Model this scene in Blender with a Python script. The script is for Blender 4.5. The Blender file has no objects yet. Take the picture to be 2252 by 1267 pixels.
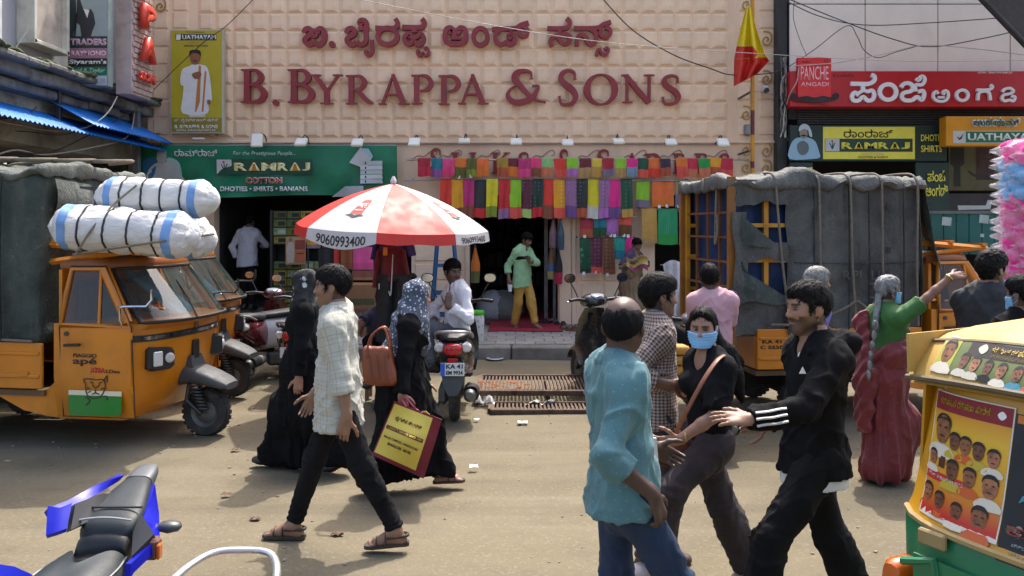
import bpy, bmesh, math, random
from math import sin, cos, pi
import numpy as np
from mathutils import Vector, Matrix
Vc = Vector; MT = Matrix.Translation; MR = Matrix.Rotation
random.seed(7); RNG = np.random.RandomState(5)
SC = bpy.context.scene; COL = SC.collection
R = math.radians

# ------------------------------------------------------------------ camera, sky, sun, exposure
F, CX, HY, CH = 1900.0, 1126.0, 500.0, 1.95
cam = bpy.data.cameras.new('camera'); cam_o = bpy.data.objects.new('camera', cam); COL.objects.link(cam_o)
cam_o.location = (0, 0, CH); cam_o.rotation_euler = (R(90), 0, 0)
cam.sensor_width = 36; cam.lens = F/2252*36; cam.shift_y = -(633.5-HY)/2252
cam.clip_start = .05; cam.clip_end = 600
SC.camera = cam_o
SUN_EL, SUN_AZ = 60.0, 20.0
world = bpy.data.worlds.new('World'); SC.world = world; world.use_nodes = True
wn = world.node_tree
sky = wn.nodes.new('ShaderNodeTexSky'); sky.sky_type = 'NISHITA'; sky.sun_disc = False
sky.sun_elevation = R(SUN_EL); sky.sun_rotation = R(SUN_AZ); sky.air_density = 1.0; sky.dust_density = 5.0; sky.ozone_density = .6
wn.links.new(sky.outputs[0], wn.nodes['Background'].inputs[0]); wn.nodes['Background'].inputs[1].default_value = .15
sun = bpy.data.lights.new('sun', 'SUN'); sun.energy = 2.0; sun.angle = R(.7); sun.color = (1, .955, .88)
sun_o = bpy.data.objects.new('sun', sun); COL.objects.link(sun_o)
sd = Vc((sin(R(SUN_AZ))*cos(R(SUN_EL)), cos(R(SUN_AZ))*cos(R(SUN_EL)), sin(R(SUN_EL))))
sun_o.location = (5, 20, 30); sun_o.rotation_euler = sd.to_track_quat('Z', 'Y').to_euler()
vs = SC.view_settings; vs.view_transform = 'Standard'; vs.look = 'None'; vs.exposure = 1.5; vs.gamma = 1.0
SC.cycles.max_bounces = 6; SC.cycles.diffuse_bounces = 3; SC.cycles.glossy_bounces = 3; SC.cycles.transparent_max_bounces = 10

def P(px, py, Y): return Vc(((px-CX)/F*Y, Y, CH-(py-HY)/F*Y))
def X(px, Y): return (px-CX)/F*Y
def Z(py, Y): return CH-(py-HY)/F*Y
def G(px, py, z=0.):
 Y = (CH-z)*F/(py-HY); return Vc(((px-CX)/F*Y, Y, z))

# ------------------------------------------------------------------ materials
def lin(c):
 if isinstance(c, str):
  c = c.lstrip('#'); c = [int(c[i:i+2], 16)/255 for i in (0, 2, 4)]
  c = [x/12.92 if x <= .04045 else ((x+.055)/1.055)**2.4 for x in c]
 return (c[0], c[1], c[2], 1)
class NT:
 def __init__(s, m): s.t = m.node_tree; s.b = s.t.nodes['Principled BSDF']
 def n(s, typ, **kw):
  q = s.t.nodes.new('ShaderNode'+typ)
  for k, v in kw.items():
   if k.startswith('i_'):
    k = k[2:]; k = int(k) if k.isdigit() else k.replace('_', ' ')
    if isinstance(v, bpy.types.NodeSocket): s.t.links.new(v, q.inputs[k])
    else: q.inputs[k].default_value = v
   else: setattr(q, k, v)
  return q
 def math(s, op, a, b=0., c=0.):
  q = s.n('Math', operation=op)
  for i, v in enumerate((a, b, c)):
   if isinstance(v, bpy.types.NodeSocket): s.t.links.new(v, q.inputs[i])
   else: q.inputs[i].default_value = v
  return q.outputs[0]
 def mix(s, f, a, b, mode='MIX'):
  q = s.n('Mix', data_type='RGBA', blend_type=mode)
  for k, v in ((0, f), (6, a), (7, b)):
   if isinstance(v, bpy.types.NodeSocket): s.t.links.new(v, q.inputs[k])
   else: q.inputs[k].default_value = v
  return q.outputs[2]
 def ramp(s, f, stops):
  q = s.n('ValToRGB'); e = q.color_ramp.elements
  while len(e) < len(stops): e.new(.5)
  for i, (p, c) in enumerate(stops): e[i].position = p; e[i].color = c if len(c) == 4 else (*c, 1)
  s.t.links.new(f, q.inputs[0]); return q.outputs[0]
 def coord(s, which='Object', scale=(1, 1, 1)):
  q = s.n('TexCoord'); m = s.n('Mapping'); s.t.links.new(q.outputs[which], m.inputs[0]); m.inputs['Scale'].default_value = scale
  return m.outputs[0]
 def noise(s, vec, scale, detail=4, rough=.55, dist=0):
  return s.n('TexNoise', i_Vector=vec, i_Scale=scale, i_Detail=detail, i_Roughness=rough, i_Distortion=dist).outputs[0]
 def bump(s, h, strength, dist=.01):
  q = s.n('Bump', i_Strength=strength, i_Distance=dist, i_Height=h); s.t.links.new(q.outputs[0], s.b.inputs['Normal']); return q
 def base(s, c):
  if isinstance(c, bpy.types.NodeSocket): s.t.links.new(c, s.b.inputs['Base Color'])
  else: s.b.inputs['Base Color'].default_value = c
MATS = {}
def newmat(name):
 m = bpy.data.materials.new(name); m.use_nodes = True; return m, NT(m)
def M(name, col=None, rough=.6, metal=0, var=.16, vs=4, bump=.15, bs=60, bd=.004, dirt=0, dcol=(.06, .05, .04), ds=1.6, coat=0, spec=.5, stretch=(1, 1, 1), rnd=0, sheen=0):
 """plain procedural surface: mottled colour, patches of dirt, fine relief"""
 if name in MATS: return MATS[name]
 m, t = newmat(name); c = lin(col)
 v = t.coord('Object', stretch)
 n1 = t.noise(v, vs, 5, .6)
 dark = tuple(x*(1-var*1.6) for x in c[:3])+(1,); lite = tuple(min(1, x*(1+var)) for x in c[:3])+(1,)
 out = t.ramp(n1, [(.3, dark), (.5, c), (.72, lite)])
 if rnd:
  oi = t.n('ObjectInfo'); f = t.math('MULTIPLY_ADD', oi.outputs['Random'], rnd*2, 1-rnd)
  cc = t.n('CombineColor'); [t.t.links.new(f, cc.inputs[i]) for i in range(3)]
  out = t.mix(1., out, cc.outputs[0], 'MULTIPLY')
 if dirt:
  n2 = t.noise(v, ds, 8, .68, .4)
  f = t.n('MapRange', i_Value=n2, i_1=.5, i_2=.72); f.clamp = True
  f2 = t.math('MULTIPLY', f.outputs[0], dirt)
  out = t.mix(f2, out, (*dcol, 1))
 t.base(out)
 if bump: t.bump(t.noise(v, bs, 3, .6), bump, bd)
 r = t.n('MapRange', i_Value=t.noise(v, vs*3.1, 3), i_1=.3, i_2=.7, i_3=max(.02, rough-.09), i_4=min(1, rough+.09))
 t.t.links.new(r.outputs[0], t.b.inputs['Roughness'])
 t.b.inputs['Metallic'].default_value = metal; t.b.inputs['Specular IOR Level'].default_value = spec
 if coat: t.b.inputs['Coat Weight'].default_value = coat; t.b.inputs['Coat Roughness'].default_value = .08
 if sheen: t.b.inputs['Sheen Weight'].default_value = sheen
 MATS[name] = m; return m
def GLASS(name, tint=(.8, .85, .85), rough=.03, alpha=.25):
 if name in MATS: return MATS[name]
 m, t = newmat(name); t.base((*tint, 1)); t.b.inputs['Roughness'].default_value = rough; t.b.inputs['Alpha'].default_value = alpha
 t.b.inputs['Specular IOR Level'].default_value = .9
 MATS[name] = m; return m
def VC(name, rough=.6, bump=.1, bs=90, bd=.003, spec=.4, sss=0, nz=.10, ns=40):
 """colour from the mesh's own colour attribute, with mottling"""
 if name in MATS: return MATS[name]
 m, t = newmat(name); a = t.n('VertexColor', layer_name='col'); v = t.coord('Object')
 q = t.noise(v, ns, 3); f = t.math('MULTIPLY_ADD', q, nz*2, 1-nz)
 cc = t.n('CombineColor'); [t.t.links.new(f, cc.inputs[i]) for i in range(3)]
 t.base(t.mix(1., a.outputs[0], cc.outputs[0], 'MULTIPLY')); t.b.inputs['Roughness'].default_value = rough
 t.b.inputs['Specular IOR Level'].default_value = spec
 if sss: t.b.inputs['Subsurface Weight'].default_value = sss; t.b.inputs['Subsurface Radius'].default_value = (.012, .005, .003); t.b.inputs['Subsurface Scale'].default_value = .6
 if bump: t.bump(t.noise(v, bs, 3), bump, bd)
 MATS[name] = m; return m

# ------------------------------------------------------------------ mesh building
class MB:
 def __init__(s): s.v = []; s.f = []; s.m = []; s.uv = None
 def add(s, vs, fs, mi=0):
  b = len(s.v); s.v += [tuple(p) for p in vs]; s.f += [tuple(i+b for i in f) for f in fs]; s.m += [mi]*len(fs); return s
 def mark(s): return len(s.v)
 def xf(s, mat, a=0):
  for i in range(a, len(s.v)): s.v[i] = tuple(mat @ Vc(s.v[i]))
  return s
 def box(s, c, d, mi=0, bev=0, rz=0, rot=None):
  hx, hy, hz = d[0]/2, d[1]/2, d[2]/2; a = s.mark()
  if bev <= 0:
   vs_ = [(x, y, z) for z in (-hz, hz) for y in (-hy, hy) for x in (-hx, hx)]
   s.add(vs_, [(0, 2, 3, 1), (4, 5, 7, 6), (0, 1, 5, 4), (2, 6, 7, 3), (0, 4, 6, 2), (1, 3, 7, 5)], mi)
  else:
   b = min(bev, hx*.9, hy*.9, hz*.9); vs_ = []; idx = {}
   for sx in (-1, 1):
    for sy in (-1, 1):
     for sz in (-1, 1):
      for ax in range(3):
       p = [sx*(hx-b), sy*(hy-b), sz*(hz-b)]; p[ax] = (sx*hx, sy*hy, sz*hz)[ax]
       idx[(sx, sy, sz, ax)] = len(vs_); vs_.append(tuple(p))
   fs = []
   for ax in range(3):
    o = [k for k in range(3) if k != ax]
    for sg in (-1, 1):
     q = []
     for a1, a2 in ((-1, -1), (1, -1), (1, 1), (-1, 1)):
      k = [0, 0, 0]; k[ax] = sg; k[o[0]] = a1; k[o[1]] = a2; q.append(idx[(*k, ax)])
     if (sg > 0) == (ax == 1): q = q[::-1]
     fs.append(tuple(q))
   for ax in range(3):
    o = [k for k in range(3) if k != ax]
    for a1 in (-1, 1):
     for a2 in (-1, 1):
      k0 = [0, 0, 0]; k1 = [0, 0, 0]; k0[ax] = -1; k1[ax] = 1
      for k in (k0, k1): k[o[0]] = a1; k[o[1]] = a2
      fs.append((idx[(*k0, o[0])], idx[(*k1, o[0])], idx[(*k1, o[1])], idx[(*k0, o[1])]))
   for sx in (-1, 1):
    for sy in (-1, 1):
     for sz in (-1, 1): fs.append(tuple(idx[(sx, sy, sz, ax)] for ax in range(3)))
   s.add(vs_, fs, mi)
  m = MT(Vc(c))
  if rot is not None: m = m @ rot.to_4x4()
  elif rz: m = m @ MR(rz, 4, 'Z')
  return s.xf(m, a)
 def loft(s, rings, mi=0, caps=True, closed=True):
  n = len(rings[0]); a = s.mark(); fs = []
  for i in range(len(rings)-1):
   for j in range(n if closed else n-1):
    k = (j+1) % n; fs.append((i*n+j, i*n+k, (i+1)*n+k, (i+1)*n+j))
  if caps and closed: fs += [tuple(range(n))[::-1], tuple((len(rings)-1)*n+j for j in range(n))]
  return s.add([p for r in rings for p in r], fs, mi)
 def tube(s, path, r, n=8, mi=0, caps=True, flat=1.0, closed=False):
  path = [Vc(p) for p in path]; rs = r if isinstance(r, (list, tuple)) else [r]*len(path); rings = []; up = None
  for i, p in enumerate(path):
   if closed: t = path[(i+1) % len(path)]-path[i-1]
   else: t = path[min(i+1, len(path)-1)]-path[max(i-1, 0)]
   if t.length < 1e-9: t = Vc((0, 0, 1))
   t.normalize()
   if up is None:
    up = Vc((0, 0, 1)) if abs(t.z) < .9 else Vc((1, 0, 0))
   u = up-t*up.dot(t)
   if u.length < 1e-6: u = t.orthogonal()
   u.normalize(); w = t.cross(u); up = u
   rings.append([p+(u*cos(6.28318*k/n)*flat+w*sin(6.28318*k/n))*rs[i] for k in range(n)])
  if closed: rings.append(rings[0]); caps = False
  return s.loft(rings, mi, caps)
 def lathe(s, prof, c=(0, 0, 0), n=20, mi=0, axis='Z', caps=True):
  a = s.mark(); s.loft([[(r*cos(6.28318*k/n), r*sin(6.28318*k/n), z) for k in range(n)] for r, z in prof], mi, caps)
  m = MT(Vc(c))
  if axis == 'X': m = m @ MR(R(90), 4, 'Y')
  if axis == 'Y': m = m @ MR(R(-90), 4, 'X')
  return s.xf(m, a)
 def prism(s, pts, depth, mi=0, mat=None):
  """outline in XZ extruded along +Y by depth (front face at y=0)"""
  n = len(pts); a = s.mark(); ar = sum(pts[i][0]*pts[(i+1) % n][1]-pts[(i+1) % n][0]*pts[i][1] for i in range(n))
  if ar < 0: pts = pts[::-1]
  s.add([(x, 0, z) for x, z in pts]+[(x, depth, z) for x, z in pts],
     [tuple(range(n)), tuple(range(2*n-1, n-1, -1))]+[(i, i+n, (i+1) % n+n, (i+1) % n) for i in range(n)], mi)
  if mat is not None: s.xf(mat, a)
  return s
 def ribbon(s, pts, widths, depth, y0=0, mi=0, closed=False):
  """brush stroke in XZ, extruded along Y"""
  n = len(pts); Lp = []; Rp = []
  ws = widths if isinstance(widths, (list, tuple)) else [widths]*n
  for i in range(n):
   if closed: t = Vc(pts[(i+1) % n])-Vc(pts[i-1])
   else: t = Vc(pts[min(i+1, n-1)])-Vc(pts[max(i-1, 0)])
   if t.length < 1e-9: t = Vc((1, 0))
   t.normalize(); w = ws[i]/2
   Lp.append((pts[i][0]-t.y*w, pts[i][1]+t.x*w)); Rp.append((pts[i][0]+t.y*w, pts[i][1]-t.x*w))
  rings = [[(l[0], y0, l[1]), (r[0], y0, r[1]), (r[0], y0+depth, r[1]), (l[0], y0+depth, l[1])] for l, r in zip(Lp, Rp)]
  if closed: rings.append(rings[0])
  return s.loft(rings, mi, not closed)
 def sheet(s, fn, nu, nv, mi=0, thick=0):
  pts = [Vc(fn(i/nu, j/nv)) for j in range(nv+1) for i in range(nu+1)]; w = nu+1
  fs = [(j*w+i, j*w+i+1, (j+1)*w+i+1, (j+1)*w+i) for j in range(nv) for i in range(nu)]
  if not thick: return s.add(pts, fs, mi)
  nr = [Vc((0, 0, 0)) for _ in pts]
  for f in fs:
   q = (pts[f[2]]-pts[f[0]]).cross(pts[f[3]]-pts[f[1]])
   for i in f: nr[i] += q
  N = len(pts); back = [p-(q.normalized() if q.length > 0 else q)*thick for p, q in zip(pts, nr)]
  rim = [i for i in range(nu)]+[nu+j*w for j in range(nv)]+[nv*w+nu-i for i in range(nu)]+[(nv-j)*w for j in range(nv)]
  fs2 = fs+[tuple(i+N for i in f[::-1]) for f in fs]+[(rim[(k+1) % len(rim)], rim[k], rim[k]+N, rim[(k+1) % len(rim)]+N) for k in range(len(rim))]
  return s.add(pts+back, fs2, mi)
 def mesh(s, name, mats, smooth=None):
  me = bpy.data.meshes.new(name); me.from_pydata(s.v, [], s.f)
  for m in (mats if isinstance(mats, (list, tuple)) else [mats]): me.materials.append(m)
  if any(s.m): me.polygons.foreach_set('material_index', s.m)
  if smooth:
   me.polygons.foreach_set('use_smooth', [True]*len(me.polygons)); me.set_sharp_from_angle(angle=R(smooth))
  me.update(); return me
 def fix(s):
  return s
 def build(s, name, mats, parent=None, smooth=None, W=0, **kw):
  me = s.mesh(name, mats, smooth)
  if kw.pop('recalc', True):
   bm = bmesh.new(); bm.from_mesh(me); bmesh.ops.recalc_face_normals(bm, faces=bm.faces); bm.to_mesh(me); bm.free()
   if smooth: me.set_sharp_from_angle(angle=R(smooth))
  return link(name, me, parent, W, **kw)
def link(name, data, parent=None, W=0, label=None, cat=None, group=None, kind=None, loc=None, rz=0):
 o = bpy.data.objects.new(name, data); COL.objects.link(o)
 if loc is not None: o.location = loc
 if rz: o.rotation_euler.z = rz
 if parent is not None:
  o.parent = parent
  if W: o.matrix_parent_inverse = parent.matrix_basis.inverted()
 return tag(o, label, cat, group, kind)
def tag(o, label=None, cat=None, group=None, kind=None):
 for k, v in (('label', label), ('category', cat), ('group', group), ('kind', kind)):
  if v: o[k] = v
 return o
def thing(name, label, cat, loc=(0, 0, 0), rz=0, group=None, kind=None):
 o = bpy.data.objects.new(name, None); COL.objects.link(o); o.location = loc; o.rotation_euler = (0, 0, rz); o.empty_display_size = .1
 return tag(o, label, cat, group, kind)
def kids(o): return [c for c in ALLKIDS.get(o.name, [])]
def copy_tree(o, parent=None):
 c = o.copy(); COL.objects.link(c)
 if parent is not None: c.parent = parent
 for ch in [q for q in COL.objects if q.parent == o]: copy_tree(ch, c)
 return c
def cat_rom(pts, n=6, closed=False):
 pts = [Vc(p) for p in pts]; out = []; N = len(pts)
 for i in range(N if closed else N-1):
  if closed: a, b, c, d = pts[i-1], pts[i], pts[(i+1) % N], pts[(i+2) % N]
  else: a, b, c, d = pts[max(i-1, 0)], pts[i], pts[i+1], pts[min(i+2, N-1)]
  for k in range(n):
   t = k/n; out.append(.5*((2*b)+(c-a)*t+(2*a-5*b+4*c-d)*t*t+(3*b-a-3*c+d)*t**3))
 if not closed: out.append(pts[-1])
 return out
def sag(a, b, drop, n=14):
 a = Vc(a); b = Vc(b)
 return [a.lerp(b, i/n)-Vc((0, 0, drop*4*(i/n)*(1-i/n))) for i in range(n+1)]
# lettering ------------------------------------------------------------------
def text_mesh(s, bold=0., depth=.002, mat=None, spacing=1.0, shear=0):
 c = bpy.data.curves.new('lettering', 'FONT'); c.body = s; c.size = 1; c.offset = bold; c.extrude = 0; c.resolution_u = 3; c.space_character = spacing; c.shear = shear
 o = bpy.data.objects.new('lettering', c); me = bpy.data.meshes.new_from_object(o); bpy.data.objects.remove(o); bpy.data.curves.remove(c)
 return me
def text(s, x0, x1, z0, z1, y, mat, parent=None, bold=0., depth=.004, name='lettering', M4=None, spacing=1., shear=0, W=1, back=False):
 """lettering fitted to a rectangle of the XZ plane, facing -Y"""
 me = text_mesh(s, bold, spacing=spacing, shear=shear); n = len(me.vertices)
 co = np.empty(n*3); me.vertices.foreach_get('co', co); co = co.reshape(-1, 3)
 lo, hi = co.min(0), co.max(0)
 q = np.zeros_like(co); q[:, 0] = x0+(co[:, 0]-lo[0])/(hi[0]-lo[0])*(x1-x0); q[:, 2] = z0+(co[:, 1]-lo[1])/max(1e-6, hi[1]-lo[1])*(z1-z0); q[:, 1] = y
 me.vertices.foreach_set('co', q.ravel()); me.update()
 bm = bmesh.new(); bm.from_mesh(me); bmesh.ops.remove_doubles(bm, verts=bm.verts, dist=1e-5)
 for f in bm.faces:
  if f.normal.y > 0: f.normal_flip()
 r = bmesh.ops.extrude_face_region(bm, geom=bm.faces[:])
 front = [e for e in r['geom'] if isinstance(e, bmesh.types.BMVert)]
 for v in front: v.co.y -= depth
 if M4 is not None: bmesh.ops.transform(bm, matrix=M4, verts=bm.verts)
 bmesh.ops.recalc_face_normals(bm, faces=bm.faces)
 bm.to_mesh(me); bm.free(); me.materials.clear(); me.materials.append(mat)
 return link(name, me, parent, W)
# ------------------------------------------------------------------ ground and raised platform
def ground_mat():
 m, t = newmat('dusty_road'); v = t.coord('Object')
 big = t.noise(v, .35, 6, .6, .3); mid = t.noise(v, 2.2, 6, .65); fine = t.noise(v, 95, 3, .7); grit = t.noise(v, 38, 4, .75)
 c = t.ramp(big, [(.3, (.114, .095, .060)), (.5, (.148, .124, .079)), (.7, (.174, .148, .098))])
 c = t.mix(t.math('MULTIPLY', t.n('MapRange', i_Value=mid, i_1=.5, i_2=.78).outputs[0], .45), c, (.085, .071, .051, 1))
 c = t.mix(t.math('MULTIPLY', t.n('MapRange', i_Value=grit, i_1=.54, i_2=.70).outputs[0], .8), c, (.235, .207, .16, 1))
 c = t.mix(t.math('MULTIPLY', t.n('MapRange', i_Value=t.noise(v, 60, 3, .8), i_1=.60, i_2=.72).outputs[0], .75), c, (.045, .038, .030, 1))
 st = t.noise(v, .9, 7, .7, 1.1)
 c = t.mix(t.math('MULTIPLY', t.n('MapRange', i_Value=st, i_1=.60, i_2=.72).outputs[0], .38), c, (.055, .046, .036, 1))
 tr = t.noise(t.coord('Object', (.16, 2.6, 1)), 1.0, 5, .55, .3)
 c = t.mix(t.math('MULTIPLY', t.n('MapRange', i_Value=tr, i_1=.5, i_2=.68).outputs[0], .30), c, (.075, .064, .047, 1))
 c = t.mix(t.math('MULTIPLY', t.n('MapRange', i_Value=tr, i_1=.46, i_2=.33).outputs[0], .30), c, (.215, .185, .135, 1))
 t.base(c); t.b.inputs['Roughness'].default_value = .92; t.b.inputs['Specular IOR Level'].default_value = .25
 h = t.math('ADD', t.math('MULTIPLY', grit, .7), t.math('ADD', t.math('MULTIPLY', fine, .35), t.math('MULTIPLY', mid, .8)))
 t.bump(h, .55, .012); return m
def gz(x, y): return .012*sin(x*1.3+y*.7)+.010*sin(x*.6-y*1.9)-.012
def build_ground():
 b = MB()
 xs = [-300, -60, -20]+[-12+i*.5 for i in range(49)]+[20, 60, 300]; ys = [-300, -40, -8]+[-2+i*.5 for i in range(62)]+[40, 80, 300]
 w = len(xs); vs_ = [(x, y, gz(x, y)*(1 if abs(x) < 12.5 and -2.5 < y < 29 else 0)) for y in ys for x in xs]
 b.add(vs_, [(j*w+i, j*w+i+1, (j+1)*w+i+1, (j+1)*w+i) for j in range(len(ys)-1) for i in range(w-1)])
 b.build('road', ground_mat(), smooth=60, kind='structure', recalc=False)
build_ground()
FY = 15.57; FS = F/FY; STEP_Z = .19; STEP_Y = 12.72
def fx(px): return (px-CX)/FS
def fz(py): return CH-(py-HY)/FS
conc = M('worn_concrete', (.27, .25, .22), .9, var=.18, vs=2.5, bump=.5, bs=45, bd=.006, dirt=.6, dcol=(.10, .09, .075), ds=1.3)
conc_lo = M('kerb_concrete', (.20, .185, .16), .9, var=.22, vs=3, bump=.6, bs=40, bd=.008, dirt=.7, dcol=(.07, .06, .05), ds=2)
def build_platform():
 t = thing('pavement', None, None, (0, STEP_Y, 0), kind='structure')
 b = MB(); b.box((0, (STEP_Y+24)/2+.14, (STEP_Z-.012)/2-.05), (24, 24-STEP_Y-.3, STEP_Z-.012+.1)); b.build('slab', conc, t, W=1)
 r = random.Random(3); x = -7.2; ks = []
 b = MB(); b.box((0, 0, 0), (1.18, .28, STEP_Z+.06), bev=.022); km = b.mesh('kerb_stone', conc_lo)
 while x < 10:
  link('kerb_stone', km, t, True, loc=(x+.59, STEP_Y+.14+r.uniform(-.008, .008), (STEP_Z-.06)/2+r.uniform(-.006, .004))); x += 1.2
 pv = [M('paver_%d' % i, c, .88, var=.15, vs=5, bump=.4, bs=50, dirt=.45, dcol=(.09, .08, .07), ds=2.2) for i, c in enumerate([(.27, .25, .22), (.24, .225, .20), (.30, .275, .24)])]
 ms = []
 for m in pv:
  b = MB(); b.box((0, 0, 0), (.292, .292, .03), bev=.007); ms.append(b.mesh('paver', m))
 for j in range(9):
  for i in range(30):
   link('paver', ms[r.randrange(3)], t, True, loc=(-3.1+i*.3+(.15 if j % 2 else 0), STEP_Y+.44+j*.3, STEP_Z-.006+r.uniform(-.003, .002)))
build_platform()

# ------------------------------------------------------------------ stroke lettering in relief
def S_(*p): return list(p)
stem = lambda x, w=.17: ([(x, .02), (x, .5), (x, .98)], [w, w*.94, w], 0)
def sf(x0, x1, z): return ([(x0, z), ((x0+x1)/2, z), (x1, z)], [.035, .055, .035], 0)
def bowl(pts, mx): 
 n = (len(pts)-1)*6+1; return (pts, [.045+(mx-.045)*sin(pi*i/(n-1))**1.5 for i in range(n)], 1)
LET = {
 'B': [stem(.17), sf(.0, .34, .975), sf(.0, .36, .025), bowl([(.2, .97), (.44, .95), (.57, .78), (.48, .60), (.22, .53)], .15), bowl([(.22, .53), (.50, .49), (.66, .27), (.52, .06), (.2, .03)], .17)],
 'Y': [([(.06, .97), (.23, .72), (.40, .44)], [.13, .15, .14], 0), ([(.76, .97), (.60, .72), (.43, .44)], [.06, .065, .08], 0), ([(.415, .5), (.415, .25), (.415, .02)], .16, 0), sf(-.04, .24, .975), sf(.60, .90, .975), sf(.22, .62, .025)],
 'R': [stem(.17), sf(0, .34, .975), sf(0, .36, .025), bowl([(.2, .97), (.46, .95), (.60, .76), (.48, .54), (.22, .48)], .16), ([(.36, .50), (.55, .27), (.72, .08), (.88, .025)], [.13, .16, .14, .05], 0)],
 'A': [([(.42, 1.0), (.26, .5), (.10, .03)], [.05, .07, .07], 0), ([(.41, 1.0), (.57, .5), (.73, .03)], [.10, .16, .17], 0), ([(.2, .33), (.42, .33), (.62, .33)], .05, 0), sf(-.03, .22, .025), sf(.58, .92, .025)],
 'P': [stem(.17), sf(0, .34, .975), sf(0, .36, .025), bowl([(.2, .97), (.48, .95), (.64, .73), (.52, .50), (.28, .45)], .16)],
 'S': [([(.47, .74), (.46, .92), (.30, .985), (.12, .90), (.10, .72), (.24, .57), (.40, .44), (.49, .26), (.42, .07), (.24, .02), (.09, .06), (.05, .26)], 'S', 1)],
 'O': [('ring', .43, .5, .36, .46)],
 'N': [([(.14, .02), (.14, .5), (.14, .98)], .075, 0), ([(.10, .99), (.43, .47), (.77, .0)], [.13, .16, .15], 0), ([(.77, .02), (.77, .5), (.77, .98)], .075, 0), sf(0, .30, .025), sf(-.02, .16, .975), sf(.62, .92, .975)],
 'I': [stem(.17), sf(0, .34, .975), sf(0, .34, .025)],
 'L': [stem(.17), sf(0, .34, .975), ([(.0, .03), (.3, .03), (.55, .05), (.6, .24)], [.05, .06, .09, .04], 0)],
 'K': [stem(.17), sf(0, .34, .975), sf(0, .34, .025), ([(.22, .45), (.42, .7), (.66, .97)], .065, 0), ([(.34, .56), (.56, .28), (.82, .025)], [.12, .16, .12], 0), sf(.52, .80, .975)],
 'E': [stem(.17), sf(0, .34, .975), ([(.0, .03), (.3, .03), (.52, .05), (.57, .2)], [.05, .06, .09, .04], 0), ([(.2, .97), (.4, .97), (.5, .94), (.54, .8)], [.05, .06, .08, .04], 0), ([(.2, .52), (.35, .52), (.48, .52)], [.05, .05, .1], 0)],
 '&': [([(.68, .74), (.66, .93), (.50, .99), (.30, .93), (.24, .76), (.34, .60), (.56, .32), (.78, .10), (1.05, .03)], 'S', 1), ([(.34, .58), (.13, .42), (.06, .22), (.20, .05), (.42, .03), (.66, .14), (.80, .34), (.86, .52), (.70, .52)], 'S', 1)],
 '.': [('dot',)],
}
def relief(strokes, x0, x1, z0, z1, y, depth, mat, name, parent, box=None):
 """a letter from overlapping strokes, each 1.5 mm prouder than the one before so no faces coincide"""
 b = MB(); k = 0
 for s in strokes:
  yy = y-k*.0015; k += 1
  if s[0] == 'dot':
   b.prism([(.5+.5*cos(a*.3927), .5+.5*sin(a*.3927)) for a in range(16)], depth, mat=MT((0, yy, 0))); continue
  if s[0] == 'ring':
   _, cx, cz, rx, rz = s[:5]; n = 40
   b.ribbon([(cx+rx*cos(6.28318*i/n), cz+rz*sin(6.28318*i/n)) for i in range(n)], [s[5] if len(s) > 5 else .055+.11*abs(cos(6.28318*i/n))**1.5 for i in range(n)], depth, yy, closed=True); continue
  pts, w, sm = s
  if sm: pts = [tuple(p) for p in cat_rom([Vc((p[0], p[1])) for p in pts], 6)]
  n = len(pts)
  if w == 'S': w = [.05+.12*sin(pi*min(1, max(0, (i/(n-1))*1.0)))**2 for i in range(n)]; w[0] = .1; w[-1] = .09
  b.ribbon(pts, w, depth, yy)
 if box is None:
  a = np.array(b.v); lo, hi = a.min(0), a.max(0)
 else: lo, hi = (box[0], 0, box[2]), (box[1], 0, box[3])
 b.v = [(x0+(x-lo[0])/(hi[0]-lo[0])*(x1-x0), yv, z0+(z-lo[2])/(hi[2]-lo[2])*(z1-z0)) for x, yv, z in b.v]
 return b.build(name, mat, parent, smooth=35, W=1)

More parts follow.
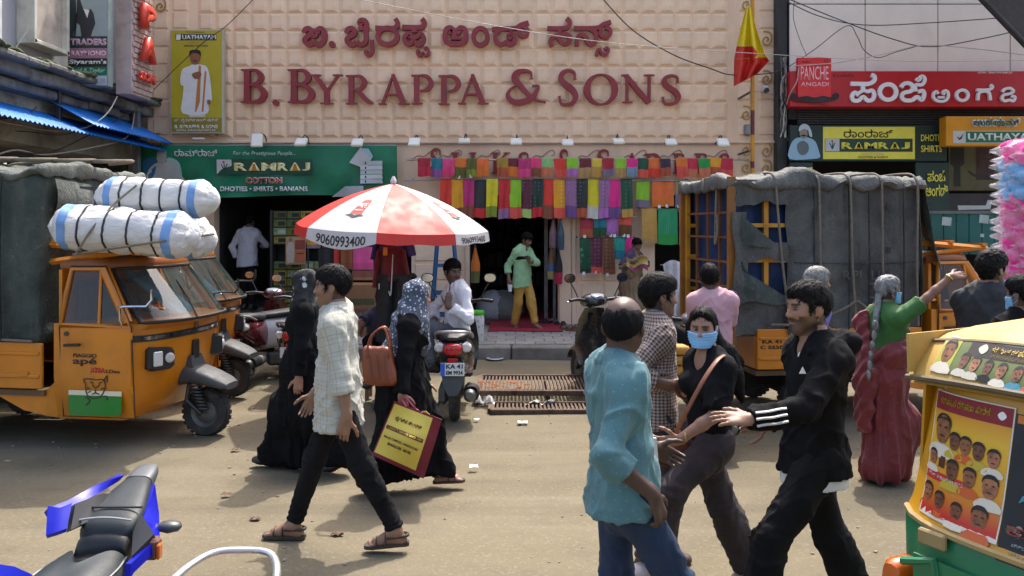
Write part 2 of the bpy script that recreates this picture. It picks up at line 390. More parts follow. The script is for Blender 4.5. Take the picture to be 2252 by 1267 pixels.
# ------------------------------------------------------------------ the silk shop
wallm = M('pink_beige_render', (.85, .61, .42), .85, var=.07, vs=1.2, bump=.25, bs=70, dirt=.5, dcol=(.42, .30, .21), ds=.8, stretch=(1, 1, .35))
blockm = M('facing_block_render', (.87, .63, .43), .82, var=.06, vs=3, bump=.2, bs=80, dirt=.45, dcol=(.45, .33, .23), ds=1.4, rnd=.06)
goldm = M('gold_paint', '#a8843f', .45, .3, var=.15)
redl = M('dark_red_letter_paint', '#8a1f27', .42, var=.12, vs=3, bump=.05, dirt=.2, dcol=(.25, .07, .08), ds=3)
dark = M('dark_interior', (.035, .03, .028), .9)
black = M('black_paint', (.015, .015, .016), .5)
SHOP = thing('shop_building', 'beige shop building with cushioned wall blocks and big dark red lettering', 'building', (0, FY, STEP_Z))
def build_shop():
 t = SHOP; xl, xr = fx(325), fx(1712); top = 7.4; d = 1.0; lint = fz(428)
 b = MB(); yc = FY+.15
 def seg(x0, x1, z0, z1): b.box(((x0+x1)/2, yc, (z0+z1)/2), (x1-x0, .3, z1-z0))
 seg(xl, xr, lint, top)
 for a, c in ((325, 470), (905, 1032), (1228, 1440), (1625, 1712)): seg(fx(a), fx(c), STEP_Z-.02, lint)
 b.build('wall', wallm, t, W=1)
 b = MB(); b.box(((xl+xr)/2, FY+5.2, top+.11), (xr-xl, 10.6, .2)); b.box((xl+.1, FY+5.3, top/2), (.2, 9.98, top)); b.box((xr-.1, FY+5.3, top/2), (.2, 9.98, top)); b.box(((xl+xr)/2, FY+10.5, top/2), (xr-xl, .2, top))
 b.build('roof', M('roof_slab', (.3, .28, .26), .9), t, W=1)

 def block(w, h, c, dp):
  q = MB(); q.loft([[(x*(w/2), 0, z*(h/2)) for x, z in ((-1, -1), (1, -1), (1, 1), (-1, 1))], [(x*(w/2-c*1.7), -dp, z*(h/2-c)+.003) for x, z in ((-1, -1), (1, -1), (1, 1), (-1, 1))]]); me = q.mesh('wall_block', blockm)
  bm = bmesh.new(); bm.from_mesh(me); bmesh.ops.recalc_face_normals(bm, faces=bm.faces); bm.to_mesh(me); bm.free(); return me
 bm_ = block(38.8/FS-.004, 39.0/FS-.006, .044, .044)
 for j in range(9):
  for i in range(30):
   link('wall_block', bm_, t, True, loc=(fx(435+38.87*(i+.5)), FY, fz(300-39*(j+.5)+3)))
 pm = block(35/FS, 36/FS, .018, .028)
 for j in range(9):
  for px in (354, 397, 1642, 1686):
   if px == 397 and j > 9: continue
   link('pilaster_block', pm, t, True, loc=(fx(px), FY, fz(296-39*(j+.5)+3)))
 lm = block(44/FS, 35/FS, .014, .024)
 for px in (930, 978):
  for py in (482, 519, 557, 598, 637, 676): link('wall_panel', lm, t, True, loc=(fx(px+4), FY, fz(py)))
 for px in (1300, 1350, 1400):
  for py in (600, 640, 680): link('wall_panel', lm, t, True, loc=(fx(px), FY, fz(py)))
 b = MB()
 b.box(((xl+xr)/2, FY-.03, fz(313)), (xr-xl-.02, .058, .05), bev=.012); b.box(((xl+xr)/2, FY-.02, fz(-58)), (xr-xl-.02, .04, .06)); b.build('ledge', wallm, t, W=1)
 b = MB()
 for a, w in ((1243, 26), (1262, 9), (1028, 10)): b = MB(); b.box((fx(a), FY-.022, (STEP_Z+lint)/2-.02), (w/FS, .04, lint-STEP_Z-.06), bev=.012); b.build('door_jamb', wallm, t, W=1)
 b = MB(); b.box((xl-.6, FY+.6, 4.5), (1.19, .3, 9)); b.build('side_wall', M('side_plaster', (.2, .19, .18), .9, dirt=.5), t, W=1)
 b = MB(); b.tube([P(xx, 318+1.2*sin(xx*.05), FY-.05) for xx in range(360, 1620, 40)], .008, 5); b.build('conduit', M('grey_conduit', (.25, .23, .21), .6), t, W=1)

 for px, py, s in ((355, 13, 1), (347, 310, -1), (1641, 8, 1), (1685, 86, 1), (1685, 172, 1), (1641, 250, 1), (1641, 328, 1), (1685, 330, 1), (1641, 366, 1), (1685, 368, 1)):
  b = MB(); pts = [(-.06*s, .13), (.04*s, .115), (.085*s, .04), (.07*s, -.06), (.0, -.115), (-.07*s, -.07), (-.055*s, .0), (.0, .03), (.03*s, -.02), (-.005*s, -.045)]
  q = [tuple(p) for p in cat_rom([Vc(p) for p in pts], 5)]; b.ribbon(q, [.020]*len(q), .02, -.02)
  b.v = [(x+fx(px), y+FY-.03, z+fz(py)) for x, y, z in b.v]; b.build('paisley_ornament', goldm, t, smooth=35, W=1)

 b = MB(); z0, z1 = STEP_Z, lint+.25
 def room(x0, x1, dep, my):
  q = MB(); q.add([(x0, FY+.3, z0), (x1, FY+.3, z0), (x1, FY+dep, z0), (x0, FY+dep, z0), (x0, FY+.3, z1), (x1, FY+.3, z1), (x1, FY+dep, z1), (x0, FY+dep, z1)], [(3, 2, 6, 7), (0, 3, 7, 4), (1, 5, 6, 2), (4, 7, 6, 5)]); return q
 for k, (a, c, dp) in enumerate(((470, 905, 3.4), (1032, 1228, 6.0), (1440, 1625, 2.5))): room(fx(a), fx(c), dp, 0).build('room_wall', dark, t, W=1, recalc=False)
 b = MB()
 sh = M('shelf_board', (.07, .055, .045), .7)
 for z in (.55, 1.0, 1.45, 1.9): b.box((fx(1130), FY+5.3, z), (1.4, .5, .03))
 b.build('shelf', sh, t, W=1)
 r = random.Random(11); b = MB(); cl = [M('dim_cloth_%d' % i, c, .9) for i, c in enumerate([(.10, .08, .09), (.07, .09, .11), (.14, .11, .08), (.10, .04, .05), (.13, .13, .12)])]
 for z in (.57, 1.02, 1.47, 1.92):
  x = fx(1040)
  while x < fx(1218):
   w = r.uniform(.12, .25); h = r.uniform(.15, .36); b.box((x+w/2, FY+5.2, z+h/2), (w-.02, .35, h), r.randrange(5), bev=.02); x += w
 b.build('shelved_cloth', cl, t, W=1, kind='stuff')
 b = MB(); b.box((fx(1205), FY+.9, (STEP_Z+2.3)/2), (.07, .05, 2.1)); b.box((fx(1222), FY+.5, (STEP_Z+2.3)/2), (.05, .05, 2.1)); b.build('folding_gate', M('dull_steel', (.24, .23, .22), .5, .6), t, W=1)
build_shop()
LY = FY-.17
def sign_letters():
 t = thing('shop_sign', 'single line of large dark red Roman serif letters on the beige block wall', 'shop sign', (fx(1010), LY, fz(235)))
 for ch, a, c, u, v in (('B', 529, 587, 151, 227), ('.', 599, 612, 219, 232), ('B', 632, 692, 151, 227), ('Y', 685, 753, 163, 229), ('R', 760, 821, 164, 229), ('A', 831, 901, 162, 230), ('P', 904, 953, 163, 229), ('P', 964, 1014, 164, 230), ('A', 1007, 1075, 162, 229), ('&', 1112, 1201, 151, 231), ('S', 1227, 1272, 151, 233), ('O', 1284, 1360, 162, 231), ('N', 1367, 1440, 162, 229), ('S', 1455, 1498, 163, 231)):
  relief(LET[ch], X(a, LY), X(c, LY), Z(v, LY), Z(u, LY), LY, .10, redl, 'letter', t)
 t = thing('shop_sign', 'dark red rounded Kannada letters above the Roman serif letters on the beige wall', 'shop sign', (fx(1000), LY, fz(128)))
 Q1 = lambda pts: [(650+x/6.256, -(20+y/6.256)) for x, y in pts]; Q2 = lambda pts: [(960+x/5.493, -(20+y/5.493)) for x, y in pts]
 K = [
  [(Q1([(112, 322), (130, 280), (178, 265), (215, 300), (215, 345), (160, 375), (125, 420), (150, 472), (205, 482), (250, 445)]), 11, 1), (Q1([(250, 445), (300, 485), (360, 465), (393, 400), (392, 320), (365, 275), (325, 268), (295, 300), (310, 340)]), 11, 1), (Q1([(215, 345), (255, 375), (300, 345)]), 8, 1)],
  [('ring', *Q1([(497, 482)])[0], 3.4, 3.6, 6.9)],
  [(Q1([(700, 325), (715, 280), (765, 262), (805, 290), (800, 345), (740, 375), (705, 420), (735, 478), (790, 482), (840, 445)]), 11, 1), (Q1([(840, 445), (890, 485), (945, 465), (970, 400), (965, 310), (975, 220), (960, 165), (905, 150), (875, 190), (915, 225)]), 10.5, 1), (Q1([(860, 275), (905, 262), (960, 262)]), 9, 1), (Q1([(1045, 420), (1045, 490), (1055, 560), (1030, 620), (985, 628), (962, 590), (980, 560)]), 8, 1)],
  [('ring', *Q1([(1262, 370)])[0], 21.5, 18, 10.5), (Q1([(1095, 255), (1200, 262), (1330, 262), (1385, 240), (1400, 180), (1370, 130)]), 10, 1)],
  [(Q1([(1465, 248), (1600, 250), (1710, 250), (1760, 225), (1768, 170), (1735, 132)]), 10.5, 1), (Q1([(1630, 250), (1632, 320)]), 12, 0), (Q1([(1560, 395), (1585, 355), (1535, 345), (1495, 390), (1510, 455), (1565, 480), (1622, 440), (1680, 488), (1745, 460), (1762, 395), (1735, 345), (1690, 360)]), 9.5, 1), (Q1([(1570, 370), (1632, 400), (1700, 360)]), 8, 1), (Q1([(1705, 565), (1675, 580), (1685, 630), (1728, 632), (1750, 605), (1780, 637), (1822, 620), (1825, 565), (1800, 530), (1765, 550)]), 6.5, 1)],
  [(Q2([(158, 262), (192, 280), (192, 238), (155, 222), (112, 250), (100, 330), (115, 385), (170, 415), (240, 418), (310, 405), (350, 360), (355, 280), (330, 232), (285, 225), (258, 262), (285, 295)]), 10.5, 1), (Q2([(170, 345), (230, 347), (295, 345)]), 8, 0), (Q2([(200, 290), (235, 340)]), 9, 0)],
  [('ring', *Q2([(530, 330)])[0], 15.3, 18.5, 10)],
  [(Q2([(668, 243), (800, 235), (950, 228), (1020, 190), (1112, 160)]), 9.5, 1), (Q2([(1005, 215), (1002, 290), (1045, 325), (1095, 305), (1095, 245), (1040, 205)]), 8.5, 1), (Q2([(770, 240), (715, 300), (715, 370), (760, 425), (810, 415), (845, 398), (890, 425), (940, 400), (940, 320), (900, 290), (868, 330), (905, 355)]), 9.5, 1)],
  [(Q2([(1340, 230), (1450, 232), (1560, 225), (1607, 190), (1605, 140), (1572, 108)]), 9.5, 1), (Q2([(1490, 235), (1500, 300), (1560, 298), (1610, 330), (1605, 390), (1550, 418), (1500, 385), (1460, 330), (1410, 335), (1378, 380), (1395, 448)]), 9, 1)],
  [(Q2([(1662, 228), (1800, 230), (1950, 222), (2020, 182), (2108, 152)]), 9.5, 1), (Q2([(1985, 230), (1990, 310), (2045, 335), (2100, 300), (2090, 240), (2040, 215)]), 8.5, 1), (Q2([(1860, 235), (1925, 290), (1925, 380), (1880, 425), (1830, 400), (1800, 330), (1740, 310), (1700, 360), (1695, 445)]), 9.5, 1), (Q2([(1932, 562), (1945, 500), (1975, 490), (2005, 540), (2050, 545), (2080, 500), (2060, 468), (2030, 490)]), 6.5, 1)]]
 for L in K:
  relief(L, X(0, LY), X(1000, LY), Z(1000, LY), Z(0, LY), LY, .10, redl, 'letter', t, box=(0, 1000, -1000, 0))
 SY = FY-.05
 t = thing('shop_sign', 'dark red serif letters reading SILKS & SAREES half hidden behind the hung sarees', 'shop sign', (fx(1280), SY, fz(380)))
 for ch, a, c, u in (('S', 946, 972, 325), ('I', 992, 1010, 335), ('L', 1032, 1060, 335), ('K', 1080, 1125, 335), ('S', 1140, 1165, 334), ('&', 1226, 1260, 328), ('S', 1314, 1342, 328), ('A', 1372, 1410, 336), ('R', 1418, 1462, 337), ('E', 1480, 1506, 337), ('E', 1528, 1556, 337), ('S', 1582, 1606, 337)):
  relief(LET[ch], X(a, SY), X(c, SY), Z(382, SY), Z(u, SY), SY, .045, redl, 'letter', t)
 sc = M('scroll_paint', '#a07c68', .8)
 for px in (930, 985, 1070, 1190, 1290, 1392, 1470, 1570):
  b = MB(); pts = [(-26, 16), (-12, 4), (2, 6), (14, -4), (26, -8), (30, 0), (23, 4)]
  q = [tuple(p) for p in cat_rom([Vc((px+x, -(338+y))) for x, y in pts], 5)]; b.ribbon(q, [1.6]*len(q), .012)
  b.v = [(X(x, SY), y+FY-.016, Z(-z, SY)) for x, y, z in b.v]; b.build('scroll_ornament', sc, SHOP, W=1)
sign_letters()
# ------------------------------------------------------------------ printed boards
def flat(name, col, rough=.5, **k): return M('print_'+name, col, rough, var=.05, bump=0, dirt=.12, dcol=(.25, .23, .2), ds=2, **k)
white_p = flat('white', (.72, .72, .70)); green_p = flat('green', '#0a6b4a'); dgreen_p = flat('dark_green', '#0c3a30'); yel_p = flat('yellow', '#d8c63a'); red_p = flat('red', '#c0202a')
skin_p = flat('skin', '#8a5a3c'); hair_p = flat('hair', '#17110f'); black_p = flat('black', '#151516'); lemon_p = flat('lemon', '#e3d94e'); grey_p = flat('grey', '#b9bfc0'); cream_p = flat('cream', '#e6dfa0')
pink_p = flat('pink', '#b0628a'); orange_p = flat('orange', '#c0762a'); blue_p = flat('blue', '#2c6ea0')
class Board:
 """a board in the XZ plane at depth Y, print laid on in 1.2 mm steps"""
 def __init__(s, th, Y, st=.0012): s.t = th; s.Y = Y; s.k = 1; s.st = st
 def sh(s, pts, mat, name='printed_shape', smooth=0):
  if smooth: pts = [tuple(p) for p in cat_rom([Vc(p) for p in pts], smooth, True)]
  b = MB(); Y = s.Y-s.st*s.k; s.k += 1
  b.prism([(X(x, s.Y), Z(y, s.Y)) for x, y in pts], .001, mat=MT((0, Y, 0))); return b.build(name, mat, s.t, W=1)
 def rect(s, x0, y0, x1, y1, mat, name='printed_panel'): return s.sh([(x0, y0), (x1, y0), (x1, y1), (x0, y1)], mat, name)
 def ell(s, cx, cy, rx, ry, mat, name='printed_shape'): return s.sh([(cx+rx*cos(a*.3927), cy+ry*sin(a*.3927)) for a in range(16)], mat, name)
 def txt(s, str_, x0, y0, x1, y1, mat, bold=.01, dep=.0012, **k):
  Y = s.Y-s.st*s.k; s.k += 1
  return text(str_, X(x0, s.Y), X(x1, s.Y), Z(y1, s.Y), Z(y0, s.Y), Y, mat, s.t, bold, dep, **k)
def board_box(th, x0, y0, x1, y1, Y, dep, mat, name='panel', bev=.01):
 b = MB(); b.box(((X(x0, Y)+X(x1, Y))/2, Y+dep/2, (Z(y0, Y)+Z(y1, Y))/2), (X(x1, Y)-X(x0, Y), dep, Z(y0, Y)-Z(y1, Y)), bev=bev); return b.build(name, mat, th, W=1)
steel = M('galvanised_steel', (.42, .42, .41), .45, .8); dsteel = M('dark_steel', (.06, .06, .062), .5, .5)

def uathayam_board():
 Y = FY-.26; t = thing('sign_board', 'olive yellow upright board picturing a man in white robe with orange sash', 'sign', (X(433, Y), Y, Z(292, Y)))
 board_box(t, 374, 65, 491, 294, Y, .14, M('board_edge', (.45, .42, .33), .6))
 B = Board(t, Y); B.rect(377, 67, 488, 291, flat('olive_yellow', '#b3a41c')); B.rect(377, 259, 488, 291, flat('olive_dark', '#8c7f1f'))
 B.rect(386, 75, 476, 89, dgreen_p); B.sh([(388, 76), (398, 76), (397, 88), (387, 88)], white_p); B.txt('UATHAYAM', 401, 77, 475, 87, white_p, .03)
 B.txt('For Generations', 412, 69, 450, 72.5, flat('brown', '#5a4a14'), 0); B.txt('Temperature Cotton', 412, 92, 452, 95, orange_p); B.txt('DHOTIES • SHIRTINGS', 406, 99, 457, 103, black_p)
 B.sh([(417, 258), (415, 245), (452, 245), (452, 258)], flat('robe_shade', '#cfcab4'))
 B.sh([(416, 146), (424, 142), (446, 143), (456, 149), (462, 170), (466, 205), (466, 222), (458, 222), (456, 250), (402, 250), (402, 215), (404, 190), (398, 188), (397, 170), (402, 152)], white_p, 'printed_robe', 3)
 B.sh([(438, 144), (443, 146), (440, 225), (432, 246), (429, 246)], orange_p, 'printed_sash'); B.sh([(451, 156), (455, 158), (448, 246), (444, 246)], orange_p, 'printed_sash')
 B.ell(430, 127, 11.5, 16, skin_p, 'printed_face'); B.sh([(418, 126), (417, 114), (424, 110), (436, 110), (442, 115), (442, 126), (439, 120), (428, 117), (420, 120)], hair_p, 'printed_hair', 3)
 B.sh([(424, 134), (430, 133), (436, 134), (430, 136)], hair_p); B.sh([(424, 162), (438, 158), (444, 163), (440, 172), (430, 174), (424, 168)], skin_p, 'printed_hand', 3); B.sh([(456, 220), (464, 220), (463, 230), (457, 230)], skin_p, 'printed_hand')
 B.txt('ಬಿ. ಬೈರಪ್ಪ ಅಂಡ್ ಸನ್ಸ್', 384, 261, 481, 271, white_p, .01); B.txt('B. BYRAPPA & SONS', 385, 275, 480, 283, white_p, .02); B.txt('GSTIN: 29AACFB4790C1ZB', 389, 285, 475, 289, white_p)
 b = MB(); b.tube([P(424, 305, Y+.02), P(450, 305, Y+.02)], .02, 8); b.build('tube_lamp', white_p, t, W=1)
uathayam_board()

def banner():
 Y0 = FY-.30; t = thing('banner', 'green cloth banner picturing a seated man and white shirts above the dhoti shop opening', 'banner', (X(585, Y0), Y0, Z(433, Y0)))
 x0, x1 = 297, 873
 def yo(x, y):
  u = (x-x0)/(x1-x0); v = (y-320)/113
  return -.03*sin(u*9+v*3.2)*v-.022*sin(u*23-v*6)*v-.012*sin(u*51+v*9)*(.3+v)+.05*v
 def bot(x): return 433+3*sin((x-x0)*.012)-(x-x0)*.003
 mt, q = newmat('green_banner_cloth'); v = q.coord('Object'); n = q.noise(v, 1.1, 5)
 q.base(q.ramp(n, [(.35, lin('#0a5d43')), (.6, lin('#0e7a56'))])); q.b.inputs['Roughness'].default_value = .48; q.bump(q.noise(v, 14, 4), .25, .01)
 b = MB(); b.sheet(lambda u, w: (X(x0+(x1-x0)*u, Y0), Y0+yo(x0+(x1-x0)*u, 320+113*w), Z(320+(bot(x0+(x1-x0)*u)-320)*w, Y0)), 90, 16, thick=-.004); b.build('cloth', mt, t, smooth=70, W=1)
 b = MB(); b.tube([P(x0, 320, Y0+.03), P(x1, 320, Y0+.03)], .012, 6); b.build('top_rail', steel, t, W=1)
 k = [0]
 def drape(o, lift):
  me = o.data
  bm = bmesh.new(); bm.from_mesh(me); bmesh.ops.subdivide_edges(bm, edges=[e for e in bm.edges if e.calc_length() > .09], cuts=3, use_grid_fill=True); bmesh.ops.triangulate(bm, faces=[f for f in bm.faces if len(f.verts) > 4])
  for vv in bm.verts:
   px = CX+vv.co.x*F/Y0; py = HY-(vv.co.z-CH)*F/Y0; vv.co.y = vv.co.y+yo(px, py)-.002
  bm.to_mesh(me); bm.free()
 B = Board(t, Y0-.008, .0022)
 D = lambda o: drape(o, 0)
 D(B.sh([(314, 375), (312, 358), (326, 347), (345, 348), (340, 380), (330, 392), (316, 385)], flat('chair_blue', '#2a6a96'), 'printed_chair', 3)); D(B.sh([(366, 350), (388, 352), (398, 370), (398, 395), (380, 400)], flat('chair_rim', '#9fb8b0'), 'printed_chair', 3))
 D(B.sh([(326, 401), (324, 380), (334, 365), (350, 357), (368, 357), (386, 366), (396, 382), (401, 401)], flat('robe_grey', '#b4b8b2'), 'printed_robe', 3)); D(B.ell(356, 346, 11.5, 15, flat('pale_face', '#a0a49c'), 'printed_face')); D(B.sh([(346, 338), (348, 331), (356, 330), (365, 332), (367, 340), (357, 336)], flat('grey_hair', '#8a918e'), 'printed_hair', 3))
 D(B.txt('ರಾಮ್‌ರಾಜ್', 384, 328, 478, 344, white_p, .012)); D(B.txt('For the Prestigious People...', 512, 333, 650, 344, flat('pale_green', '#b9d8c4'), .01, shear=.25))
 D(B.rect(475, 350, 687, 384, flat('logo_green', '#134a37'))); D(B.rect(476, 351, 509, 382, flat('logo_white', '#c8cccb')))
 for dx, a in ((-7, .35), (0, 0), (7, -.35)): D(B.sh([(492+dx, 360), (494+dx, 361), (493.5, 376), (491, 376)], dgreen_p, 'emblem'))
 D(B.ell(492, 357, 2.5, 2.5, red_p, 'emblem'))
 for i, c in enumerate('RAMRAJ'):
  xs = [514, 547, 575, 611, 637, 665, 684]; o = B.txt(c, xs[i], 358, xs[i+1]-3+(2 if i == 5 else 0), 376, cream_p, .045); D(o)
  if c == 'A': D(B.sh([(xs[i]+7, 376), (xs[i]+10, 361), (xs[i]+15, 361), (xs[i]+18, 376)], orange_p, 'emblem'))
 D(B.txt('COTTON', 540, 390, 622, 404, flat('cotton_edge', '#e6d8d0'), .055)); D(B.txt('COTTON', 541, 391, 621, 403, red_p, .02)); D(B.txt('DHOTIES • SHIRTS • BANIANS', 484, 410, 677, 421, white_p, .03))
 D(B.sh([(769, 358), (794, 325), (821, 345), (804, 372)], flat('paper', '#c3cace'), 'printed_shirt')); D(B.sh([(796, 326), (812, 328), (821, 343), (815, 349)], flat('paper_blue', '#9cc4d4'), 'printed_shirt'))
 for i in range(5):
  D(B.sh([(793, 355+i*10), (842-i*.5, 354+i*10), (842, 363+i*10), (793, 364+i*10)], flat('paper%d' % (i % 2), ('#bcc5c8', '#cfd6d8')[i % 2]), 'printed_shirt')); D(B.sh([(803, 357+i*10), (806, 357+i*10), (806, 362+i*10), (803, 362+i*10)], black_p, 'printed_shirt'))
 D(B.sh([(730, 433), (760, 410), (800, 409), (800, 432)], flat('paper2', '#aeb6b8'), 'printed_shirt'))
banner()

# ------------------------------------------------------------------ floodlights on the ledge
def floodlights():
 lm = M('lamp_cream', '#e2dcc8', .4, var=.05); gm = M('lamp_glass', '#f0eee4', .2, var=.03)
 for px, py, w, h, tl in ((565, 309, 24, 26, .2), (662, 313, 24, 14, 1.0), (786, 314, 24, 14, 1.0), (911, 313, 24, 12, .9), (1021, 310, 24, 7, 1.25), (1135, 312, 24, 9, 1.1), (1248, 314, 25, 10, 1.1), (1360, 311, 26, 8, 1.2), (1475, 313, 27, 10, 1.1), (1590, 314, 30, 14, .95)):
  Y = FY-.62; c = P(px, py, Y)
  t = thing('flood_light', {565: 'upright square cream flood light above the slogan of the green banner', 662: 'tilted cream flood light above the end of the banner logo', 786: 'tilted cream flood light above the shirts printed on the green banner', 911: 'cream flood light between the green banner and the SILKS lettering', 1021: 'thin edge-on cream flood light above the L of SILKS', 1135: 'cream flood light above the last letter of SILKS', 1248: 'cream flood light above the ampersand of SILKS & SAREES', 1360: 'cream flood light above the first letters of SAREES', 1475: 'cream flood light above the first E of SAREES', 1590: 'large cream flood light above the last letter of SAREES'}[px], 'lamp', c, group='flood lights along the ledge')
  rot = MR(-tl, 3, 'X'); b = MB(); b.box((0, 0, 0), (.20, .05, .24), bev=.012, rot=rot); b.build('housing', lm, t)
  b = MB(); b.box(rot @ Vc((0, -.027, 0)), (.17, .006, .2), rot=rot); b.build('lens', gm, t)
  b = MB(); b.tube(cat_rom([(0, .03, .02), (.01, .2, .14), (.02, .42, .12), (0, .60, .02)], 4), .011, 6); b.build('arm', dsteel, t)
floodlights()

# ------------------------------------------------------------------ flag on its striped pole
def flag():
 Y = FY-.9; zb = STEP_Z; t = thing('flag_pole', 'tall yellow and maroon striped flag pole standing before the beige pilaster', 'flag pole', (X(1655, Y), Y, zb))
 ym = M('pole_yellow', '#c98a1c', .5); rm = M('pole_maroon', '#6a1f2a', .5); zs = [zb]
 cuts = [(370, 'y'), (355, 'r'), (297, 'y'), (243, 'r'), (-20, 'y'), (-120, 'r')]; z = zb
 for py, c in cuts:
  z1 = Z(py, Y); b = MB(); b.lathe([(.034, z), (.034, z1)], (X(1655, Y), Y, 0), 12); b.build('pole_band', ym if c == 'y' else rm, t, smooth=40, W=1); z = z1
 for py in (200, 330): b = MB(); b.box((X(1655, Y), (Y+FY)/2, Z(py, Y)), (.03, FY-Y, .03)); b.build('bracket', dsteel, t, W=1)
 f = thing('flag', 'limp yellow and red flag hanging from the striped pole', 'flag', (X(1652, Y-.06), Y-.06, Z(185, Y)))
 def pt(u, v, off=0):

  lf = 1643-(1643-1614)*min(1, v*1.5)**.8; rt = 1651+(1692-1651)*min(1, v*1.35)**1.2-(26*max(0, v-.74)/.26)
  x = lf+(rt-lf)*u; y = 14+(190-14)*v-14*u*(v > .6)*(v-.6)/.4*2
  fold = .075*sin(u*15+2.2*v)*min(1, v*2+.1)
  return P(x, y, Y-.10+fold)
 def side(c):
  b = MB(); b.sheet(lambda u, v: pt(c[0](v)+(c[1](v)-c[0](v))*u, c[2]+(c[3]-c[2])*v), 40, 30, thick=.004); return b
 ys = M('flag_yellow_silk', '#d9bf12', .5, var=.06, bump=.1); rs = M('flag_red_silk', '#c02a1c', .5, var=.06, bump=.1)
 edge = lambda v: .02+.0*v
 side((lambda v: 0, lambda v: 1, 0, .50)).build('yellow_half', ys, f, smooth=80, W=1)
 side((lambda v: .62+.12*sin(v*3), lambda v: 1, .502, .66)).build('yellow_fold', ys, f, smooth=80, W=1)
 side((lambda v: 0, lambda v: .615+.12*sin(v*3), .502, .66)).build('red_half', rs, f, smooth=80, W=1)
 side((lambda v: 0, lambda v: 1, .662, 1.0)).build('red_tail', rs, f, smooth=80, W=1)
 b = MB(); b.tube([P(1647, 12, Y-.08), P(1640, -60, Y-.05)], .006, 5); b.tube([P(1650, 190, Y-.05), P(1648, 390, Y-.05)], .005, 5); b.build('halyard', M('rope_grey', (.3, .28, .25), .9), f, W=1)
flag()
# small fittings on the pilaster
def cctv(px, py, Y, label):
 t = thing('security_camera', label, 'camera', P(px, py, Y)); b = MB(); b.box((0, .02, .02), (.11, .12, .11), bev=.02); b.build('housing', M('camera_white', (.6, .6, .6), .4), t)
 b = MB(); b.lathe([(.045, -.05), (.045, 0), (.03, .03)], (0, -.05, -.02), 14, axis='Y'); b.build('lens', black, t, smooth=40); b = MB(); b.box((0, .14, .03), (.03, .16, .03)); b.build('bracket', dsteel, t)
cctv(1683, 198, FY-.2, 'small white security camera on the pilaster beside the flag')
t = thing('junction_box', 'grey junction box on the pilaster beside the flag pole', 'box', P(1643, 287, FY)); b = MB(); b.box((0, -.05, 0), (.14, .09, .2), bev=.02); b.build('housing', M('box_grey', (.2, .19, .18), .6), t); b = MB(); b.box((0, -.1, 0), (.10, .012, .16), bev=.004); b.build('lid', M('box_grey2', (.26, .25, .24), .6), t)

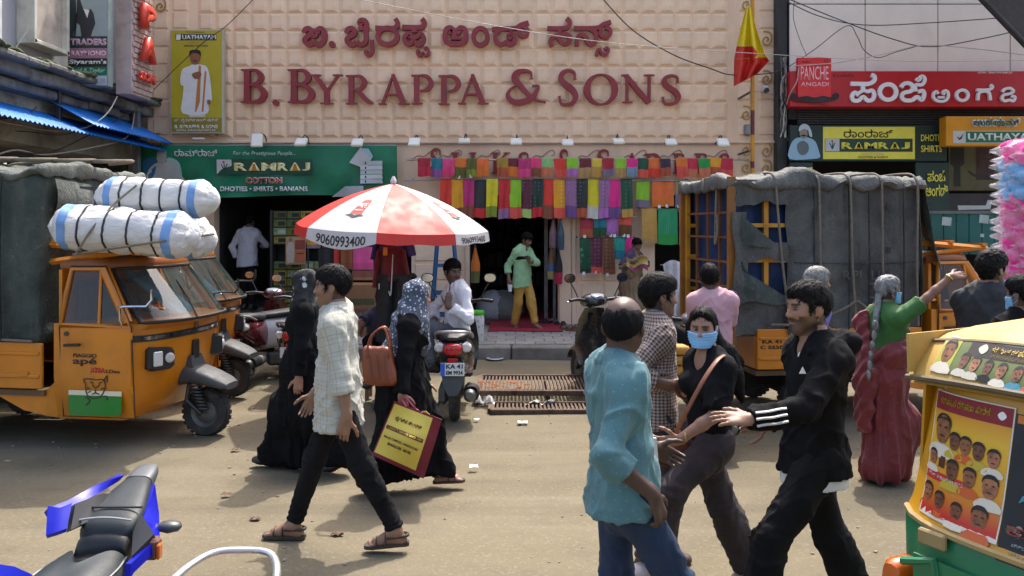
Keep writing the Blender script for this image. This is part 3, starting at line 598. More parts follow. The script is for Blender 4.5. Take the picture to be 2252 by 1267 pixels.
# ------------------------------------------------------------------ old building that projects on the one side
LX = -6.86
def left_building():
 t = thing('old_building', 'weathered grey plaster building with mossy cornice and blue awnings', 'building', (LX-2, 12, 0))
 up = M('lavender_plaster', (.33, .33, .36), .85, var=.12, vs=1.1, bump=.3, bs=40, dirt=.55, dcol=(.15, .14, .13), ds=.9, stretch=(1, 1, .3))
 lowm = M('green_plaster', (.36, .38, .31), .9, var=.2, vs=1.8, bump=.5, bs=30, dirt=.8, dcol=(.10, .09, .08), ds=1.2)
 b = MB(); b.box((LX-1.5, 11.6, 5.8), (3, 7.9, 3.2)); b.build('upper_wall', up, t, W=1)
 b = MB(); b.box((LX-1.5, 11.6, 3.66), (2.98, 7.9, 1.07)); b.box((LX-1.5, 8.2, 1.6), (2.9, 1.0, 3.04)); b.build('lower_wall', lowm, t, W=1)
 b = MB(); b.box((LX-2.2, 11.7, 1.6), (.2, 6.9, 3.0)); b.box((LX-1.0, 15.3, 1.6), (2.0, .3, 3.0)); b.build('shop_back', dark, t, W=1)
 cm = M('mossy_cornice', (.15, .15, .145), .95, var=.35, vs=3.5, bump=.9, bs=22, bd=.02, dirt=.9, dcol=(.22, .22, .12), ds=2.5)
 r = random.Random(4)
 for k, (z, h, dx, seg) in enumerate(((4.16, .10, .62, .55), (4.02, .18, .46, .9), (3.86, .14, .30, 1.3))):
  y = 7.7
  while y < 15.5:
   L = min(seg*r.uniform(.6, 1.3), 15.55-y); b = MB(); b.box((LX+dx/2-.05, y+L/2, z+r.uniform(-.015, .015)), (dx+r.uniform(-.05, .03), L-.004, h*r.uniform(.86, 1.0)), bev=.025); b.build('cornice_stone', cm, t, W=1); y += L
 b = MB(); moss = M('moss', (.07, .085, .03), 1, var=.5, vs=20, bump=1, bs=60, bd=.02)
 for i in range(70):
  y = r.uniform(7.8, 15.4); s = r.uniform(.03, .11); b.box((LX+r.uniform(.1, .55), y, 4.22), (s*2, s*2.6, s*.7), bev=s*.3, rz=r.uniform(0, 3))
 b.build('moss', moss, t, W=1, kind='stuff')
 b = MB()
 b.box((LX+.25, 12.6, 3.72), (.07, .07, .62), bev=.01); b.build('bracket', dsteel, t, W=1)

 b = MB(); b.box((LX+.10, 12.42, 5.6), (.16, .9, 2.06)); b.build('window_panel', M('tan_panel', (.40, .35, .29), .7, dirt=.3), t, W=1)
 fr = M('cream_frame', (.56, .54, .46), .6, dirt=.3)
 for y in (11.98, 12.86): b = MB(); b.box((LX+.13, y, 5.6), (.26, .07, 2.2), bev=.008); b.build('window_frame', fr, t, W=1)
 b = MB(); b.box((LX+.13, 12.42, 4.54), (.26, .94, .06), bev=.008); b.build('window_frame', fr, t, W=1)
 b = MB(); b.box((LX+.04, 11.2, 5.8), (.12, .5, 3.1)); b.build('pilaster', M('whitewash', (.6, .62, .62), .8, dirt=.3), t, W=1)

 bl = M('blue_sheet', '#1c72c8', .45, var=.12, vs=2, bump=.1, dirt=.25, dcol=(.15, .2, .3), ds=3)
 for y0, y1, z0, z1, x1 in ((8.2, 15.35, 3.62, 3.30, LX+.72), (12.55, 15.45, 3.86, 3.44, LX+.78)):
  n = int((y1-y0)/.03); b = MB()
  b.sheet(lambda u, v: (LX+(x1-LX)*v+.02, y0+(y1-y0)*u, z0+(z1-z0)*v+.016*sin(u*(y1-y0)*2*pi/.11)), n, 3, thick=-.004); b.build('awning_sheet', bl, t, W=1, smooth=60)

 b = MB(); gm = [M('sack_%d' % i, c, .9) for i, c in enumerate([(.2, .12, .08), (.16, .16, .15), (.28, .22, .15)])]
 for i in range(26):
  y = 8.8+(i % 13)*.5; z = 2.2+(i//13)*.5; b.box((LX-.7+r.uniform(-.1, .1), y, z), (.4, .42, .36), r.randrange(3), bev=.05)
 b.build('shelved_goods', gm, t, W=1, kind='stuff')

 p = thing('corner_post', 'grey square post at the corner between old building and beige shop', 'post', (X(300, 15.0), 15.0, 0)); b = MB(); b.box((0, 0, 2.05), (.11, .11, 4.1), bev=.008); b.build('shaft', M('post_grey', (.13, .14, .15), .6), p); b = MB(); b.box((0, 0, 4.06), (.2, .2, .05)); b.build('cap', dsteel, p)
left_building()
def traders_board():
 Y = 13.1; t = thing('sign_board', 'upright suiting board listing cloth brands projecting from the old building', 'sign', P(194, 192, Y))
 board_box(t, 149, -60, 238, 190, Y, .16, M('board_frame_green', (.20, .26, .25), .5), bev=.008)
 B = Board(t, Y); B.rect(152, -58, 236, 188, flat('suit_bg', '#8f9c9e')); B.sh([(152, -58), (165, -58), (168, 30), (160, 90), (152, 92)], flat('suit_dark', '#1d3134'))
 B.sh([(170, -20), (184, 22), (200, 20), (206, 30), (210, 52), (203, 70), (198, 88), (180, 88), (176, 56), (168, 50)], flat('suit_coat', '#2a2b30'), 'printed_suit'); B.sh([(184, 20), (192, 40), (197, 22)], white_p, 'printed_suit')
 B.sh([(166, 84), (171, 30), (165, 30), (163, 84)], black_p, 'printed_suit'); B.rect(152, 80, 236, 106, flat('traders_bg', '#18302f')); B.txt('TRADERS', 155, 85, 235, 100, flat('lilac', '#c79db0'), .06)
 B.rect(152, 107, 236, 128, flat('mauve', '#a86c86')); B.txt('RAYMOND', 157, 112, 234, 123, flat('mauve_light', '#d8c2c8'), .03); B.rect(152, 129, 236, 147, black_p); B.txt("Siyaram's", 153, 131, 235, 144, white_p, .03)
 B.rect(152, 148, 236, 166, green_p); B.txt('Reid & Taylor', 156, 150, 232, 163, flat('mint', '#bfd8cc'), 0, shear=.35); B.rect(152, 167, 236, 188, grey_p); B.txt('LINEN CLUB', 153, 173, 233, 184, flat('mid_grey', '#8f9698'), 0)
 b = MB(); b.box((LX+.15, Y+.08, Z(60, Y)), (.3, .04, .04)); b.build('bracket', dsteel, t, W=1)
traders_board()
def ppa_sign():
 y0, y1 = 13.6, 14.3; x1 = X(290, y0); x0 = X(254, y0); zb = Z(207, y0); t = thing('projecting_sign', 'tall pinkish sign box with stacked red letters on its brick textured face', 'sign', ((x0+x1)/2, y0, zb))
 b = MB(); b.box(((x0+x1)/2, (y0+y1)/2, zb+1.6), (x1-x0, y1-y0, 3.2), bev=.01); b.build('housing', M('sign_pink', (.50, .39, .36), .7, dirt=.2), t, W=1)
 bm_ = M('white_brick', (.45, .33, .29), .8); b = MB(); b.box((0, 0, 0), (.03, .16, .075), bev=.008); me = b.mesh('brick', bm_); r = random.Random(8)
 for j in range(22):
  for i in range(4): link('brick', me, t, True, loc=(x1+.012, y0+.09+i*.175+(.06 if j % 2 else 0), zb+.08+j*.09))
 rm = M('bright_red_letter', '#d8402c', .4, coat=.2)
 for s, ya, yb, za, zb2 in (('P', 13.72, 14.16, Z(66, 13.9), Z(12, 13.9)), ('A', 13.70, 14.18, Z(136, 13.9), Z(82, 13.9)), ('P', 13.72, 14.16, Z(-4, 13.9), Z(-60, 13.9)), ('SON', 13.68, 14.24, Z(180, 13.9), Z(160, 13.9))):
  m4 = MT((x1+.05, 0, 0)) @ MR(R(90), 4, 'Z')
  text(s, ya, yb, za, zb2, -.02, rm, t, .05, .09 if len(s) == 1 else .05, 'letter', m4)
ppa_sign()
cctv(315, 203, 14.5, 'white bullet security camera under the pinkish sign box')

# ------------------------------------------------------------------ clad building with dhoti shop
RY = 15.25
def right_building():
 t = thing('clad_building', 'shop building clad in grey panels behind the red signboard', 'building', (X(2000, RY), RY, STEP_Z))
 x0 = X(1736, RY); x1 = X(2420, RY)
 pm = M('grey_cladding', (.82, .72, .62), .55, var=.07, vs=1.3, bump=.04, dirt=.22, dcol=(.56, .48, .42), ds=.8, rnd=.05)
 xs = [1736, 1903, 2063, 2222, 2382]; ys = [-150, -120, 9, 158]
 for i in range(4):
  for j in range(3):
   a, c = X(xs[i], RY)+.008, X(xs[i+1], RY)-.008; u, v = Z(ys[j], RY)-.008, Z(ys[j+1], RY)+.008
   b = MB(); b.box(((a+c)/2, RY+.02, (u+v)/2), (c-a, .04, u-v), bev=.006); b.build('cladding_panel', pm, t, W=1)
 b = MB(); b.box(((x0+x1)/2, RY+2.05, (Z(262, RY)+7.2)/2), (x1-x0, 4, 7.2-Z(262, RY))); b.build('wall', M('joint_dark', (.03, .028, .03), .8), t, W=1)
 b = MB(); b.box((X(1723, RY), RY+.2, 3.6), (.16, .3, 7.2)); b.build('downpipe', M('pipe_dark', (.03, .03, .032), .6), t, W=1)
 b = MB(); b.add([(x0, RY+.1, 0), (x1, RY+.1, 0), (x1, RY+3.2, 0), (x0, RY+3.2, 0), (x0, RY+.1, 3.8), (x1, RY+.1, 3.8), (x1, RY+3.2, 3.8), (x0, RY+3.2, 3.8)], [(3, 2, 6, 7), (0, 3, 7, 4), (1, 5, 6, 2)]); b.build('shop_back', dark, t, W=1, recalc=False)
 b = MB()
 for i in range(7): b.box(((x0+x1)/2, RY+.03, Z(240+i*5.2, RY)), (x1-x0-.3, .05, .034), bev=.01)
 b.build('roller_shutter', M('shutter_dark', (.035, .035, .037), .5), t, W=1)

 fg = M('fascia_green', '#16302b', .5)
 Yf = RY-.12
 def pb(x0, y0, x1, y1, nm='fascia_panel', mat=fg, Y=Yf, d=.1): return board_box(t, x0, y0, x1, y1, Y, d, mat, nm)
 pb(1737, 275, 2083, 355); pb(2014, 357, 2088, 500, 'shop_column'); pb(1737, 357, 1788, 500, 'shop_column'); pb(2086, 322, 2252+60, 420, 'window_poster', M('poster_khaki', (.11, .10, .045), .6), RY+.6, .03)
 pb(2086, 425, 2290, 560, 'counter_front', M('counter_dark', (.035, .03, .035), .6), RY+.5, .1)
 B = Board(t, RY+.6); B.rect(2146, 322, 2186, 396, flat('poster_maroon', '#3a1a1c')); B.txt('ಪಂಚೆ', 2152, 334, 2182, 347, flat('poster_text', '#6a4a44'), .02); B.txt('ಅಂಗಡಿ', 2150, 352, 2183, 364, flat('poster_text', '#6a4a44'), .02)
 B.sh([(2128, 374), (2132, 382), (2146, 390), (2166, 392), (2188, 390), (2196, 380), (2190, 384), (2166, 386), (2146, 384)], black_p, 'emblem', 3); B.sh([(2090, 322), (2120, 322), (2120, 362), (2112, 366), (2112, 410), (2098, 410), (2098, 366), (2090, 362)], black_p, 'printed_stand')
 B2 = Board(t, RY+.5); B2.sh([(2106, 452), (2168, 452), (2172, 440), (2182, 440), (2178, 460), (2108, 462)], grey_p, 'printed_shape')
 B = Board(t, Yf)
 B.rect(1810, 279, 2012, 350, lemon_p, 'printed_panel'); B.txt('ರಾಂರಾಜ್', 1855, 284, 1964, 303, flat('logo_brown', '#3a3416'), .015)
 B.rect(1814, 305, 2007, 334, dgreen_p); B.rect(1815, 305.5, 1846, 333, grey_p); B.ell(1830, 311, 2.5, 2.5, red_p, 'emblem')
 for dx in (-6, 0, 6): B.sh([(1829+dx, 314), (1831+dx, 314), (1831.5, 328), (1829, 328)], dgreen_p, 'emblem')
 xs = [1850, 1877, 1900, 1931, 1956, 1980, 2002]
 for i, c in enumerate('RAMRAJ'):
  B.txt(c, xs[i], 313, xs[i+1]-2, 328, lemon_p, .045)
  if c == 'A': B.sh([(xs[i]+6, 328), (xs[i]+9, 316), (xs[i]+13, 316), (xs[i]+16, 328)], orange_p, 'emblem')
 B.txt('COTTON', 1895, 336, 1942, 342, flat('faint_pink', '#d8a08c'), .0); B.txt('DHOTIES & SHIRTS', 1887, 344, 1952, 348, black_p)
 B.txt('DHOTIS', 2024, 296, 2070, 311, lemon_p, .02); B.txt('SHIRTS', 2024, 320, 2070, 335, lemon_p, .02)
 B.txt('ಪಂಚೆ', 2038, 375, 2078, 400, lemon_p, .018); B.txt('ಅಂಗಡಿ', 2034, 406, 2083, 432, lemon_p, .018); B.txt('PANCHE', 1738, 368, 1786, 392, lemon_p, .04)
 B.sh([(1735, 350), (1737, 320), (1747, 306), (1758, 303), (1776, 303), (1792, 312), (1800, 334), (1802, 346), (1786, 350)], flat('turban_shirt', '#8fb4c8'), 'printed_shirt', 3); B.ell(1766, 294, 9, 12, flat('tan_face', '#8d8478'), 'printed_face'); B.sh([(1756, 290), (1757, 279), (1766, 273), (1777, 277), (1784, 292), (1784, 302), (1778, 298), (1776, 288), (1766, 284)], flat('turban', '#b8c6cc'), 'printed_turban', 3)
 B.sh([(1758, 299), (1766, 296), (1774, 299), (1766, 301)], black_p); B.sh([(1752, 318), (1764, 310), (1776, 318), (1776, 334), (1764, 342), (1754, 334)], flat('hands', '#5d6668'), 'printed_hand', 3)
right_building()
def red_sign():
 Y = RY-.42; t = thing('shop_sign', 'long red illuminated shop sign with raised white Kannada letters', 'shop sign', (X(2000, Y), Y, Z(236, Y)))
 rm = M('red_sign_face', '#b3151f', .4, var=.06, bump=.02); board_box(t, 1737, 156, 2330, 235, Y, .3, rm, 'panel')
 wl = M('white_acrylic', (.75, .74, .76), .35, var=.03, bump=0)
 Q = lambda pts: [(1720+x/4.233, -(110+y/4.233)) for x, y in pts]
 K = [[(Q([(630, 318), (730, 320), (800, 318), (848, 290), (850, 250), (822, 236)]), 9, 1), (Q([(740, 320), (745, 375)]), 9, 0), (Q([(705, 425), (668, 400), (642, 430), (655, 472), (702, 474), (745, 440), (785, 474), (832, 465), (848, 420), (828, 382), (785, 392)]), 8.5, 1), (Q([(700, 408), (745, 382), (790, 392)]), 7, 1)],
  [('ring', *Q([(977, 395)])[0], 18, 17, 9)],
  [(Q([(1100, 352), (1120, 322), (1165, 312), (1205, 337), (1192, 385), (1125, 402), (1105, 440), (1132, 470), (1200, 470), (1245, 440), (1290, 468), (1312, 425), (1300, 385), (1255, 392)]), 8.5, 1), (Q([(1240, 268), (1262, 285), (1290, 248), (1318, 275), (1295, 325), (1232, 332), (1235, 390)]), 7.5, 1)],
  [(Q([(1442, 412), (1425, 390), (1402, 410), (1402, 450), (1440, 478), (1500, 478), (1534, 445), (1534, 400), (1507, 382), (1488, 402), (1506, 416)]), 6, 1), (Q([(1440, 445), (1500, 445)]), 5, 0)],
  [('ring', *Q([(1668, 425)])[0], 12.5, 11.5, 6.4)],
  [(Q([(1812, 472), (1822, 405), (1870, 388), (1915, 402), (1928, 472)]), 6.2, 1), (Q([(1800, 376), (1880, 376), (1930, 366), (1946, 345), (1928, 330)]), 6.2, 1)],
  [(Q([(2038, 395), (2062, 368), (2110, 360), (2142, 388), (2100, 412), (2052, 422), (2036, 455), (2062, 478), (2105, 468), (2140, 478), (2155, 442), (2120, 432)]), 6, 1)]]
 for L in K: relief(L, X(0, Y), X(3000, Y), Z(1000, Y), Z(0, Y), Y-.05, .05, wl, 'letter', t, box=(0, 3000, -1000, 0))
 b = MB(); tab = M('bright_red_tab', '#d42428', .4, var=.05, bump=.02); y2 = Y-.06
 b.prism([(X(x, y2), Z(y, y2)) for x, y in ((1755, 127), (1828, 127), (1828, 214), (1810, 211), (1791, 215), (1773, 211), (1755, 214))], .1, mat=MT((0, y2, 0))); b.build('name_tab', tab, t, W=1)
 B = Board(t, y2); B.txt('PANCHE', 1761, 146, 1822, 176, flat('pale_pink', '#e8b8bc'), .005); B.txt('ANGADI', 1761, 181, 1822, 190, flat('pale_pink', '#e8b8bc'), .01); B.txt('ಖಾದಿಮ್', 1764, 134, 1782, 138, black_p); B.ell(1817, 134, 5, 5, flat('seal', '#7a1a1e'), 'emblem'); B.ell(1817, 134, 3.6, 3.6, flat('seal2', '#c0242a'), 'emblem')
 B.sh([(1738, 214), (1741, 206), (1748, 204), (1752, 209), (1750, 216), (1760, 215), (1774, 211), (1791, 215), (1810, 211), (1826, 214), (1832, 208), (1838, 204), (1845, 208), (1843, 217), (1832, 221), (1812, 224), (1791, 225), (1765, 223), (1748, 221)], flat('moustache', '#140f10'), 'emblem', 3)
 B3 = Board(t, Y); B3.txt("Khaled's", 1832, 162, 1878, 170, flat('dark_red_txt', '#4a0c12'), 0); B3.txt('GSTIN : 29AATFP9764B1ZF', 2150, 158, 2226, 162, white_p)
red_sign()
def yellow_sign():
 Y = RY-.5; t = thing('shop_sign', 'amber shop sign with green name strip mounted lower than the red sign', 'shop sign', (X(2180, Y), Y, Z(322, Y)))
 board_box(t, 2081, 256, 2320, 321, Y, .25, M('amber_face', '#d08c18', .45, var=.05), 'panel'); B = Board(t, Y)
 B.rect(2096, 288, 2318, 315, grey_p); B.rect(2124, 289.5, 2316, 313.5, green_p); B.sh([(2106, 300), (2109, 308), (2114, 306), (2120, 292), (2114, 300), (2110, 304)], black_p, 'emblem'); B.ell(2107, 303, 2, 2, red_p, 'emblem')
 B.txt('UATHAYAM', 2128, 293, 2282, 309, white_p, .03); text('ಉದಯಮ್', X(2137, Y), X(2243, Y), Z(279, Y), Z(258, Y), Y-.005, white_p, t, .03, .02, 'letter'); text('ಉದಯಮ್', X(2140, Y), X(2240, Y), Z(277, Y), Z(261, Y), Y-.027, M('teal_letter', '#0f6a62', .4), t, .008, .01, 'letter')
yellow_sign()
t = thing('canopy', 'dark grey canopy edge slanting down high beside the red sign', 'canopy', P(2240, 60, 12.4)); b = MB()
b.prism([(X(x, 12.4), Z(y, 12.4)) for x, y in ((2163, -2), (2256, 96), (2420, 268), (2560, 268), (2560, -300), (1890, -300))], .12, mat=MT((0, 12.4, 0))); b.build('sheet', M('canopy_dark', (.055, .045, .042), .8, bump=.3), t, W=1)
b = MB(); b.tube([P(1886, -290, 12.36), P(2163, -2, 12.36), P(2420, 268, 12.36)], .03, 8); b.build('rim_tube', dsteel, t, W=1)
b = MB(); b.box((X(2480, 12.5), 12.6, Z(268, 12.4)/2), (.08, .08, Z(268, 12.4))); b.build('post', dsteel, t, W=1)

# ------------------------------------------------------------------ overhead wires
wm = M('wire_black', (.03, .028, .027), .6); wg = M('wire_pale', (.45, .42, .38), .6)
def wire(pts, r_=.011, mat=wm, label='thin black cable strung across the shop front', nm='cable'):
 b = MB(); b.tube(cat_rom(pts, 8), r_*.78, 5); b.build(nm, mat, smooth=80, label=label, cat='cable')
E_ = P
wire([P(575, -20, 14.6), P(500, 55, 14.6), P(440, 100, 14.5), P(320, 215, 14.4)], .009, wm, 'black cable slanting across the yellow robe board')
wire([P(770, -5, 13.5), P(1080, 55, 13.6), P(1350, 95, 13.8), P(1700, 120, 14.2), P(2000, 135, 14.3), P(2300, 132, 14.4)], .007, wg, 'pale thin cable crossing in front of the Kannada letters')
wire([P(1315, -15, 14), P(1390, 65, 14.2), P(1480, 120, 14.4), P(1560, 150, 14.5), P(1612, 165, 14.6), P(1700, 160, 14.8), P(1725, 145, 14.9)], .013, wm, 'thick black cable drooping towards the flag')
wire([P(1715, -5, 14.9), P(1800, 35, 14.9), P(1900, 55, 14.8), P(2050, 50, 14.7), P(2260, 35, 14.6)], .011, wm, 'black cable running level across the grey cladding')
wire([P(1720, -8, 14.95), P(1850, 45, 14.9), P(1960, 85, 14.9), P(2045, 103, 14.9), P(2160, 85, 14.7), P(2260, 62, 14.6)], .012, wm, 'black cable sagging in a shallow V over the red sign')
wire([P(1730, 150, 14.9), P(1790, 110, 14.9), P(1862, 57, 14.9), P(1885, 80, 14.9), P(1900, 110, 14.9), P(1930, 127, 14.9), P(1970, 115, 14.9), P(2020, 101, 14.9)], .009, wm, 'black cable looping up and down above the name tab')
wire([P(1745, 145, 14.7), P(1840, 138, 14.7), P(1940, 120, 14.7), P(2030, 100, 14.8), P(2150, 108, 14.8), P(2260, 122, 14.8)], .010, wg, 'pale cable draped over the name tab and cladding')
wire([P(1757, 147, 14.65), P(1752, 180, 14.7), P(1738, 205, 14.8), P(1730, 230, 14.9)], .012, wg, 'pale cable end dropping beside the name tab')
wire([P(1748, -8, 15), P(1745, 40, 15), P(1760, 90, 15), P(1774, 122, 14.9)], .007, wm, 'fine black wire curling down to the name tab')
wire([P(258, 212, 13.6), P(235, 250, 13.2), P(190, 280, 12.8), P(120, 288, 12.3), P(40, 275, 11.8), P(-20, 262, 11.5)], .014, wg, 'thick white cable drooping over the blue awnings')
wire([P(300, 240, 14.9), P(260, 262, 14), P(190, 300, 13), P(110, 335, 12), P(30, 335, 11.4), P(-20, 345, 11)], .010, wm, 'black cable sagging below the blue awning')
wire([P(296, 245, 14.9), P(280, 300, 14), P(200, 325, 13), P(100, 340, 12), P(35, 330, 11.4), P(-20, 345, 11)], .014, wg, 'pale cable sagging under the blue awning')
wire([P(290, 235, 14.8), P(240, 255, 14.3), P(150, 295, 13.2), P(60, 290, 12.2), P(-10, 285, 11.6)], .008, wm, 'fine black cable above the lower blue awning')
wire([P(80, 235, 12), P(60, 252, 11.8), P(30, 258, 11.6), P(-10, 262, 11.4)], .016, wm, 'thick black cable hooked on the plaster wall')
wire([P(72, 50, 11.6), P(45, 90, 11.5), P(18, 130, 11.4)], .010, wg, 'pale cable across the cream framed window')
wire([P(1655, 200, 14.5), P(1900, 250, 15), P(1905, 270, 15.1)], .004, wm, 'hair thin wire below the red sign')
b = MB(); r = random.Random(2)
t = thing('cable_bundle', 'tangle of grey cables tied to the dark downpipe', 'cables', P(1722, 260, 15.0))
for k in range(9):
 pts = [P(1716+r.uniform(0, 14), 130+i*28+r.uniform(-8, 8), 15.0+r.uniform(-.05, .05)) for i in range(7)]; b = MB(); b.tube(cat_rom(pts, 4), r.uniform(.008, .016), 5); b.build('strand', [wm, wg, M('wire_grey', (.16, .15, .14), .7)][k % 3], t, W=1)
# ------------------------------------------------------------------ sarees hung over rails
def cloth_mat(name, c, kind=0):
 if name in MATS: return MATS[name]
 m, t = newmat(name); v = t.coord('Object'); c = lin(c)
 n = t.noise(v, 6, 4); out = t.ramp(n, [(.3, tuple(x*.86 for x in c[:3])), (.7, tuple(min(1, x*1.08) for x in c[:3]))])
 if kind:
  vo = t.n('TexVoronoi', i_Vector=v, i_Scale=(15, 26, 9)[kind-1], i_Randomness=(.12, .0, .25)[kind-1])
  f = t.n('MapRange', i_Value=vo.outputs['Distance'], i_1=.30, i_2=.22); f.clamp = True
  lite = tuple(min(1, x*1.1+.12) for x in c[:3])+(1,)
  out = t.mix(t.math('MULTIPLY', f.outputs[0], .75), out, lite if kind != 3 else (c[0]*.5+.02, min(1, c[1]*2.2+.25), c[2]*.8+.1, 1))
 t.base(out); t.b.inputs['Roughness'].default_value = .55; t.b.inputs['Sheen Weight'].default_value = .15
 w = t.n('TexWave', i_Vector=v, i_Scale=120., i_Distortion=2.)
 t.bump(t.math('ADD', t.math('MULTIPLY', w.outputs['Fac'], .25), t.noise(v, 25, 3)), .2, .004); MATS[name] = m; return m
PAL = dict(crimson='#a8142c', teal='#0e6f80', pink='#d8407a', orange='#d8701c', olive='#5a5a14', tangerine='#e0691c', mustard='#a8801a', maroon='#6a0f1c', magenta='#b82468', rose='#e0386c', mint='#86c070', scarlet='#d8341c', lime='#8ec41c', yellow='#d8b838', emerald='#0a4a2c', plum='#3a1a34', green='#1c9038', amber='#e09a10', ruby='#c01c3c',
 salmon='#c8704c', brown='#84482c', tan='#b08a54', violet='#8a4a8c', orchid='#b46ab4', slate='#7a6c80', steel='#7890a4', rust='#b0502c', gold='#c09040', charcoal='#252826', lemon='#d8c80c', red='#c81c24', moss='#7c8c20', mauve='#94648c', purple='#6a4680', silver='#c4c0b4', hotpink='#e01c80', bottle='#0f3024', jade='#0a8a54', chestnut='#6a3c14', turquoise='#10907c', sage='#a4c060', wine='#5a1030', coral='#d85040')
_lab = {}
def saree(a, c, top, brk, bot, c1, c2, rail, kind=0, tagn=0, Y=15.22):
 r = random.Random(int(a*7+top)); w = X(c, Y)-X(a, Y); zt, zk, zb = Z(top, Y), Z(brk, Y), Z(bot, Y); xc = (X(a, Y)+X(c, Y))/2
 nm = {'hotpink': 'hot pink', 'bottle': 'bottle green'}
 base = '%s saree with %s border hung on %s' % (nm.get(c1, c1), nm.get(c2, c2), rail)
 t = thing('saree', base, 'saree', (xc, Y, zb), group='sarees hung outside the silk shop'); _lab.setdefault(base, []).append(t)
 ph = r.uniform(0, 6); tilt = r.uniform(-.025, .025); flare = r.uniform(-.02, .035)
 def pt(u, v, y0, z0, z1):
  z = z0+(z1-z0)*v; k = (zt-z)/max(.01, zt-zb)
  return (xc+(u-.5)*w*(1+flare*k)+tilt*k*.6, Y+y0+.014*sin(u*7+ph+k*2)+.010*sin(u*13+ph*2)*k-.012*sin(k*3.1), z+.008*sin(u*5+ph)*k)
 m1 = cloth_mat('silk_%s_%d' % (c1, kind), PAL[c1], kind); m2 = cloth_mat('silk_%s_0' % c2, PAL[c2])
 b = MB(); b.sheet(lambda u, v: pt(u, v, 0, zt, zk), 10, 8, thick=.02); b.build('body', m1, t, smooth=60, W=1)
 b = MB(); b.sheet(lambda u, v: pt(u, v, -.004, zk+.0, zb), 10, 5, thick=.022); b.build('border', m2, t, smooth=60, W=1)
 b = MB(); b.tube([pt(u, 0, .035, zt-.006, zt-.006) for u in (0, .5, 1)], .03, 10); b.build('fold', m1, t, smooth=60, W=1)
 for q in range(tagn):
  b = MB(); p = Vc(pt(.35+.35*q, .95, -.03, zk, zb)); b.box(p, (.05, .003, .055)); b.build('price_tag', M('paper_tag', (.75, .74, .72), .7), t, W=1)
def z7(x): return 860+x/2.754
R1 = 'the upper rail'; R2 = 'the lower rail'
row1 = [(165, 237, 'crimson', 'ruby'), (245, 310, 'teal', 'violet'), (315, 383, 'pink', 'rose'), (387, 457, 'orange', 'olive'), (460, 520, 'olive', 'moss'), (523, 592, 'tangerine', 'orange'), (640, 705, 'mustard', 'rust'), (708, 770, 'maroon', 'orange'), (772, 842, 'magenta', 'pink'), (845, 907, 'rose', 'brown'), (912, 975, 'mint', 'salmon'), (988, 1058, 'scarlet', 'coral'), (1065, 1130, 'lime', 'orchid'), (1143, 1210, 'maroon', 'tan'), (1216, 1276, 'yellow', 'gold'), (1283, 1347, 'crimson', 'slate'), (1362, 1423, 'lime', 'tan'), (1430, 1494, 'hotpink', 'steel'), (1498, 1555, 'emerald', 'coral'), (1560, 1623, 'tangerine', 'scarlet'), (1630, 1690, 'plum', 'rust'), (1727, 1792, 'orange', 'coral'), (1797, 1857, 'ruby', 'salmon'), (1862, 1925, 'green', 'salmon'), (1931, 1997, 'amber', 'rust'), (2000, 2070, 'ruby', 'coral')]
for i, (a, c, k1, k2) in enumerate(row1): saree(z7(a)-.5, z7(c)+.6, 350+(i % 3)*.6, 367+(i*5 % 7), 388+(i*3 % 5)*.7, k1, k2, R1, 1 if i in (2, 8) else 0, 1 if i in (3, 4) else 0, 15.20)
row2 = [(300, 365, 'scarlet', 'coral', 0), (370, 435, 'amber', 'brown', 0), (438, 502, 'magenta', 'brown', 0), (508, 573, 'charcoal', 'red', 0), (580, 645, 'lemon', 'moss', 0), (655, 720, 'red', 'mauve', 0), (722, 787, 'lime', 'coral', 0), (795, 853, 'wine', 'sage', 1), (860, 920, 'bottle', 'red', 1), (925, 983, 'scarlet', 'brown', 0), (988, 1050, 'amber', 'coral', 1), (1057, 1120, 'mauve', 'purple', 1), (1126, 1188, 'charcoal', 'rust', 1), (1190, 1256, 'lemon', 'silver', 0), (1258, 1322, 'mauve', 'orchid', 1), (1322, 1387, 'hotpink', 'purple', 0), (1395, 1457, 'emerald', 'gold', 1)]
for i, (a, c, k1, k2, kd) in enumerate(row2): saree(z7(a)-.7, z7(c)+.7, 396+(i % 4)*.7, 452+(i*5 % 9), 478+(i*3 % 4), k1, k2, R2, kd)
for a, c, u, k, v, k1, k2, kd, tg, rl in ((1485, 1567, 268, 385, 430, 'lime', 'slate', 0, 0, 'the lower rail'), (1578, 1708, 268, 380, 425, 'tangerine', 'orange', 2, 2, 'the lower rail'), (1718, 1775, 268, 350, 428, 'tan', 'slate', 0, 1, 'the lower rail'),
 (1517, 1610, 440, 620, 648, 'gold', 'tan', 0, 0, 'the bracket'), (1617, 1735, 445, 592, 655, 'jade', 'green', 2, 0, 'the bracket'), (1742, 1790, 448, 540, 655, 'tan', 'salmon', 0, 0, 'the bracket'),
 (1143, 1222, 503, 562, 610, 'crimson', 'rust', 2, 1, 'the short rail by the door'), (1225, 1302, 480, 552, 605, 'teal', 'emerald', 2, 0, 'the short rail by the door'), (1308, 1377, 478, 580, 600, 'orchid', 'mauve', 0, 2, 'the short rail by the door'), (1385, 1460, 476, 536, 605, 'coral', 'chestnut', 0, 2, 'the short rail by the door'),
 (1143, 1207, 620, 800, 828, 'emerald', 'bottle', 3, 1, 'the bottom rail'), (1212, 1280, 622, 790, 825, 'wine', 'coral', 1, 1, 'the bottom rail'), (1284, 1352, 620, 805, 836, 'chestnut', 'brown', 1, 1, 'the bottom rail'), (1350, 1417, 618, 690, 745, 'turquoise', 'teal', 0, 0, 'the bottom rail'), (1420, 1470, 618, 680, 705, 'hotpink', 'rose', 0, 0, 'the bottom rail')):
 f = lambda y: 300+y/2.754
 saree(z7(a)+.3, z7(c)-.3, f(u), f(k), f(v), k1, k2, rl, kd, tg, 15.30)
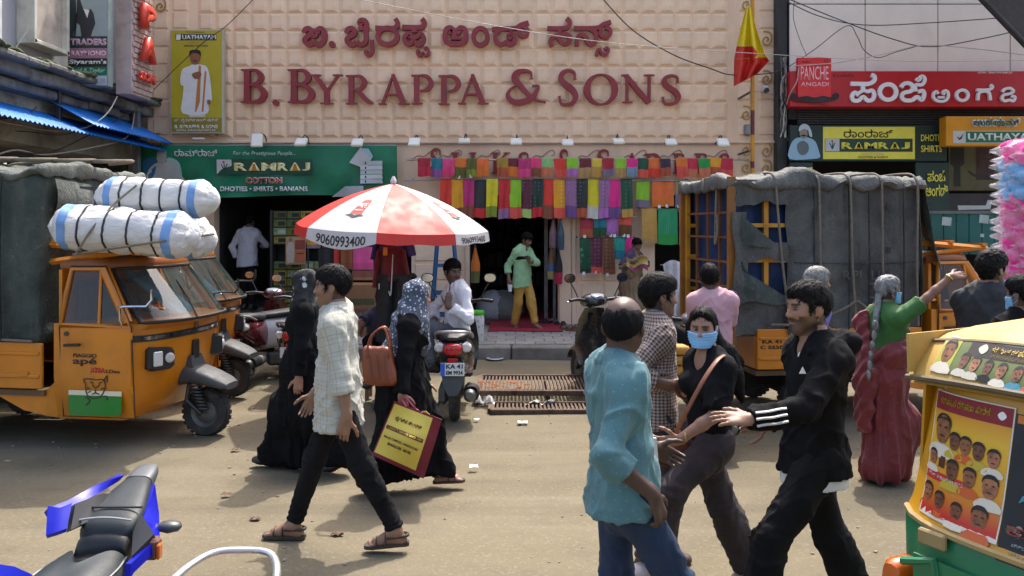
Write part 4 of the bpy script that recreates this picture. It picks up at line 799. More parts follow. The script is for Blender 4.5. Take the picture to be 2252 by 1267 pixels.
for lab, L in _lab.items():
 if len(L) > 1: print('DUP', lab)
def rail(x0, x1, py, Y, label, br):
 t = thing('rail', label, 'rail', P((x0+x1)/2, py, Y)); b = MB(); b.tube([P(x0, py, Y), P(x1, py, Y)], .014, 8); b.build('bar', steel, t, W=1)
 for x in br: b = MB(); b.tube([P(x, py, Y), Vc((X(x, Y), FY, Z(py, Y)+.04))], .011, 6); b.build('bracket', dsteel, t, W=1)
rail(895, 1640, 351.5, 15.235, 'upper steel rail carrying short folded sarees', (900, 1086, 1300, 1500, 1635))
rail(888, 1520, 397, 15.255, 'lower steel rail carrying long folded sarees', (905, 1396, 1515))
rail(1270, 1400, 476, 15.335, 'short steel rail by the door carrying four sarees', (1272, 1396)); rail(1268, 1400, 526, 15.335, 'bottom steel rail carrying motif sarees', (1270, 1398)); rail(1405, 1512, 460, 15.335, 'steel bracket rail carrying gold and green sarees', (1408, 1510))

# ------------------------------------------------------------------ goods at the dhoti shop opening
def left_goods():
 r = random.Random(21); Y = 15.35
 cols = [M('carton_%d' % i, c, .7, var=.1) for i, c in enumerate(['#6e6a1e', '#8a7f24', '#4a4c18', '#7d8a5a', '#59622c'])]; blk = M('carton_print', (.012, .012, .012), .6); wht = M('carton_label', (.32, .36, .30), .6)
 t0 = thing('display_rack', 'dark display rack filled with olive dhoti cartons', 'rack', (X(655, Y), Y+.2, STEP_Z)); x0, x1 = X(600, Y), X(720, Y)
 b = MB(); b.box(((x0+x1)/2, Y+.42, 1.2), (x1-x0+.1, .04, 2.1)); b.build('back_panel', M('rack_dark', (.03, .03, .03), .7), t0, W=1)
 for x in (x0-.03, x1+.03): b = MB(); b.box((x, Y+.2, 1.2), (.04, .4, 2.1)); b.build('side_panel', MATS['rack_dark'], t0, W=1)
 proto = {}
 n = 0
 for j in range(13):
  z = STEP_Z+.12+j*.15
  if j in (7, 8): continue
  b = MB(); b.box(((x0+x1)/2, Y+.2, z-.008), (x1-x0, .38, .014)); b.build('shelf', MATS['rack_dark'], t0, W=1)
  for i in range(4):
   w = (x1-x0)/4-.012; k = r.randrange(5)
   t = thing('carton', '%s cloth carton on the %s shelf of the display rack, counted from the floor' % (('olive', 'mustard', 'dark olive', 'sage green', 'moss green')[k], ('first', 'second', 'third', 'fourth', 'fifth', 'sixth', 'seventh', '', '', 'eighth', 'ninth', 'tenth', 'eleventh')[j]), 'carton', (x0+w/2+.006+i*(w+.012), Y+.2+r.uniform(-.02, .01), z), group='olive cartons on the display rack')
   if k not in proto:
    q = MB(); q.box((0, 0, .065), (w, .34, .128), bev=.004); q2 = MB(); q2.box((.03, -.172, .06), (w*.55, .003, .07), bev=.001); q3 = MB(); q3.lathe([(.02, 0), (.02, .004)], (-w*.34, -.170, .08), 10, axis='Y'); proto[k] = (q.mesh('body', cols[k]), q2.mesh('printed_window', blk if k != 3 else wht), q3.mesh('emblem', blk))
   for nm, me in zip(('body', 'printed_window', 'emblem'), proto[k]): link(nm, me, t)

 Yp = 15.28; t = thing('poster', 'tan poster of a long white robe hung before the carton rack', 'poster', P(650, 580, Yp)); board_box(t, 628, 521, 672, 582, Yp, .02, M('poster_tan', '#a98a62', .7), 'panel', .003); B = Board(t, Yp)
 B.sh([(634, 533), (645, 533), (648, 548), (646, 578), (632, 578), (630, 548)], flat('robe_pale', '#b9aa9c'), 'printed_robe'); B.ell(639, 527, 3.5, 4.5, skin_p, 'printed_face'); B.rect(649, 528, 671, 549, flat('brick_red', '#8c3c2a')); B.rect(649, 551, 671, 577, flat('terracotta', '#b0603c')); B.rect(652, 556, 668, 559, flat('dark_rust', '#7a3018'))
 Yc = 14.6
 spec = [(676, 520, 706, 546, 'amber cloth piece with grey border', '#c8881c', '#7a6a78'), (709, 518, 748, 545, 'magenta folded cloth piece', '#8c1450', '#7a1048'), (749, 520, 778, 546, 'patterned taupe cloth piece', '#84705c', '#6c5a4a'), (780, 518, 819, 540, 'dark red cloth piece with gold strip', '#5a1018', '#9a7030'), (700, 547, 733, 590, 'black folded cloth piece', '#12161a', '#101418'), (733, 548, 748, 590, 'red narrow cloth piece', '#b8281c', '#a82018'), (748, 548, 776, 592, 'brown folded cloth piece', '#8a4a20', '#7c421c'), (777, 543, 822, 593, 'bright pink folded cloth piece', '#d8508c', '#cc4880'), (775, 595, 824, 616, 'copper patterned cloth piece', '#8a5040', '#a8703c')]
 for k, (a, u, c, v, lab, c1, c2) in enumerate(spec):
  t = thing('folded_cloth', lab+' hung in a tier beneath the umbrella', 'cloth', P((a+c)/2, v, Yc)); n = 'tier_%d' % k
  m1 = cloth_mat(n+'a', c1, 1 if k in (2, 3, 8) else 0); m2 = cloth_mat(n+'b', c2)
  def pt(x, y, o): return P(x, y, Yc+o+.012*sin(x*.3+k))
  mid = v-(v-u)*.3
  b = MB(); b.sheet(lambda q, w: pt(a+1+(c-a-2)*q, u+(mid-u)*w, 0), 6, 4, thick=.03); b.build('body', m1, t, smooth=60, W=1)
  b = MB(); b.sheet(lambda q, w: pt(a+1+(c-a-2)*q, mid+(v-mid)*w, -.004), 6, 3, thick=.03); b.build('border', m2, t, smooth=60, W=1)
  if k in (0, 1, 2, 3, 8): b = MB(); p = pt((a+c)/2+4, v-3, -.02); b.box(p, (.06, .004, .035)); b.build('price_tag', MATS['paper_tag'], t, W=1)
 t = thing('wire_stand', 'dark wire frame holding the tier of folded cloths beneath the umbrella', 'rack', P(760, 690, Yc+.1)); zb = STEP_Z
 for x in (676, 824): b = MB(); b.tube([(X(x, Yc), Yc+.06, zb), (X(x, Yc), Yc+.06, Z(515, Yc))], .015, 6); b.build('post', dsteel, t, W=1)
 for y in (518, 545, 594): b = MB(); b.tube([P(674, y, Yc+.06), P(826, y, Yc+.06)], .012, 6); b.build('bar', dsteel, t, W=1)

 Y2 = 14.3; t = thing('carton', 'large brown cardboard carton with green print below the hung cloths', 'carton', G(795, 740, STEP_Z)); y_ = t.location.y; bx = MB(); bx.box((0, .25, .42), (.62, .5, .84), bev=.01); bx.build('body', M('cardboard', '#8a6242', .8, var=.12), t)
 bx = MB(); bx.box((0, -.004, .56), (.4, .004, .1)); bx.build('printed_band', M('carton_green', '#4a4a2c', .7), t); bx = MB(); bx.box((0, -.004, .42), (.3, .004, .06)); bx.build('printed_band', M('carton_tanband', '#6b4c34', .7), t)
left_goods()

# ------------------------------------------------------------------ street umbrella
def umbrella():
 Y = 9.4; cx = X(862, Y); za = Z(404, Y); zr = Z(500, Y); Rr = 1.045; t = thing('street_umbrella', 'big red and white vendor umbrella with a phone number along its valance', 'umbrella', (cx, Y, 0))
 um_r = M('umbrella_red', '#e2463c', .55, var=.06, vs=2, bump=.08, bs=30); um_w = M('umbrella_white', (.72, .70, .69), .55, var=.05, vs=2, bump=.08, bs=30)
 for m, s in ((um_r, .35), (um_w, .35)):
  nt = m.node_tree; bs = nt.nodes['Principled BSDF']; tr = nt.nodes.new('ShaderNodeBsdfTranslucent'); mx = nt.nodes.new('ShaderNodeMixShader'); mx.inputs[0].default_value = s
  src = bs.inputs['Base Color'].links[0].from_socket; nt.links.new(src, tr.inputs[0]); o = nt.nodes['Material Output']; nt.links.new(bs.outputs[0], mx.inputs[1]); nt.links.new(tr.outputs[0], mx.inputs[2]); nt.links.new(mx.outputs[0], o.inputs[0])
 tilt = MT((cx, Y, zr)) @ MR(R(2.5), 4, 'Y') @ MR(R(3), 4, 'X')
 H = za-zr; N = 8; a0 = R(-90-0)
 def surf(a, q, s):
  z = H*(1-.55*q-.45*q**2.4); r = Rr*q
  flatf = cos(pi/N)/cos((s)*pi/N); rr = r*(flatf*.88+.12)
  return Vc((rr*cos(a), rr*sin(a), z-.012*(1-s*s)*q))
 def ang(i, s): return a0+(i+.5+s*.5)*2*pi/N
 for i in range(N):
  m = um_r if i % 2 == 0 else um_w
  b = MB(); b.sheet(lambda u, v: surf(ang(i, 2*u-1), .001+v*.999, 2*u-1), 10, 14, thick=.003); b.xf(tilt); pn = b.build('canopy_panel', m, t, smooth=60)
  pn.matrix_parent_inverse = t.matrix_basis.inverted()
  sagk = .07 if i == 7 else .01
  b = MB(); b.sheet(lambda u, v: surf(ang(i, 2*u-1), 1, 2*u-1)*(1+.02*v)*1+Vc((0, 0, -(.105+sagk*sin(u*pi)*(1 if i == 7 else sin(u*9)))*v)), 14, 4, thick=.003); b.xf(tilt); vl = b.build('valance', m, t, smooth=60); vl.matrix_parent_inverse = t.matrix_basis.inverted()
  e = surf(ang(i, -1), 1, -1); b = MB(); b.tube([surf(ang(i, -1), q, -1)-Vc((0, 0, .012)) for q in (.02, .2, .4, .6, .8, 1)], .007, 5); b.xf(tilt); o = b.build('rib', dsteel, t); o.matrix_parent_inverse = t.matrix_basis.inverted()
  b = MB(); b.tube([(0, 0, H*.45), surf(ang(i, -1), .55, -1)-Vc((0, 0, .015))], .006, 5); b.xf(tilt); o = b.build('strut', dsteel, t); o.matrix_parent_inverse = t.matrix_basis.inverted()
  if i % 2 == 1:
   def pr(u, v, lift): 
    p = surf(ang(i, 2*u-1), v, 2*u-1); q = surf(ang(i, 2*u-1+.02), v, 2*u-1+.02)-p; w = surf(ang(i, 2*u-1), v+.01, 2*u-1)-p; n_ = q.cross(w).normalized()
    if n_.z < 0: n_ = -n_
    return p+n_*lift
   b = MB(); b.sheet(lambda u, v: pr(.40+.24*u, .52+.26*v-.02*sin(u*3.14), .006), 6, 6); b.xf(tilt); o = b.build('printed_tab', M('umbrella_print_red', '#c8402c', .6), t, W=1)
   b = MB(); b.sheet(lambda u, v: pr(.33+.38*u, .775+.035*v*sin(u*3.14)+.008*cos(u*12.5), .009), 14, 2); b.xf(tilt); o = b.build('printed_moustache', black_p, t, W=1)
   for s_, u0, u1, v0, v1 in (('PANCHE', .42, .62, .58, .67), ('ANGADI', .43, .61, .69, .72)):
    o = text(s_, 0, 1, 0, 1, 0, flat('umbrella_white', (.7, .62, .6)), t, .02, .0005)
    for vv in o.data.vertices: p = tilt @ pr(u0+(u1-u0)*vv.co.x, v1+(v0-v1)*vv.co.z, .010-vv.co.y); vv.co = p
   def pv(u, v): return surf(ang(i, 2*u-1), 1, 2*u-1)*(1+.02*v)+Vc((0, 0, -(.105+sagk*sin(u*pi)*(1 if i == 7 else sin(u*9)))*v))
   o = text('9060993400', 0, 1, 0, 1, 0, black_p, t, .01, .0005)
   for vv in o.data.vertices:
    u = .14+.72*vv.co.x; p = pv(u, .86-.62*vv.co.z); n_ = Vc((p.x, p.y, 0)).normalized(); vv.co = tilt @ (p+n_*(.007-vv.co.y))
 b = MB(); b.tube([(cx, Y, .02), (cx, Y, zr+H*.6), tilt @ Vc((0, 0, H+.05))], .022, 10); b.build('pole', M('pole_white', (.5, .5, .5), .5, .3), t, W=1)
 b = MB(); b.lathe([(.03, 0), (.035, .03), (.012, .08)], tilt @ Vc((0, 0, H)), 10); b.build('finial', um_w, t, W=1)
 b = MB(); b.lathe([(.22, 0), (.22, .06), (.06, .1), (.05, .3)], (cx, Y, 0), 16); b.build('base', M('cast_base', (.1, .1, .1), .8), t, smooth=40, W=1)
umbrella()

# ------------------------------------------------------------------ garments hung from the umbrella
def hanging_shirt(name, label, px0, px1, py0, py1, Y, mat, sleeves=True, tagc=None):
 t = thing(name, label, 'garment', P((px0+px1)/2, py1, Y)); w = px1-px0
 def body(u, v):
  x = px0+w*(.14+.72*u); top = py0+8*abs(u-.5)*2.2
  y = top+(py1-top)*v
  return P(x, y, Y+.04*sin(u*9+1)*v-.09*sin(u*pi))
 b = MB(); b.sheet(body, 16, 14, thick=.02); b.build('body', mat, t, smooth=70, W=1)
 if sleeves:
  for s, ln in ((0, 1.18), (1, 1.05)):
   a = P(px0+w*(.15 if s == 0 else .85), py0+14, Y); e = P(px0+w*(-.01 if s == 0 else 1.02), py0+(py1-py0)*ln, Y-.02)
   b = MB(); b.tube([a, a.lerp(e, .3)+Vc((0, -.03, 0)), a.lerp(e, .65), e], [.055, .062, .055, .05], 10, flat=.5); b.build('sleeve', mat, t, smooth=70, W=1)
 b = MB(); b.tube(cat_rom([P((px0+px1)/2-9, py0+1, Y-.1), P((px0+px1)/2-4, py0+6, Y-.12), P((px0+px1)/2+4, py0+6, Y-.12), P((px0+px1)/2+9, py0+1, Y-.1)], 4), .016, 8); b.build('collar', mat, t, W=1)
 b = MB(); mx = (px0+px1)/2; b.tube(cat_rom([P(px0+w*.2, py0+11, Y), P(mx, py0, Y), P(px1-w*.2, py0+11, Y)], 4), .007, 5); b.tube(cat_rom([P(mx, py0, Y), P(mx+1, py0-8, Y), P(mx+5, py0-11, Y), P(mx+3, py0-16, Y)], 4), .006, 5); b.build('hanger', steel, t, W=1)
 if tagc: b = MB(); b.box(P(px0+w*.32, py0+15, Y-.12), (.045, .004, .085)); b.build('price_tag', M('tag_orange', '#d88a30', .7), t, W=1)
 return t
hanging_shirt('hanging_shirt', 'maroon shirt on a hanger under the umbrella', 824, 897, 538, 618, 9.15, M('maroon_jersey', '#6a0c1c', .8, var=.12, bump=.2, sheen=.2), True, 1)
hanging_shirt('hanging_shirt', 'violet blue shirt hung behind the maroon one', 820, 905, 498, 560, 9.35, M('violet_jersey', '#4a3e86', .8, var=.1, bump=.2), True)
def hang_trousers():
 Y = 9.12; t = thing('hanging_trousers', 'black trousers hung below the maroon shirt', 'garment', P(862, 745, Y)); m = M('black_twill', (.016, .015, .016), .85, bump=.2)
 for x0, x1 in ((832, 864), (866, 899)):
  b = MB(); b.sheet(lambda u, v: P(x0+(x1-x0)*u*(1-.1*v)+2*v, 608+(752-608)*v, Y-.07*sin(u*3.14)+.02*sin(u*7+v*4)), 10, 14, thick=.03); b.build('trouser_leg', m, t, smooth=70, W=1)
 b = MB(); b.sheet(lambda u, v: P(830+70*u, 604+10*v, Y-.085*sin(u*3.14)), 12, 2, thick=.03); b.build('waistband', m, t, smooth=70, W=1)
 b = MB(); b.tube(cat_rom([P(864, 560, Y-.14), P(862, 600, Y-.12), P(860, 640, Y-.11), P(858, 650, Y-.12), P(855, 640, Y-.12)], 4), .006, 5); b.build('hanging_wire', M('wire_white', (.5, .5, .5), .5), t, W=1)
 b = MB(); b.box(P(836, 630, Y-.05), (.03, .004, .06)); b.build('price_tag', MATS['paper_tag'], t, W=1)
hang_trousers()

# ------------------------------------------------------------------ door side goods
def bundle(label, px, y0, y1, Y, cols, w=10):
 t = thing('hung_cloth', label, 'cloth', P(px, y1, Y)); n = len(cols)
 for i, c in enumerate(cols):
  u, v = y0+(y1-y0)*i/n, y0+(y1-y0)*(i+1)/n; rg = []
  for k in range(5):
   y = u+(v-u)*k/4; q = (y-y0)/(y1-y0); ww = w*(.25+.75*min(1, q*2.2)); c0 = P(px, y, Y); s = Y/F
   rg.append([c0+Vc((ww*s*cos(a*.5236)*(1+.18*sin(a*2.6+q*3)), .06*sin(a*.5236)*(1+.2*sin(a*3.1)), 0)) for a in range(12)])
  b = MB(); b.loft(rg); b.build('cloth_band', M('hung_'+c.strip('#'), c, .75, var=.12, bump=.15), t, smooth=60, W=1)
 b = MB(); b.tube([P(px, y0-6, Y), P(px, y0+2, Y)], .02, 6); b.build('hook', dsteel, t, W=1)
bundle('orange and olive cloth gathered on the door post', 1045, 545, 622, 14.9, ['#b8601c', '#c0661e', '#5a5a2a'], 9)
bundle('pink and mauve cloth hung inside the doorway', 1216, 484, 545, 15.35, ['#8a6468', '#7c5a60'], 8)
bundle('blue grey cloth hung by the doorway', 1233, 484, 550, 15.3, ['#4c5c6c', '#3c4a58'], 7)
bundle('brown and gold cloth hung by the doorway', 1212, 545, 614, 15.32, ['#7c5430', '#6a4a2c', '#4a5a7c', '#9a8a50'], 8)
bundle('dark cloth with crimson end hung by the doorway', 1228, 548, 625, 15.27, ['#1c1e20', '#1c1e20', '#a8143c'], 8)
def mat_rug():
 m = M('red_carpet', '#8e1c2c', .95, var=.12, vs=6, bump=.5, bs=160, bd=.004, dirt=.3, dcol=(.2, .08, .07), ds=2); pts = [G(1060, 700, STEP_Z), G(1238, 731, STEP_Z), G(1215, 678, STEP_Z)]
 b = MB(); y0, y1 = G(1100, 731, STEP_Z).y, FY+2.6; xa, xb = X(1072, y0), X(1238, y0)
 b.sheet(lambda u, v: (xa+(xb-xa)*u+.02*sin(v*7), y0+(y1-y0)*v+.03*sin(u*6), STEP_Z+.016+.004*sin(u*11)*sin(v*9)), 20, 26, thick=-.012); b.build('rug', m, smooth=60, label='worn dark red rug running out of the shop doorway', cat='rug')
mat_rug()
def shoes():
 r = random.Random(6); cols = [M('shoe_%d' % i, c, .5) for i, c in enumerate([(.02, .02, .02), (.12, .06, .04), (.3, .27, .24), (.16, .05, .04)])]
 desc = ['black', 'brown', 'pale grey', 'reddish']
 where = [('beside the rug', 1200, 712, 0), ('under the hung cloths', 1214, 708, 2), ('against the door jamb', 1232, 715, 0), ('on the step before the jamb', 1246, 724, 1), ('beside the jamb foot', 1262, 727, 3), ('before the panelled wall', 1276, 722, 0), ('on the step near the parked black scooter', 1290, 727, 3), ('at the rug corner by the white tub', 1075, 708, 1), ('on the step behind the white tub', 1066, 714, 3)]
 for lab, px, py, k in where:
  p = G(px, py, STEP_Z+.01); rz = r.uniform(-.9, .9)
  t = thing('sandals', 'pair of %s sandals %s' % (desc[k], lab), 'sandals', p, rz)
  for s in (-.055, .055):
   b = MB(); b.loft([[(s+x*.043*w, y, z) for x, z in ((-1, 0), (1, 0), (1, .022), (-1, .022))] for y, w in ((-.13, .6), (-.10, .9), (-.02, .8), (.07, 1.1), (.12, .9), (.14, .5))]); b.build('sole', cols[k], t)
   b = MB(); b.tube(cat_rom([(s-.045, .03, .02), (s-.02, .05, .055), (s+.02, .05, .055), (s+.045, .03, .02)], 4), .011, 6); b.build('strap', cols[k], t); 
   b = MB(); b.tube(cat_rom([(s-.035, -.07, .02), (s, -.10, .06), (s+.035, -.07, .02)], 4), .009, 6); b.build('strap', cols[k], t)
shoes()
def stool():
 Y = 14.7; s = Y/F; bz = STEP_Z; t = thing('step_stool', 'tall blue wooden stool by the panelled pillar', 'stool', (X(980, Y), Y, bz)); m = M('blue_gloss', '#1c5480', .5, var=.12, dirt=.3)
 zt = Z(528, Y)-bz
 b = MB(); b.box((.0, 0, zt), (.34, .30, .045), bev=.01); b.build('seat', m, t)
 legs = []
 for sx in (-1, 1):
  for sy in (-1, 1): b = MB(); b.tube([(sx*.14, sy*.12, zt-.02), (sx*.26, sy*.2, 0)], .026, 4); b.build('leg', m, t)
 for z, k in ((zt*.72, .165), (zt*.42, .2), (zt*.18, .235)):
  for sy in (-1, 1): b = MB(); b.box((0, sy*(.12+.08*(1-z/zt)), z), (2*k, .03, .05)); b.build('rung', m, t)
  for sx in (-1, 1): b = MB(); b.box((sx*k, 0, z+.06), (.028, .28, .04)); b.build('rung', m, t)
stool()
def tub():
 p = G(1051, 752, STEP_Z); t = thing('plastic_tub', 'white floral printed plastic tub with green lid on the step', 'tub', p)
 m, n = newmat('floral_tub'); v = n.coord('Object'); vo = n.n('TexVoronoi', i_Vector=v, i_Scale=16.); f = n.n('MapRange', i_Value=vo.outputs['Distance'], i_1=.34, i_2=.26); f.clamp = True
 hs = n.ramp(n.noise(v, 7), [(.4, (.12, .3, .12)), (.5, (.45, .12, .14)), (.6, (.2, .35, .2))]); n.base(n.mix(n.math('MULTIPLY', f.outputs[0], .6), (.6, .6, .57, 1), hs)); n.b.inputs['Roughness'].default_value = .35
 b = MB(); b.lathe([(.085, 0), (.09, .01), (.10, .36), (.095, .40), (.085, .42)], n=22); b.build('body', m, t, smooth=40)
 b = MB(); b.lathe([(.096, .415), (.10, .42), (.10, .47), (.09, .485), (.03, .49)], n=22); b.build('lid', M('lid_green', '#4fae2a', .4, bump=0), t, smooth=40)
tub()
def door_bags():
 r = random.Random(3)
 for px, py, lab, c in ((1108, 668, 'grey sack slumped inside the doorway', (.16, .16, .14)), (1085, 690, 'pale plastic sack by the doorway post', (.36, .36, .37)), (1470, 690, 'dark mound of sacking behind the white cloth', (.09, .08, .08))):
  Y = FY+.9; p = Vc((X(px, Y), Y, STEP_Z)); b = MB(); n = 14
  rg = [[(p.x+(.36+.05*sin(k*2.2+j))*q*cos(k*6.283/n), p.y+.28*q*sin(k*6.283/n), p.z+z+.03*sin(k*1.7+j*2)) for k in range(n)] for j, (q, z) in enumerate(((.8, 0), (1, .12), (.95, .28), (.7, .42), (.35, .52), (.08, .55)))]
  b.loft(rg); b.build('sack', M('sack_c_%d' % px, c, .8, bump=.5, bs=20), smooth=70, label=lab, cat='sack')
door_bags()

# ------------------------------------------------------------------ drain gratings, litter
def grating(label, x0, x1, y0, y1, z, legs):
 t = thing('drain_grating', label, 'grating', ((x0+x1)/2, (y0+y1)/2, 0)); m = M('rusty_iron', (.10, .062, .045), .75, .4, var=.3, vs=8, bump=.4, dirt=.5, dcol=(.2, .13, .08), ds=4)
 b = MB(); x = x0+.03
 while x < x1: b.box((x, (y0+y1)/2, z), (.02, y1-y0-.08, .035)); x += .042
 b.build('bars', m, t, W=1, kind='stuff')
 for y in (y0, y1): b = MB(); b.box(((x0+x1)/2, y, z), (x1-x0, .05, .06), bev=.006); b.build('frame_bar', m, t, W=1)
 for x in (x0, x1): b = MB(); b.box((x, (y0+y1)/2, z-.001), (.05, y1-y0-.052, .058)); b.build('frame_bar', m, t, W=1)
 for x, y in legs: b = MB(); b.box((x, y, z/2-.02), (.05, .05, z-.04)); b.build('leg', m, t, W=1)
grating('rusty raised iron grating bridging the roadside drain', X(1050, 9.6), X(1400, 9.6), 9.5, 10.5, .13, [(X(1205, 9.6), 9.55), (X(1052, 9.6), 9.55), (X(1390, 9.6), 9.55), (X(1205, 9.6), 10.45)])
grating('flat rusty drain grating lying under the raised one', X(1080, 9.4), X(1420, 9.4), 9.02, 9.42, .022, [])
def crumple(name, label, cat, px, py, w, d, h, mat, seed, n=10):
 r = random.Random(seed); p = G(px, py); ph = [r.uniform(0, 6) for _ in range(6)]
 def fn(u, v):
  e = 1+.25*sin(u*5+ph[0])*sin(v*4+ph[1])
  return (p.x+(u-.5)*w*e, p.y+(v-.5)*d*(1+.3*sin(u*7+ph[2])), .012+h*abs(sin(u*6+ph[3])*sin(v*5+ph[4]))+.3*h*abs(sin(u*17+v*11+ph[5])))
 b = MB(); b.sheet(fn, n, n, thick=.002); return b.build(name, mat, label=label, cat=cat, smooth=30)
plas = GLASS('clear_polythene', (.8, .8, .8), .12, .45); pap = M('paper_white', (.62, .61, .58), .8)
crumple('plastic_bag', 'crumpled clear plastic bag beside the scooter silencer', 'bag', 1065, 893, .24, .2, .10, plas, 3, 14); crumple('newspaper', 'crumpled newspaper sheet before the drain grating', 'paper', 1186, 894, .30, .12, .05, M('newsprint', (.42, .41, .38), .8, var=.3, vs=20), 5, 12)
crumple('paper_scrap', 'small white paper scrap on the sunny road before the grating', 'paper', 1150, 932, .09, .08, .012, pap, 8, 5); crumple('paper_scrap', 'white paper scrap on the road beside the robed woman with sandals', 'paper', 1042, 1029, .07, .06, .01, pap, 9, 5); crumple('plastic_scrap', 'tiny plastic scrap near the scooter wheel', 'litter', 1048, 926, .05, .05, .012, pap, 12, 4)
leafm = M('dry_leaf', (.13, .07, .04), .8)
for k, (px, py) in enumerate(((742, 1180), (561, 1146), (518, 993), (498, 1092))): crumple('dry_leaf', ('curled brown leaf on the road between the walking sandals', 'brown leaf crumb on the road behind the blue motorcycle', 'scatter of reddish leaf scraps on the road', 'short brown leaf strip on the bare road')[k], 'leaf', px, py, .07, .05, .014, leafm, 20+k, 6)
t = thing('plate', 'small steel plate lying at the foot of the step', 'plate', G(1088, 793)); b = MB(); b.lathe([(.04, .004), (.10, .008), (.13, .03), (.125, .034), (.095, .016), (.02, .013)], n=22); b.build('dish', M('plate_white', (.45, .46, .47), .35), t, smooth=50); b = MB(); b.lathe([(.128, .03), (.135, .036), (.13, .04), (.124, .034)], n=22, caps=False); b.build('rim', steel, t, smooth=50)
b = MB(); r = random.Random(5); om = M('marigold', '#c0621c', .9)
for k in range(28):
 p = Vc((X(1060, 9.7)+r.uniform(0, .5), 9.8+r.uniform(-.18, .2), .155)); b.tube([p, p+Vc((r.uniform(-.09, .09), r.uniform(-.05, .05), .01))], .004, 4)
b.build('marigold_petals', om, label='orange marigold strands scattered on the raised grating', cat='petals', kind='stuff')
b = MB(); r = random.Random(55)
for k in range(420):
 x, y = r.uniform(-5, 5), r.uniform(3.4, 12.4); s = r.uniform(.004, .013); b.box((x, y, gz(x, y)+s*.3), (s*2, s*1.6, s), bev=s*.3, rz=r.uniform(0, 3))
b.build('gravel', M('grit', (.24, .2, .16), .95, var=.4, vs=3), kind='stuff')
# ------------------------------------------------------------------ vehicles
def sup(x, cz, w, h, n=22, e=2.6, cy=0.):
 out = []
 for k in range(n):
  a = 2*pi*k/n; c, s = cos(a), sin(a)
  out.append((x, cy+w*math.copysign(abs(c)**(2/e), c), cz+h*math.copysign(abs(s)**(2/e), s)))
 return out
def vnoise(p, seed=0):
 """smooth value noise for an (n,3) array"""
 p = np.asarray(p, float); i = np.floor(p).astype(np.int64); f = p-i; f = f*f*(3-2*f); out = 0
 def h(a, b, c): 
  q = (a*374761393+b*668265263+c*2147483647+seed*974711) & 0xffffffff; q = ((q ^ (q >> 13))*1274126177) & 0xffffffff; return ((q ^ (q >> 16)) & 0xffff)/65535.
 for dx in (0, 1):
  for dy in (0, 1):
   for dz in (0, 1):
    wgt = (f[:, 0] if dx else 1-f[:, 0])*(f[:, 1] if dy else 1-f[:, 1])*(f[:, 2] if dz else 1-f[:, 2])
    out = out+wgt*h(i[:, 0]+dx, i[:, 1]+dy, i[:, 2]+dz)
 return out-.5
def blob_box(x0, x1, y0, y1, z0, z1, seg=.06, amp=.02, fr=5., seed=0, rnd=.06, keep=None):
 """cloth-covered box: closed grid surface, rounded edges, rumpled"""
 nx, ny, nz = [max(3, int((b-a)/seg)) for a, b in ((x0, x1), (y0, y1), (z0, z1))]
 bm = bmesh.new(); idx = {}
 def vert(i, j, k):
  q = (i, j, k)
  if q not in idx: idx[q] = bm.verts.new((x0+(x1-x0)*i/nx, y0+(y1-y0)*j/ny, z0+(z1-z0)*k/nz))
  return idx[q]
 fs = []
 for i in range(nx):
  for j in range(ny): fs += [[(i, j, 0), (i, j+1, 0), (i+1, j+1, 0), (i+1, j, 0)], [(i, j, nz), (i+1, j, nz), (i+1, j+1, nz), (i, j+1, nz)]]
 for i in range(nx):
  for k in range(nz): fs += [[(i, 0, k), (i+1, 0, k), (i+1, 0, k+1), (i, 0, k+1)], [(i, ny, k), (i, ny, k+1), (i+1, ny, k+1), (i+1, ny, k)]]
 for j in range(ny):
  for k in range(nz): fs += [[(0, j, k), (0, j, k+1), (0, j+1, k+1), (0, j+1, k)], [(nx, j, k), (nx, j+1, k), (nx, j+1, k+1), (nx, j, k+1)]]
 for f in fs: bm.faces.new([vert(*q) for q in f])
 co = np.array([v.co for v in bm.verts]); c = np.array([(x0+x1)/2, (y0+y1)/2, (z0+z1)/2]); hd = np.array([x1-x0, y1-y0, z1-z0])/2
 q = np.clip(co-c, -(hd-rnd), hd-rnd); d = (co-c)-q; ln = np.linalg.norm(d, axis=1, keepdims=True); co2 = c+q+d/np.maximum(ln, 1e-9)*np.minimum(ln, rnd)
 n = d/np.maximum(ln, 1e-9)
 w = vnoise(co2*[fr, fr, fr*.45]+7, seed)+.5*vnoise(co2*[fr*2.6, fr*2.6, fr*1.1], seed+1)+.25*vnoise(co2*fr*6, seed+2)
 co2 = co2+n*(w*amp*2)[:, None]
 for v, p in zip(bm.verts, co2): v.co = p
 b = MB(); bm.verts.index_update(); b.v = [tuple(v.co) for v in bm.verts]; b.f = [tuple(v.index for v in f.verts) for f in bm.faces]; b.m = [0]*len(b.f); bm.free(); return b
